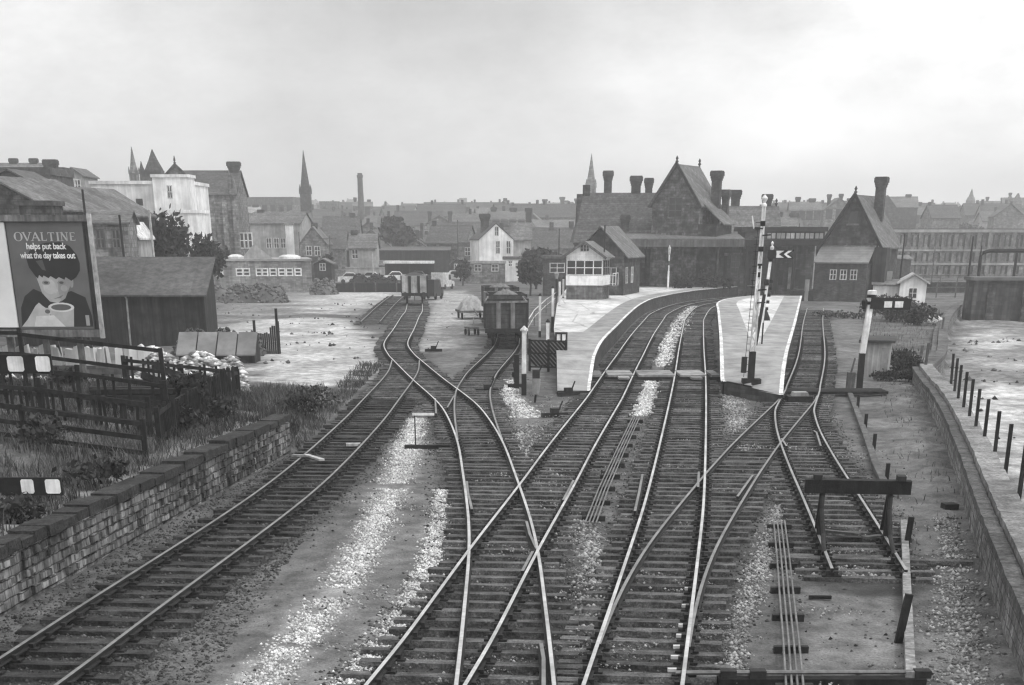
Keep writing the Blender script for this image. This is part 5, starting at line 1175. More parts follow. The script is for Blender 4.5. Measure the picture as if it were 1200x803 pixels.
for lab, px, py, rz in (('low iron point lever beside the main line', 666, 462, .4), ('second low iron point lever farther from the lattice fence', 650, 487, .2), ('small iron lever right of the wagon siding switch', 571, 458, .1), ('low iron point lever in the yard right of the coal siding', 508, 411, .1)):
    q = G(px, py, 0); th = thing('hand_lever', (q.x, q.y, -.05), lab, 'lever', rz=rz)
    MB().box(-.5, .5, -.1, .1, 0, .14).build('base', iron_rust, th); MB().tube([(.1, 0, .1), (.3, 0, .55)], .03, 6).build('handle', iron_rust, th); MB().box(-.15, .15, -.14, .14, .14, .3).build('stand', iron_rust, th)

# ================================================================ POINT RODS
def rods(label, pts, n, gap=.085, z=.06):
    P = np.array([tuple(G(x, y, z).xy) for x, y in pts]); th = thing('point_rods', (P[0][0], P[0][1], 0), label, 'point rodding')
    q = [P[0]]
    for a, b in zip(P[:-1], P[1:]): q += [a+(b-a)*k/10 for k in range(1, 11)]
    q = np.array(q); t, nr = normals(q)
    rod_m = mat('worn_point_rod', .15, .3, 6., .5, .1, metal=.3)
    for k in range(n):
        o_ = (k-(n-1)/2)*gap; MB().tube([(p[0]+m_[0]*o_-P[0][0], p[1]+m_[1]*o_-P[0][1], z) for p, m_ in zip(q, nr)], .02, 6).build('rod', rod_m, th)
    L_ = np.r_[0, np.cumsum(np.linalg.norm(np.diff(q, axis=0), axis=1))]
    for s in np.arange(.4, L_[-1], 2.4):
        x, y = np.interp(s, L_, q[:, 0])-P[0][0], np.interp(s, L_, q[:, 1])-P[0][1]
        MB().box(x-.28, x+.28, y-.06, y+.06, -.09, z-.025).build('roller_frame', iron_rust, th)
rods('four parallel iron point rods between the two main lines', [(745, 490), (727, 528), (707, 573), (692, 613)], 4)
rods('long run of four parallel iron point rods at bottom right', [(913, 610), (918, 655), (922, 700), (927, 750), (932, 812), (937, 860)], 4)
q = G(930, 792, .05); th = thing('signal_wire_run', (q.x, q.y, 0), 'dark transverse rod and crank timber across the track at the bottom', 'rodding')
MB().box(-1.15, 2.0, -.14, .10, -.08, .03).build('timber', dark_wood, th); MB().tube([(-1.8, -.02, .10), (2.05, .03, .10)], .035, 6).build('rod', mat('worn_point_rod', .26), th)
for x in (-1., -.55, 1.95): MB().box(x-.12, x+.12, -.1, .1, .03, .14).build('crank', iron_rust, th)
# ================================================================ ISLAND PLATFORM SIGNALS
q = G(880, 441, .75); th = thing('tall_signal', (q.x, q.y, .6), 'tall white lattice signal post on the island platform end, the taller of the pair', 'signal'); z0 = .6
def hz_(py): return D(880, py, q.y).z-z0
Hs = hz_(242); hb = hz_(412); hl = hz_(384)
MB().box(-.13, .13, -.13, .13, -.6, hb).build('base', black_paint, th)
MB().box(-.35, .4, -.3, .3, -.5, .06).build('foot', dark_wood, th)
lt = MB(); tl = lambda z: .0095*z
for sx in (-1, 1):
    for sy in (-1, 1): lt.bar((sx*.10, sy*.10, hb), (sx*.05+tl(Hs), sy*.05, Hs), .04, .04, up=(0, 1, 0))
z = hb; k = 0
while z < Hs-.3:
    f0, f1 = 1-.52*(z-hb)/(Hs-hb), 1-.52*(z+.3-hb)/(Hs-hb); s = 1 if k % 2 else -1
    for sy in (-1, 1): lt.bar((s*.10*f0+tl(z), sy*.10*f0, z), (-s*.10*f1+tl(z), sy*.10*f1, z+.3), .02, .03, up=(0, 1, 0))
    for sx in (-1, 1): lt.bar((sx*.10*f0+tl(z), s*.10*f0, z), (sx*.10*f1+tl(z), -s*.10*f1, z+.3), .02, .03, up=(1, 0, 0))
    z += .3; k += 1
lt.build('lattice_post', white_paint, th)
MB().bar((0, 0, hl), (tl(Hs), 0, Hs), .11, .11, up=(0, 1, 0)).build('post_core', dirty_white, th)
for py in (262, 292, 312, 322): z = hz_(py); MB().box(-.09+tl(z), .09+tl(z), -.09, .09, z-.09, z+.09).build('black_band', black_paint, th)
MB().lathe([(.11, Hs), (.11, Hs+.07), (.05, Hs+.12), (.12, Hs+.26), (.12, Hs+.3), (.01, Hs+.42)], (tl(Hs), 0, 0), 8).build('finial', white_paint, th)
ld = MB()
for x in (-.26, -.06): ld.bar((x, .3, .1), (x*.6+tl(Hs), .25, Hs-.8), .02, .02)
for k in range(22): zz_ = .3+k*.26; ld.box(-.25+tl(zz_), -.05+tl(zz_), .28, .30, zz_, zz_+.02)
ld.build('ladder', iron_rust, th)
for py, s in ((268, -1), (276, 1), (340, 1), (355, 1)): z = hz_(py); MB().bar((tl(z), -.12, z), (tl(z)+s*.34, -.14, z+.02), .05, .05).build('bracket', iron_rust, th)
MB().bar((tl(5.)-.35, -.1, hz_(268)), (tl(5)-.45, -.1, hz_(253)), .05, .05).build('arm_stub', white_paint, th)
MB().box(-.42, -.22, -.14, .14, hb-.8, hb-.2).build('wire_box', black_paint, th)
q = G(885.5, 405, .9); th = thing('bracket_signal', (q.x, q.y, .9), 'shorter signal on the island platform whose dark arm carries white chevrons', 'signal')
def hz_(py): return D(890, py, q.y).z-.9
t_ = lambda py: (D(885.5+(405-py)*.17, py, q.y).x-q.x)
pts = [(t_(py), 0, hz_(py)) for py in (405, 345, 292)]
p = MB(); p.bar(pts[0], (pts[1][0], 0, pts[1][2]), .15, .15, up=(0, 1, 0)); p.build('base', iron_rust, th)
MB().bar((pts[1][0]-.02, 0, pts[1][2]-1.3), pts[2], .13, .13, up=(0, 1, 0)).build('post', white_paint, th)
MB().lathe([(.1, 0), (.1, .1), (.03, .16), (.08, .26), (.01, .36)], (pts[2][0], 0, pts[2][2]), 8).build('finial', white_paint, th)
for py in (303, 331): MB().box(t_(py)-.11, t_(py)+.11, -.11, .11, hz_(py)-.14, hz_(py)+.14).build('black_band', black_paint, th)
z = hz_(298); xa = t_(298); sc_ = (D(928, 298, q.y).x-q.x-xa); hh = .19
ar = MB(); ar.prism([(xa-.2, z-hh), (xa+sc_+.1, z-hh), (xa+sc_-.12, z), (xa+sc_+.1, z+hh), (xa-.2, z+hh)], 'y', -.16, -.12); arm = ar.build('signal_arm', black_paint, th)
for u0, u1 in ((.22, .60), (.66, .98)):
    a0, a1 = xa+sc_*u0, xa+sc_*u1; ch = MB(); dz_ = hh*.82; kx = .26
    if u0 < .3: ch.prism([(a0, z-dz_), (a1, z-dz_), (a1-kx, z), (a1, z+dz_), (a0, z+dz_), (a0+.02, z)], 'y', -.168, -.155)
    else: ch.prism([(a0+kx*.55, z-dz_), (a1, z-dz_), (a1-kx, z), (a1, z+dz_), (a0+kx*.55, z+dz_), (a0-kx*.3, z)], 'y', -.168, -.155)
    ch.build('white_chevron', white_paint, arm)
for k, py in enumerate((330, 338, 346, 354, 362)): MB().box(t_(py)+.1, t_(py)+.32, -.06, .06, hz_(py)-.07, hz_(py)+.07).build('insulator', iron_rust, th)
q = G(895, 372, .9); th = thing('platform_bell', (q.x, q.y, .9), 'dark bell shaped lamp hanging beside the shorter island signal', 'lamp'); z = D(895, 369, q.y).z
q2 = D(895.5, 368, 88.); th.location = (q2.x, 88., .9); z = q2.z-.9
MB().lathe([(.34, z-.3), (.30, z-.15), (.16, z+.12), (.08, z+.3), (.03, z+.36)], n=12).build('shade', iron_rust, th); MB().tube([(0, 0, z+.3), (0, 0, z+.8), (-.15, 0, z+1.)], .03, 6).build('bracket', iron_rust, th); MB().tube([(0, .08, 0), (0, .08, z+.35)], .045, 6).build('post', iron_rust, th)

# ================================================================ RIGHT SIDE
q = G(1006.5, 457, 0); z0 = -.05; th = thing('right_signal', (q.x, q.y, z0), 'leaning white signal with black base and a low arm bearing two white squares', 'signal')
def P3(px, py): v = D(px, py, q.y); return Vector((v.x-q.x, 0, v.z-z0))
MB().bar(P3(1006.5, 460), P3(1010.5, 414), .24, .24, up=(0, 1, 0)).build('base', black_paint, th)
MB().bar(P3(1010.5, 414.2), P3(1020, 357), .24, .24, up=(0, 1, 0)).build('post', white_paint, th)
for a, b, m in ((357, 353.5, black_paint), (353.2, 349, white_paint), (348.8, 345.5, black_paint), (345.2, 340, white_paint)):
    pa, pb = P3(1020+(357-a)*.15, a), P3(1020+(357-b)*.15, b); MB().lathe([(.19, pa.z), (.20, pb.z-.02), (.12, pb.z)], (pa.x, 0, 0), 10).build('cap_band', m, th)
pa = P3(1022, 355); pb = P3(1066, 358); arm = MB().bar((pa.x-.1, -.18, pa.z), (pb.x, -.18, pb.z+.05), .04, .44, up=(0, 0, 1)).build('signal_arm', black_paint, th)
for u, v in ((1035, 1044), (1047.5, 1057)):
    a, b = P3(u, 357.3), P3(v, 357.6); MB().box(a.x, b.x, -.212, -.198, a.z-.1, a.z+.14).build('white_square', white_paint, arm)
MB().lathe([(.1, 0), (.13, .3), (.08, .36)], (P3(1021, 352).x-.28, -.05, P3(1021, 362).z), 8).build('lamp', black_paint, th)
MB().box(-.55, -.25, -.2, .2, 0, .75).build('wire_box', old_wood, th); MB().bar((-.6, -.2, 0), (-.3, 0, 1.3), .06, .06).build('stay', old_wood, th)
# lamp hut
q = G(1025, 441, 0); th = thing('lineside_hut', (q.x, q.y, -.05), 'small pale boarded hut with a dark flat roof behind the leaning signal', 'hut', rz=R(-14)); h = D(1022, 402, q.y).z+.05
MB().box(-.72, .62, 0, 1.5, -.1, h).build('wall', mat('hut_boards', .30, .15, 3., .85, .2, streak=.25, rows=((1, 0, 0), .25, .12)), th)
MB().prism([(-.2, h), (1.75, h), (1.75, h+.22), (-.2, h+.12)], 'x', -.9, .8).build('roof', mat('hut_roof', .05, .3, 3.), th)
MB().box(.2, .55, -.03, .01, .05, h-.2).build('door', mat('hut_door', .22, .2, 3.), th)
for px, py, w, h, lab in ((1050, 432, 2.2, 1.3, 'dark bramble bush growing against the right side of the small hut'), (1064, 440, 1.6, .9, 'low bramble beyond the small hut near the boundary wall'), (1046, 445, 2., .5, 'low weeds at the foot of the small hut'), (1030, 410, 1.6, .8, 'pale leaved bush behind the small hut roof')):
    q = G(px, py, 0); bush(lab, q.x, q.y, w, h, 700, .08, foliage if h > .7 else foliage_mid)
for px, py, w, h, lab in ((1040, 374, 4.2, 1.9, 'broad dark hedge bush left of the low arm'), (1062, 376, 4., 2.2, 'dark hedge bush in front of the little white house'), (1078, 380, 2.6, 1.5, 'dark hedge bush at the wall end')):
    q = G(px, py, 0); bush(lab, q.x, q.y, w, h, 900, .13)
q = G(985, 372, 0); bush('low dark weeds past the end of the bay line', q.x, q.y, 5, .6, 400, .12, foliage_mid)
q = G(955, 352, 0); th = thing('stop_block', (q.x, q.y, 0), 'dark earth filled sleeper stop block at the far end of the bay line', 'buffer stop')
MB().box(-2.3, 2.3, 0, 2, -.1, .85).build('sleeper_front', dark_wood, th); MB().box(-2.1, 2.1, .2, 1.8, .85, 1.0).build('fill', soot_stone, th)
# little white house
Y = 172.; q = D(1047, 352, Y); th = thing('small_house', (q.x, Y, gz(q.x, Y)), 'little white gabled cottage beyond the hedge at the end of the boundary wall', 'cottage', rz=R(-10)); z0 = th.location.z
w = MB(); w.box(-2.1, .9, .5, 5, -.4, D(1040, 335, Y).z-z0); w.build('wall', white_render, th)
zE, zA = D(1060, 331, Y).z-z0, D(1060, 322, Y).z-z0
w = MB(); w.prism([(.5, -.4), (3.1, -.4), (3.1, zE), (1.8, zA-.1), (.5, zE)], 'y', -.3, 4.5); w.build('wall', white_render, th)
gable_roof(th, .5, 3.1, -.3, 4.5, zE, zA, .3, 'y', mat('white_roof_edge', .42, .2, 2.))
MB().add([(-2.3, .2, D(1040, 334, Y).z-z0), (.7, .2, D(1040, 334, Y).z-z0), (.7, 3, D(1040, 328, Y).z-z0), (-2.3, 3, D(1040, 328, Y).z-z0)], [(0, 1, 2, 3)]).build('roof', slate_pale, th)
chimney(th, -.6, 2.6, zE-.3, D(1040, 319, Y).z-z0, .5, 1, pale_stone)
window(th, 1.4, 2.2, zE-1.4, zE-.5, 2, 2, y=-.3)
heap('small heap of white stones by the wall bend', G(1086, 379, 0).x, G(1086, 379, 0).y, 2.2, 2.0, .5, 130, .16, white_render, stone_mid)
# boundary wall with coping
RWp = [(float(p.x), float(p.y)) for p in RW]
Q = smooth2(RWp, 16); Q = Q+rng.normal(0, .006, Q.shape); zt = np.interp(Q[:, 1], [17, 30, 64, 80, 100, 150, 300], [.95, .92, .80, .62, .55, .6, .6])+rng.normal(0, .012, len(Q))
th = thing('boundary_wall', (Q[0][0], Q[0][1], 0), 'long stone boundary wall with broad pale coping curving away on the right', 'wall'); o0 = Vector((Q[0][0], Q[0][1], 0))
kw = int(np.argmax(Q[:, 1] > 77.5))
def wall_parts(Q, zt, th, o0, mw, ml, mc):
    wf = MB(); A0, A1, A2 = Q, off(Q, .24), off(Q, .78)
    ribbon(A0, A0, zt*0-.4, zt-.18, wf); ribbon(A2, A2, zt*0-1.4, zt-.02, wf)
    for k in (0, -1): wf.add([(A0[k][0], A0[k][1], -.4), (A2[k][0], A2[k][1], -.4), (A2[k][0], A2[k][1], zt[k]), (A0[k][0], A0[k][1], zt[k]-.2)], [(0, 1, 2, 3)])
    lg = MB(); Am = off(Q, -.05); ribbon(Am, Am, zt-.26, zt-.10, lg); ribbon(Am, A1, zt-.10, zt-.10, lg)
    cp = MB(); A1b = off(Q, .27); A2b = off(Q, .84); ribbon(A1b, A1b, zt-.3, zt+.02, cp); ribbon(A1b, A2b, zt+.02, zt+.02, cp); ribbon(A2b, A2b, zt-.2, zt+.02, cp)
    plat([('wall', wf, mw), ('ledge', lg, ml), ('coping', cp, mc)], th, o0)
bst = mat('boundary_stone', .17, .5, 2.2, .95, .8, brick=(.42, .19, .4), streak=.3, fine=14.); bdk = mat('dark_wall_top', .10, .5, 1.5, .95, .6, fine=8.)
wall_parts(Q[:kw+1], zt[:kw+1], th, o0, bst, mat('ledge_stone', .085, .5, 2.5, .95, .8, streak=.2, fine=12.), mat('coping_stone', .21, .4, 2.2, .9, .6, fine=14.))
th = thing('boundary_wall', (Q[kw][0], Q[kw][1], 0), 'low dark earth topped wall curving away beyond the end of the pale coping', 'wall'); o0 = Vector((Q[kw][0], Q[kw][1], 0))
wall_parts(Q[kw:], zt[kw:]-.25, th, o0, bst, bdk, bdk)
# fence stakes beyond the wall
stk = [((1106.8, 450), (1110, 414.6)), ((1110, 460), (1115.5, 420)), ((1114, 469), (1120, 428)), ((1120, 480), (1126.5, 436)), ((1126.7, 491), (1133.5, 444.5)), ((1134, 503), (1141, 456)), ((1144, 516), (1151, 468)), ((1156, 535), (1162.6, 482)), ((1168, 556), (1177, 497)), ((1183, 585), (1195, 516)), ((1206, 620), (1221, 540))]
for k, ((bx0, by0), (tx, ty)) in enumerate(stk):
    b = G(bx0+7, by0, .78); t = D(tx, ty, b.y); zb = gz(b.x+.15, b.y); o = MB(); dx = (t.x-b.x)*.45
    o.bar((0, 0, -.2), (dx, 0, t.z-zb), .085, .075, up=(0, 1, 0)); o = o.build('fence_stake', dark_wood); o.location = (b.x+.1, b.y, zb)
    tag(o, 'leaning dark wooden stake in the row just beyond the boundary wall', 'stake', 'stakes beyond the boundary wall')
for a, b, lab in (((1082, 446), (1085, 402), 'twin pale post at the end of the boundary wall, left of two'), ((1077, 430), (1079, 405), 'thin dark post left of the boundary wall end'), ((1103, 392), (1104, 372), 'thin stake by the wall bend')):
    q = G(a[0], a[1], 0); h = D(b[0], b[1], q.y).z; o = MB().bar((0, 0, -.2), (.05, 0, h), .12, .1, up=(0, 1, 0)).build('gate_post', old_wood); o.location = (q.x, q.y, 0); tag(o, lab, 'post')
# buffer stop
q = G(1010, 650, 0); yb = 34.6; th = thing('buffer_stop', (float(np.interp(yb, CL['T'][:, 1], CL['T'][:, 0])), yb, 0), 'dark iron buffer stop with a heavy timber beam across the bay line end', 'buffer stop', rz=R(-7))
MB().box(-1.12, 1.12, -.16, .12, 1.06, 1.33).build('beam', dark_wood, th); 
for x in (-.86, .9): MB().box(x-.09, x+.09, -.19, .15, 1.332, 1.43).build('beam_strap', iron_rust, th)
for s in (-1, 1):
    x = s*.7175
    MB().tube([(x, .0, 1.1), (x-.02, -.3, .75), (x-.02*s, -1.0, .34), (x, -1.9, .12)], .05, 8).build('bent_rail', iron_rust, th)
    MB().bar((x, .2, 1.2), (x, 1.0, .12), .09, .09).build('strut', iron_rust, th)
    MB().bar((x, .16, .1), (x, .1, 1.05), .1, .1).build('upright', dark_wood, th)
MB().box(-1.6, 2.3, -2.1, -1.86, -.12, .06).build('end_timber', wood_sleeper, th)
# wooden cable trough and stake
def trough(label, pts, w=.17, z=.04):
    P = [G(x, y, z) for x, y in pts]; th = thing('cable_trough', (P[0].x, P[0].y, 0), label, 'cable trough')
    for a, b in zip(P[:-1], P[1:]): MB().bar(a-Vector((P[0].x, P[0].y, 0)), b-Vector((P[0].x, P[0].y, 0)), w, .12).build('board', old_wood if w > .17 else mat('trough_wood', .25, .4, 4., .9, .4, streak=.3), th)
trough('pale narrow board trough running from buffer stop to bottom edge', [(1059, 612), (1061, 650), (1063, 700), (1065, 750), (1067, 792)], .15, .06)
trough('grey narrow trough bending from leaning signal towards buffer stop', [(994, 457), (1003, 480), (1016, 515), (1026, 545), (1040, 575)], .2, .02)
q = G(1053, 748, 0); o = MB().bar((0, 0, -.1), (.09, 0, .72), .12, .1, up=(0, 1, 0)).build('short_stake', dark_wood); o.location = (q.x, q.y, 0); tag(o, 'short dark leaning stake beside the pale trough', 'stake')
q = G(1062, 640, 0); o = MB().bar((0, 0, -.1), (.04, 0, .6), .11, .1, up=(0, 1, 0)).build('short_stake', dark_wood); o.location = (q.x, q.y, 0); tag(o, 'short dark stake at the right leg of the buffer stop', 'stake')
for px, py in ((1003, 478), (1012, 500), (1022, 525), (1037, 562)): 
    q = G(px+2, py, 0); o = MB().box(-.05, .05, -.05, .05, -.1, .42).build('marker_peg', black_paint); o.location = (q.x, q.y, 0); tag(o, 'small black peg beside the grey trough', 'peg', 'pegs along the grey trough')
# dark stone revetment and overhead pipe at far right
Y = 150.; a, b = D(1138, 366, Y), D(1290, 366, Y); th = thing('revetment_wall', (a.x, Y, -.9), 'massive dark stone revetment with buttresses at the right edge', 'wall'); ln = b.x-a.x; h = D(1170, 325, Y).z+.9
MB().box(0, ln, 0, 3, -.5, h-.25).build('wall', mat('revetment_stone', .055, .4, .8, .95, .5, brick=(.8, .35, .8), streak=.5), th); MB().box(-.2, ln, -.25, 3.1, h-.248, h).build('coping', mat('revetment_coping', .10, .3, 1., .9), th)
for k in range(7): MB().prism([(-.6, -.5), (0, -.5), (0, h-.4)], 'x', 1.2+k*3.1, 1.9+k*3.1).build('buttress', soot_stone, th)
Y = 160.; th = thing('pipe_gantry', (D(1147, 330, Y).x, Y, -.5), 'curved iron overhead pipe on a post at the right edge', 'pipe'); z0 = -.5
pts = [(0, 0, 0)]+[tuple(D(x, y, Y)-th.location) for x, y in ((1148, 312), (1149, 302), (1153, 296), (1160, 294), (1180, 294), (1230, 294))]
MB().tube(pts, .16, 8).build('pipe', iron_rust, th)
for px in (1187, 1225): x = D(px, 330, Y).x-th.location.x; MB().box(x-.1, x+.1, -.1, .1, 0, pts[-1][2]).build('post', iron_rust, th)
pole('dark leaning pole beyond the gable house', 1055, 325, 178, 274, .11, dark_wood, z0=0)
pole('dark pole left of the overhead pipe', 1134, 330, 175, 277, .13, dark_wood, z0=0)
pole('thin dark pole beside the overhead pipe', 1145, 330, 180, 288, .09, dark_wood, z0=0)
for lab, pts, Y in (('low iron railing along the road beyond the little white house', (1075, 1142), 185.), ('second low railing in front of the long warehouse', (1040, 1140), 215.)):
    a, b = D(pts[0], 345, Y), D(pts[1], 345, Y); th = thing('road_railing', (a.x, Y, gz(a.x+5, Y)), lab, 'railing'); ln = b.x-a.x
    for z in (.5, 1.0, 1.5): MB().box(0, ln, -.03, .03, z-.05, z+.05).build('rail', old_wood, th)
    n = int(ln/2)
    for k in range(n+1): MB().box(k*ln/n-.06, k*ln/n+.06, -.06, .06, -.2, 1.6).build('post', old_wood, th)
# ================================================================ TOWN
def B(label, x0, x1, ye, yr, Y, d, ridge='x', wm=None, rm=None, rot=0, wins=(), chim=(), name='house', cat='house', group=None, over=.25, yb=None, side=None, fm=dirty_white):
    """building whose front spans photo columns x0..x1 at distance Y, eave at row ye, ridge at row yr"""
    wm = wm or mid_stone; rm = rm or slate
    a, b = D(x0, ye, Y), D(x1, ye, Y); cx = (a.x+b.x)/2; hw = (b.x-a.x)/2; z0 = gz(cx, Y)-.2
    if yb: z0 = min(z0, D(x0, yb, Y).z)
    th = thing(name, (cx, Y, z0), label, cat, group, R(rot)); zE = a.z-z0; zR = D((x0+x1)/2, yr, Y+(d/2 if ridge == 'x' else 0)).z-z0
    w = MB()
    if ridge == 'x': w.prism([(0, -3), (d, -3), (d, zE), (d/2, zR-.1), (0, zE)], 'x', -hw, hw)
    elif ridge == 'y': w.prism([(-hw, -3), (hw, -3), (hw, zE), (0, zR-.1), (-hw, zE)], 'y', 0, d)
    else: w.box(-hw, hw, 0, d, -3, zE)
    w.build('wall', wm, th)
    if ridge in 'xy': rf = gable_roof(th, -hw, hw, 0, d, zE, zR, over, ridge, rm, .12)
    else: rf = MB().box(-hw-.15, hw+.15, -.15, d+.15, zE+.001, zE+max(.3, (zR-zE))).build('roof', rm, th)
    for u, yt, wd in chim: chimney(rf, -hw+2*hw*u, d/2 if ridge == 'x' else d*.4, zE, D(x0+(x1-x0)*u, yt, Y+d/2).z-z0, wd, 2, soot_brick)
    near = Y < 330
    for px, py, ww, hh in wins:
        c = D(px, py, Y); x, z = c.x-cx, c.z-z0
        if near: window(th, x-ww/2, x+ww/2, z-hh/2, z+hh/2, 2, 2, y=0, bar=.1, fm=fm)
        else: MB().box(x-ww/2, x+ww/2, -.04, .02, z-hh/2, z+hh/2).build('window', glass_far, th)
    return th, zE, zR, hw, rf
roofm = mat('weathered_slates', .13, .25, 1.5, .8, .3, rows=((0, .4, 1.), .3, .3), streak=.15, fine=(2.4, .35))
# left foreground hillside behind the hoarding
th, zE, zR, hw, rf = B('slate roofed gable with a pale verge running down behind the hoarding', 2, 106, 252, 219, 128, 12, 'y', soot_stone, roofm, -12, (), (), over=.15)
MB().bar((hw+.2, -.25, zE-.02), (.05, -.25, zR+.12), .2, .16).build('verge', pale_wood, th)
B('lighter broad roof sloping down in front of the pale verge gable', -75, 64, 246, 208, 122, 9, 'y', soot_stone, roofm, -14, (), (), over=.2)
B('low slate roofed house right of the hoarding top with two dark windows', 100, 148, 262, 248, 120, 6, 'x', mid_stone, roofm, 6, ((118, 280, .5, 1.1), (136, 280, .5, 1.1)), fm=old_wood)
B('dark low dormer block above the hoarding between the two roofs', 22, 60, 241, 237, 119.5, 3, 'f', soot_stone, slate, 0)
B('dark end house under the skyline terrace at the left edge', -20, 40, 215, 199, 165, 9, 'y', soot_stone, slate, 0)
B('dark tall house behind the slate roofs at the left edge', 2, 58, 205, 196, 190, 10, 'f', soot_brick, slate, 0, (), ((.85, 188, 1.1),))
B('long pale terrace along the skyline at the left edge', -40, 56, 206, 192, 260, 9, 'x', pale_stone, roofm, 0, [(x, 212, .8, 1.4) for x in (6, 18, 30, 44)], ((.5, 186, .9), (.75, 186, .9)))
B('pale house with a bay window and pointed gable on the left skyline', 72, 97, 206, 197, 230, 8, 'y', pale_stone, roofm, 0, ((78, 217, .8, 1.2), (85, 217, .8, 1.2), (91, 217, .8, 1.2)))
B('block with a flat top beside the bay windowed house', 58, 74, 199, 197, 245, 8, 'f', pale_stone, soot_stone, 0, ((66, 203, 1.4, .8),))
# white building
th, zE, zR, hw, rf = B('long whitewashed building with dark openings below the school roof', 106, 222, 216, 212, 200, 12, 'f', white_render, white_render, 0, ((200, 226, .55, 1.3),), (), 'white_building', 'building')
for x0, x1, y0, y1 in ((120, 142, 233, 248), (160, 167, 233, 241), (187, 207, 234, 244), (208, 213, 235, 245), (139, 165, 244, 262)):
    a, b = D(x0, y1, 200)-th.location, D(x1, y0, 200)-th.location; MB().box(a.x, b.x, -.06, .02, a.z, b.z).build('window', mat('dark_opening', .06, .3, 2.), th)
B('small white gabled outhouse under the whitewashed building', 200, 233, 250, 246, 190, 6, 'f', white_render, white_render, 0, (), (), 'outhouse', 'outhouse')
B('stepped white stone front with a pointed niche on the whitewashed row', 178, 220, 208, 205, 198, 4, 'f', white_render, white_render, 0, ((199, 225, .5, 1.2),), (), 'white_building', 'building')
B('little pale wooden gable peeping beside the pale post', 143, 160, 275, 262, 126, 5, 'y', pale_stone, dirty_white, 0, ((151, 280, .5, .7),), (), 'outhouse', 'outhouse')
# Gothic school
Y = 235; th, zE, zR, hw, rf = B('Gothic school with steep slate roof, buttresses and end chimneys', 205, 276, 228, 201, Y, 10, 'x', mid_stone, slate, 0, (), ((.91, 190, 1.3),), 'school', 'school', .2)
z0 = th.location.z; cx = th.location.x
def rel(px, py, dy=0): v = D(px, py, Y+dy); return v.x-cx, v.z-z0
for px in (225, 231, 238): x, z = rel(px, 240); window(th, x-.4, x+.4, z-1.4, z+1.4, 1, 2, y=0, bar=.14)
for px in (248, 263, 275): x, z = rel(px, 235); MB().prism([(-.9, -3), (0, -3), (0, z), (-.3, z-.6)], 'x', x-.35, x+.35).build('buttress', mid_stone, th)
x, z = rel(207, 195); fg = MB(); zg = rel(207, 212)[1]; fg.prism([(x-2.1, zg-4), (x+2.1, zg-4), (x+2.1, zg), (x, z), (x-2.1, zg)], 'y', -1.2, 1.).build('gable', mid_stone, th)
cpm = MB()
for s in (-1, 1): cpm.bar((x+s*2.3, -1.25, zg-.2), (x, -1.25, z+.15), .3, .3)
cpm.build('gable_coping', soot_stone, th); finial(th, x, -1.2, z, 1.2); window(th, x-.7, x+.7, zg-1.6, zg+.5, 2, 2, y=-1.2, bar=.14)
for k, px in enumerate((268, 271, 274)): x, z = rel(px, 204+5*k); MB().lathe([(.28, zE-2), (.28, z-.9), (.02, z+.6)], (x, .2, 0), 6).build('pinnacle', mid_stone, th)
for k in range(3): x, z = rel(284+4.5*k, 282); window(th, x-.3, x+.3, z-.9, z+.9, 1, 2, y=0, bar=.14)
# spires
def spire(label, px, yb, ys, yt, Y, wpx, m=soot_stone, name='church_spire', cat='spire', n=8, square=False, pinn=True):
    b = D(px, ys, Y); w = wpx*Y/F*CP; z0 = gz(b.x, Y); th = thing(name, (b.x, Y, z0), label, cat); zs, zt = b.z-z0, D(px, yt, Y).z-z0
    MB().box(-w*.5, w*.5, -w*.5, w*.5, -2, zs).build('tower', m, th)
    MB().lathe([(w*.56, zs-.01), (w*.5, zs+w*.1), (w*.26, zs+(zt-zs)*.5), (.05, zt)], n=4 if square else n).build('spire', m, th)
    if pinn:
        for sx in (-1, 1):
            for sy in (-1, 1): MB().lathe([(w*.1, zs-w*.1), (w*.1, zs+w*.25), (.02, zs+w*.7)], (sx*w*.47, sy*w*.47, 0), 6).build('pinnacle', m, th)
    o = MB()
    for sx in (-.22, .22): o.box(w*sx-w*.1, w*sx+w*.1, -w*.52, -w*.45, zs-w*.95, zs-w*.2)
    o.build('belfry_opening', glass_far, th); return th
spire('slender dark church spire rising alone left of the tall mill chimney', 358, 260, 226, 176, 420, 12)
spire('thin pointed spire at the left above the whitewashed building', 157, 240, 203, 172, 330, 9.5, mid_stone)
spire('broad dark pyramid roofed tower behind the whitewashed building', 180.5, 240, 200, 175, 300, 20, soot_stone, 'pyramid_tower', 'tower', square=True, pinn=False)
spire('small turret between the thin spire and the pyramid tower', 166, 230, 198, 189, 310, 5, soot_stone, 'turret', 'turret', pinn=False)
spire('slim pale spire peeping over the left station roof', 692.5, 240, 219, 180, 450, 11, mid_stone)
th = spire('hazy domed clock tower with a needle top on the right skyline', 1137, 262, 239, 221, 700, 11, mid_stone, 'domed_tower', 'tower', pinn=False)
zs = D(1137, 239, 700).z-th.location.z; w = 11*700/F*CP; MB().lathe([(w*.5, zs), (w*.5, zs+w*.3), (w*.36, zs+w*.6), (w*.1, zs+w*.8)], n=12).build('dome', mid_stone, th)
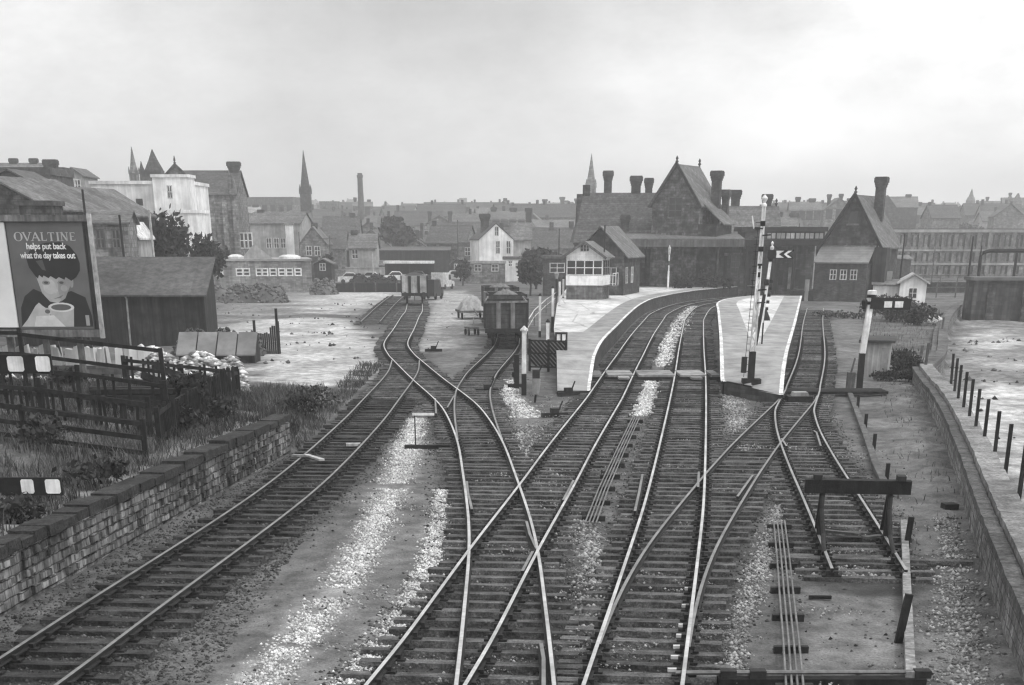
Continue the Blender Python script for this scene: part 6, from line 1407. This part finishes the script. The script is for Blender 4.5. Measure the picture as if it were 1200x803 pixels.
# mill chimney
Y = 520; b = D(423.5, 250, Y); z0 = gz(b.x, Y); th = thing('mill_chimney', (b.x, Y, z0), 'tall tapering mill chimney standing over the town', 'chimney'); zt = D(423.5, 203, Y).z-z0
MB().lathe([(1.2, -1), (.75, zt-1.2), (.9, zt-1.1), (.9, zt-.5), (.7, zt-.4), (.7, zt)], n=14).build('shaft', soot_brick, th); MB().box(-2.2, 2.2, -2, 2, -1, 3).build('plinth', soot_brick, th)
th, *_ = B('pale house with tall gable end and chimney in front of the dark church spire', 292, 352, 262, 249, 280, 9, 'x', pale_stone, roofm, -6, ((324, 285, .8, 1.4), (332, 285, .8, 1.4), (315, 285, .8, 1.4)), ((.1, 246, .8),))
B('grey gabled house with a boarded front below the church spire', 352, 382, 285, 266, 262, 8, 'y', mid_stone, roofm, 0, ((362, 294, .8, 1.2), (372, 294, .8, 1.2)), ((.5, 262, .7),))
B('dark roofed house right of the gabled boarded house', 378, 420, 274, 254, 330, 8, 'x', mid_stone, slate, 0, ((390, 280, .8, 1.), (402, 280, .8, 1.)), ((.8, 250, .8),))
B('small pale cottage with lean to left of the dark goods shed', 409, 440, 291, 275, 265, 7, 'x', pale_stone, roofm, 0, ((416, 298, .9, 1.2),), ((.15, 270, .8),))
# dark long goods shed
B('long low dark goods shed behind the coal heap', 400, 526, 294, 290, 300, 10, 'x', tar, slate, 0, [], (), 'goods_shed', 'shed')
B('grey house with twin chimneys behind the telegraph pole', 500, 530, 262, 253, 400, 9, 'y', mid_stone, roofm, 0, ((510, 270, .9, 1.4), (520, 270, .9, 1.4)), ((.1, 248, .8), (.9, 248, .8)))
B('low brick building left of the white cottage', 538, 562, 288, 284, 300, 8, 'f', mid_stone, slate, 0, ((548, 295, .9, 1.2),))
# white cottage
Y = 262; th, zE, zR, hw, rf = B('white gabled cottage with one chimney left of the signal box', 561, 602, 281, 262, Y, 9, 'y', white_render, slate, 10, ((582, 271, .55, 1.2), (583.5, 290, .6, 1.7), (596, 290, .6, 1.7)), ((.28, 251, 1.15),), over=.1)
B('slate roofed wing running right from the white cottage', 600, 622, 281, 262, 268, 8, 'x', pale_stone, roofm, 0)
B('low pale walled yard building in front of the white cottage', 545, 592, 309, 306, 240, 3, 'f', mid_stone, pale_stone, 0, ((560, 314, .9, .8), (580, 314, .9, .8)))
B('low white annexe under the white cottage wall', 590, 612, 304, 301, 250, 6, 'f', white_render, slate, 0, ((598, 309, .5, .7), (606, 311, .5, .7)))
B('small shed with a pale porch roof left of the signal box', 637, 664, 303, 300, 190, 4, 'f', soot_brick, old_wood, 0, ((653, 314, 1.6, .9),), (), 'shed', 'shed')
B('tall brick stack block between white cottage and station', 616, 623, 248, 244, 330, 4, 'f', soot_brick, soot_brick, 0, (), (), 'chimney_stack', 'chimney')
# trees
def T(label, px, yb, Y, wpx, yt, n, m=foliage, size=.3, lob=6, name='tree', group=None):
    c = D(px, yb, Y); z0 = min(gz(c.x, Y), c.z); h = D(px, yt, Y).z-z0; w = wpx*Y/F*CP; lobes = []
    for k in range(lob): a = k*2.4; r = .27*w*(.5+.5*random.random()); lobes.append((math.cos(a)*r, math.sin(a)*r, h*random.uniform(.5, .78), w*random.uniform(.22, .32), w*random.uniform(.22, .32), h*random.uniform(.17, .25)))
    return tree(name, label, 'tree', (c.x, Y, z0), lobes, n, size, (h*.55, .035*h), m, group)
T('dark leafy tree in front of the whitewashed building, left of two', 192, 302, 140, 70, 244, 4200, foliage, .22, 9)
T('lower dark tree right of the leafy tree before the whitewashed building', 238, 302, 160, 46, 268, 1800, foliage, .24, 6)
T('large round dark tree behind the long goods shed', 466, 300, 330, 46, 249, 2600, foliage, .5, 7)
T('dark bushy tree between white cottage and signal box', 628, 325, 215, 40, 286, 1500, foliage, .3, 6)
T('low round tree in front of the bushy one by the cottage', 621, 340, 190, 30, 303, 1100, foliage, .26, 5)
T('dark tree at right end of the stone school', 262, 300, 205, 26, 285, 700, foliage, .25, 4)
T('small tree by the low brick building at the telegraph pole', 542, 318, 230, 20, 303, 500, foliage, .28, 4)
T('spindly shrub tree behind the works building', 383, 320, 235, 20, 296, 500, foliage, .28, 4)
T('bushy tree above the small shed by the signal box', 645, 306, 240, 30, 290, 600, foliage, .3, 4)
# right: long warehouse with rows of bays
Y = 272; a, b = D(1034, 320, Y), D(1330, 320, Y); th = thing('warehouse', (a.x, Y, -.5), 'very long low brick warehouse with pilasters and three rows of bays at the right', 'warehouse'); ln = b.x-a.x; zr_ = lambda py: D(1100, py, Y).z+.5
wh = mat('warehouse_brick', .15, .35, 1.2, .92, .3, streak=.15, fine=1.6)
MB().box(0, ln, 0, 14, -1, zr_(271)).build('wall', wh, th)
for y0, y1 in ((269, 272.5), (292.5, 294.5), (308.5, 310.5)): MB().box(-.1, ln, -.35, -.002, zr_(y1), zr_(y0)).build('string_course', mat('string_stone', .34, .25, 1.), th)
n = 22
for k in range(n+1): x = k*ln/n; MB().box(x-.35, x+.35, -.28, -.003, -1, zr_(272.6)).build('pilaster', wh, th)
for k in range(n):
    for y0, y1 in ((275.5, 289), (296.5, 306.5), (312, 321)):
        x = (k+.5)*ln/n
        for u in (-.8, .8):
            if k < 12 and random.random() > .12: MB().box(x+u-.55, x+u+.55, -.05, .03, zr_(y1), zr_(y0)).build('window', glass_dark, th)
MB().box(-.2, ln, -.2, 14.2, zr_(271)+.002, zr_(268)).build('roof', mat('warehouse_roof', .07, .3, 1.), th)
B('small pale roofed shed before the right warehouse', 1049, 1068, 304, 300, 230, 6, 'x', soot_brick, roofm, 0, (), (), 'shed', 'shed')
# skyline blocks, right and centre
SKY = [('dark stone terrace with a stepped gable just right of the tall gable house chimney', 1022, 1075, 243, 231, 480, 'x', soot_stone), ('hazy block of houses with a cross gable on the right skyline', 1068, 1092, 252, 241, 500, 'x', mid_stone), ('low hazy roofs dipping towards the domed tower', 1090, 1128, 258, 251, 560, 'x', mid_stone),
       ('large pale hazy building right of the domed tower', 1148, 1180, 247, 236, 640, 'x', mid_stone), ('hazy chimneyed block at the right edge of the skyline', 1176, 1225, 243, 232, 620, 'x', mid_stone), ('hazy flat fronted block below the domed tower', 1120, 1165, 266, 262, 600, 'f', pale_stone),
       ('hazy house with two chimneys left of the gable house', 926, 962, 247, 237, 420, 'x', mid_stone), ('pale hazy gabled house behind the gable house', 966, 1000, 246, 232, 430, 'y', mid_stone), ('hazy roof right behind the gable house apex', 996, 1024, 250, 236, 450, 'x', mid_stone), ('hazy dark house by the covered way end', 912, 934, 268, 254, 330, 'x', mid_stone),
       ('pale long roofed hall on the skyline left of the station', 638, 672, 246, 239, 620, 'x', pale_stone), ('hazy gabled house beside the pale roofed hall', 660, 682, 250, 237, 600, 'y', mid_stone), ('dark roofed house behind the white cottage', 576, 616, 258, 248, 400, 'x', mid_stone), ('hazy terrace below the pale roofed hall', 624, 684, 262, 256, 520, 'x', mid_stone),
       ('hazy works block on the skyline left of the dark church spire', 285, 345, 240, 231, 520, 'f', mid_stone), ('pale hazy block right of the dark church spire', 375, 397, 244, 236, 560, 'f', mid_stone), ('hazy square church tower on the far hill', 541, 547, 238, 232, 1200, 'f', mid_stone), ('hazy block at the foot of the mill chimney', 414, 436, 242, 237, 560, 'x', mid_stone),
       ('hazy pale house low between school and spire', 282, 306, 250, 243, 420, 'x', pale_stone), ('dark roofed row under the square church tower', 512, 560, 252, 245, 560, 'x', soot_stone)]
for lab, x0, x1, ye, yr, Y, rg_, m in SKY:
    ww = x1-x0; wins = [(x0+ww*(i+.5)/max(2, int(ww/9)), ye+(5 if ye+5 < 275 else 3), 1.6, 2.2) for i in range(max(2, int(ww/9)))]
    ch = [(random.uniform(.08, .3), yr-random.uniform(3, 6), random.uniform(.8, 1.3)), (random.uniform(.6, .92), yr-random.uniform(2, 5), random.uniform(.8, 1.3))] if rg_ != 'f' else []
    th, zE, zR, hw, rf = B(lab, x0, x1, ye, yr, Y, 11, rg_, m, roofm if m is not pale_stone else pale_stone, random.uniform(-14, 14), wins, ch)
    if rg_ == 'x' and hw > 6:
        for u in random.sample([-.7, -.35, 0., .35, .7], 2):
            x = hw*u; w2 = random.uniform(1.6, 2.8); zz2 = zR+random.uniform(-.8, 1.6); MB().prism([(x-w2, zE-3), (x+w2, zE-3), (x+w2, zE+.1), (x, zz2), (x-w2, zE+.1)], 'y', -.5, 5.5).build('cross_gable', m, th)
            MB().box(x-.5, x+.5, -.55, -.47, zE-2., zE-.3).build('window', glass_far, th)
# scattered houses climbing the far hillside
def far_house(k):
    w = random.uniform(7, 14); d = 8; h = random.uniform(5, 7.5); rr = random.uniform(2.2, 3.4)
    m = random.choice([mid_stone, mid_stone, pale_stone, soot_brick, white_render if k == 3 else mid_stone])
    th = thing('terrace_house', (0, 0, -900), 'small hazy slate roofed house among many on the far hillside', 'house', 'hazy houses across the far hillside')
    MB().prism([(0, -16), (d, -16), (d, h), (d/2, h+rr-.1), (0, h)], 'x', -w/2, w/2).build('wall', m, th)
    rf = gable_roof(th, -w/2, w/2, 0, d, h, h+rr, .3, 'x', roofm if k % 2 else slate)
    for u in ((-.45,) if k % 3 == 0 else (-.2, .45) if w < 14 else (-.45, .1)): MB().box(w*u-.35, w*u+.35, d/2-.3, d/2+.3, h, h+rr+random.uniform(.5, 1.4)).build('chimney', soot_brick, rf)
    n = int(w/3)
    for i in range(n):
        x = -w/2+w*(i+.5)/n
        for z in (1.6, 4.2): MB().box(x-.5, x+.5, -.04, .02, z-.7, z+.7).build('window', glass_far, th)
    return th
protos = [far_house(k) for k in range(7)]; used = set(); placed = []
def put(px, Y, rz):
    x = D(px, 275, Y).x
    for (a, b, r) in placed:
        if abs(a-x) < 20*1.05 and abs(b-Y) < 13: return
    placed.append((x, Y, 1)); k = random.randrange(7); z = gz(x, Y)
    if k in used: o = copy_tree(protos[k])
    else: o = protos[k]; used.add(k)
    o.location = (x, Y, z); o.rotation_euler = (0, 0, rz)
for Y in np.geomspace(420, 1500, 18):
    for px in np.arange(-20, 1230, 44 if Y < 600 else 38):
        q = px+random.uniform(-20, 20); y_ = Y+random.uniform(-12, 12)
        if 690 < q < 910: continue
        if random.random() < .30+.2*(Y > 900): continue
        put(q, y_, random.choice([0, 0, .25, -.3, 1.5, .1]))
def crowd(px, Y, yr):
    """a house whose ridge shows at row yr"""
    k = random.randrange(7); x = D(px, 275, Y).x
    if k in used: o = copy_tree(protos[k])
    else: o = protos[k]; used.add(k)
    o.location = (x, Y, D(px, yr, Y+4).z-9.2); o.rotation_euler = (0, 0, random.choice([0, .2, -.25, 1.5, 1.45, .4])); placed.append((x, Y, 1))
for k in range(17): crowd(915+k*12.5+random.uniform(-4, 4), random.uniform(470, 640), random.uniform(236, 250)+(6 if k > 13 else 0))
for k in range(16): Y = random.uniform(286, 345); crowd(random.choice([random.uniform(284, 402), random.uniform(498, 556), random.uniform(600, 650)]), Y, 279-(Y-286)*.22+random.uniform(-3, 3))
for k in range(8): crowd(1150+k*11, random.uniform(480, 640), random.uniform(237, 249))
for k in range(12): crowd(606+k*9, random.uniform(420, 640), random.uniform(241, 256))
for k in range(64): px = 284+276*random.random(); Y = random.uniform(345, 620); crowd(px, Y, 272-(Y-345)*.115+random.uniform(-3, 3))
for k in range(7):
    if k not in used:
        def rm(o):
            for c in list(o.children): rm(c)
            bpy.data.objects.remove(o)
        rm(protos[k])
# trees between the houses
tp = []
for k in range(4):
    lobes = [(math.cos(a*2.4)*1.6, math.sin(a*2.4)*1.6, 4.2+random.random()*1.6, 2.0, 2.0, 1.7) for a in range(5)]
    tp.append(tree('far_tree', 'small dark tree between the hazy houses on the far hillside', 'tree', (0, 0, -900), lobes, 1000, .30, (4, .25), foliage, 'hazy trees between the far houses'))
ut = set()
for i in range(70):
    Y = 320*math.exp(random.random()*1.65); px = random.uniform(-20, 1220)
    if 690 < px < 900: continue
    x = D(px, 275, Y).x; k = i % 4
    if min(abs(a-x)+abs(b-Y) for a, b, r in placed) < 9: continue
    o = tp[k] if k not in ut else copy_tree(tp[k]); ut.add(k)
    o.location = (x, Y, gz(x, Y)); s = random.uniform(.6, 1.1); o.scale = (s*random.uniform(1., 1.5), s, s*random.uniform(.8, 1.1)); o.rotation_euler = (0, 0, random.random()*6)

# poles, walls and sheds that clutter the middle ground
for lab, px, yb, Y, yt in (('slim telegraph pole between the works building and the gabled house', 388, 316, 250, 276), ('slim telegraph pole behind the dark goods shed', 418, 300, 320, 262), ('slim telegraph pole behind the white cottage roof', 612, 300, 300, 262), ('slim dark pole beside the boarded house under the spire', 352, 305, 245, 272), ('thin pole in front of the long right warehouse', 1092, 325, 240, 282), ('tall pole at the right end of the road railing', 1187, 325, 200, 280), ('thin pole near the covered way under the right skyline', 934, 300, 230, 262)):
    pole(lab, px, yb, Y, yt, .10, old_wood, 1 if 'telegraph' in lab else 0)
for lab, x0, x1, ye, Y, m in (('long low pale wall at the back of the yard behind the parked cars', 405, 470, 313, 262, pale_stone), ('low grey wall right of the works building', 368, 402, 316, 255, mid_stone), ('low brick wall in front of the boarded house', 336, 372, 301, 250, soot_brick), ('low dark wall along the road left of the small white house', 1066, 1140, 331, 200, soot_stone)):
    a, b = D(x0, ye, Y), D(x1, ye, Y); z0 = gz(a.x, Y)-.3; o = MB(); o.box(0, b.x-a.x, 0, .4, 0, a.z-z0-.14); o.box(-.1, b.x-a.x+.1, -.08, .48, a.z-z0-.138, a.z-z0); o = o.build('yard_wall', m); o.location = (a.x, Y, z0); tag(o, lab, 'wall')
for lab, x0, x1, ye, yr, Y, rg_, m in (('small dark tarred shed right of the works building', 368, 388, 309, 304, 222, 'y', tar), ('low lean to store behind the coal bins', 444, 466, 311, 306, 270, 'x', soot_brick), ('tiny brick hut by the telegraph pole in the far yard', 528, 542, 309, 303, 262, 'y', soot_brick)):
    B(lab, x0, x1, ye, yr, Y, 4, rg_, m, roofm, 0, ((x0+(x1-x0)*.5, ye+4, .7, .8),), (), 'shed', 'shed')
# ================================================================ AIR, LIGHT, CAMERA
hz = MB().box(-2600, 2600, -70, 2000, -8, 58).build('haze', bpy.data.materials.new('haze_air')); tag(hz, kind='stuff', label='thin pale haze over the town', cat='haze')
m = hz.data.materials[0]; m.use_nodes = True; nt = m.node_tree
for n_ in list(nt.nodes): nt.nodes.remove(n_)
o = nt.nodes.new('ShaderNodeOutputMaterial'); v = nt.nodes.new('ShaderNodeVolumePrincipled'); nt.links.new(v.outputs[0], o.inputs['Volume'])
v.inputs['Color'].default_value = (.98, .98, .98, 1); v.inputs['Density'].default_value = .0008; v.inputs['Anisotropy'].default_value = .55
W = bpy.data.worlds.new('World'); scn.world = W; W.use_nodes = True; nt = W.node_tree; N = nt.nodes; LK = nt.links
for n_ in list(N): N.remove(n_)
wo = N.new('ShaderNodeOutputWorld'); bg = N.new('ShaderNodeBackground'); LK.new(bg.outputs[0], wo.inputs[0])
SUN_EL, SUN_AZ = R(50), R(132)                            # high, behind the camera and to its right
sky = N.new('ShaderNodeTexSky'); sky.sky_type = 'NISHITA'; sky.sun_disc = False; sky.sun_elevation = SUN_EL; sky.sun_rotation = SUN_AZ
bw = N.new('ShaderNodeRGBToBW'); LK.new(sky.outputs[0], bw.inputs[0])
tc = N.new('ShaderNodeTexCoord'); mp = N.new('ShaderNodeMapping'); mp.inputs['Scale'].default_value = (1, 1, 2.2); LK.new(tc.outputs['Generated'], mp.inputs['Vector'])
def wn(sc, det, rg=.55):
    n_ = N.new('ShaderNodeTexNoise'); n_.inputs['Scale'].default_value = sc; n_.inputs['Detail'].default_value = det; n_.inputs['Roughness'].default_value = rg; LK.new(mp.outputs[0], n_.inputs['Vector']); return n_.outputs[0]
def mr_(src, lo, hi, a=.3, b=.7):
    r = N.new('ShaderNodeMapRange'); LK.new(src, r.inputs[0]); r.inputs[1].default_value = a; r.inputs[2].default_value = b; r.inputs[3].default_value = lo; r.inputs[4].default_value = hi; return r.outputs[0]
def mm_(op, a, b):
    n_ = N.new('ShaderNodeMath'); n_.operation = op
    for i_, x in enumerate((a, b)):
        if isinstance(x, (int, float)): n_.inputs[i_].default_value = x
        else: LK.new(x, n_.inputs[i_])
    return n_.outputs[0]
cloud = mm_('MULTIPLY', mr_(wn(2.6, 4.), .68, 1.30), mr_(wn(9., 9., .7), .84, 1.16))
sep = N.new('ShaderNodeSeparateXYZ'); LK.new(tc.outputs['Generated'], sep.inputs[0])
side = mm_('MULTIPLY', mr_(sep.outputs[0], .82, 1.20, -.28, .28), mm_('MULTIPLY', mr_(sep.outputs[2], 1.0, 1.4, .18, .95), mr_(sep.outputs[2], 1.22, 1., .0, .11)))            # thinner, brighter cloud to the right
dp_ = N.new('ShaderNodeVectorMath'); dp_.operation = 'DOT_PRODUCT'; LK.new(tc.outputs['Generated'], dp_.inputs[0]); dp_.inputs[1].default_value = tuple(Vector((-.035, .99, .13)).normalized())
smoke = mr_(dp_.outputs['Value'], 1., .74, .978, 1.)   # a darker bank of smoke cloud hanging over the station
cloud = mm_('MULTIPLY', cloud, smoke)
over = mm_('MULTIPLY', mm_('MULTIPLY', cloud, side), 8.25)
mix = mm_('ADD', mm_('MULTIPLY', bw.outputs[0], .12), over)
cc = N.new('ShaderNodeCombineColor')
for i_ in range(3): LK.new(mix, cc.inputs[i_])
LK.new(cc.outputs[0], bg.inputs[0]); bg.inputs[1].default_value = .1
sd = bpy.data.lights.new('sun', 'SUN'); sd.energy = 1.0; sd.angle = R(10); sd.color = (1, 1, 1); so = bpy.data.objects.new('sun', sd); col.objects.link(so)
dv = Vector((math.sin(SUN_AZ)*math.cos(SUN_EL), math.cos(SUN_AZ)*math.cos(SUN_EL), math.sin(SUN_EL))); so.rotation_euler = dv.to_track_quat('Z', 'Y').to_euler()
cam = bpy.data.cameras.new('camera'); co = bpy.data.objects.new('camera', cam); col.objects.link(co); scn.camera = co
co.location = (0, 0, HC); co.rotation_euler = (math.pi/2-PHI, 0, 0)
cam.sensor_fit = 'HORIZONTAL'; cam.sensor_width = 36; cam.lens = F/1200*36; cam.shift_y = (CY-401.5)/1200; cam.clip_end = 8000; cam.clip_start = .1
scn.view_settings.view_transform = 'Standard'; scn.view_settings.look = 'None'; scn.view_settings.exposure = .25; scn.view_settings.gamma = 1
scn.cycles.filter_width = 1.3; scn.cycles.volume_bounces = 1
scn.view_settings.use_curve_mapping = False
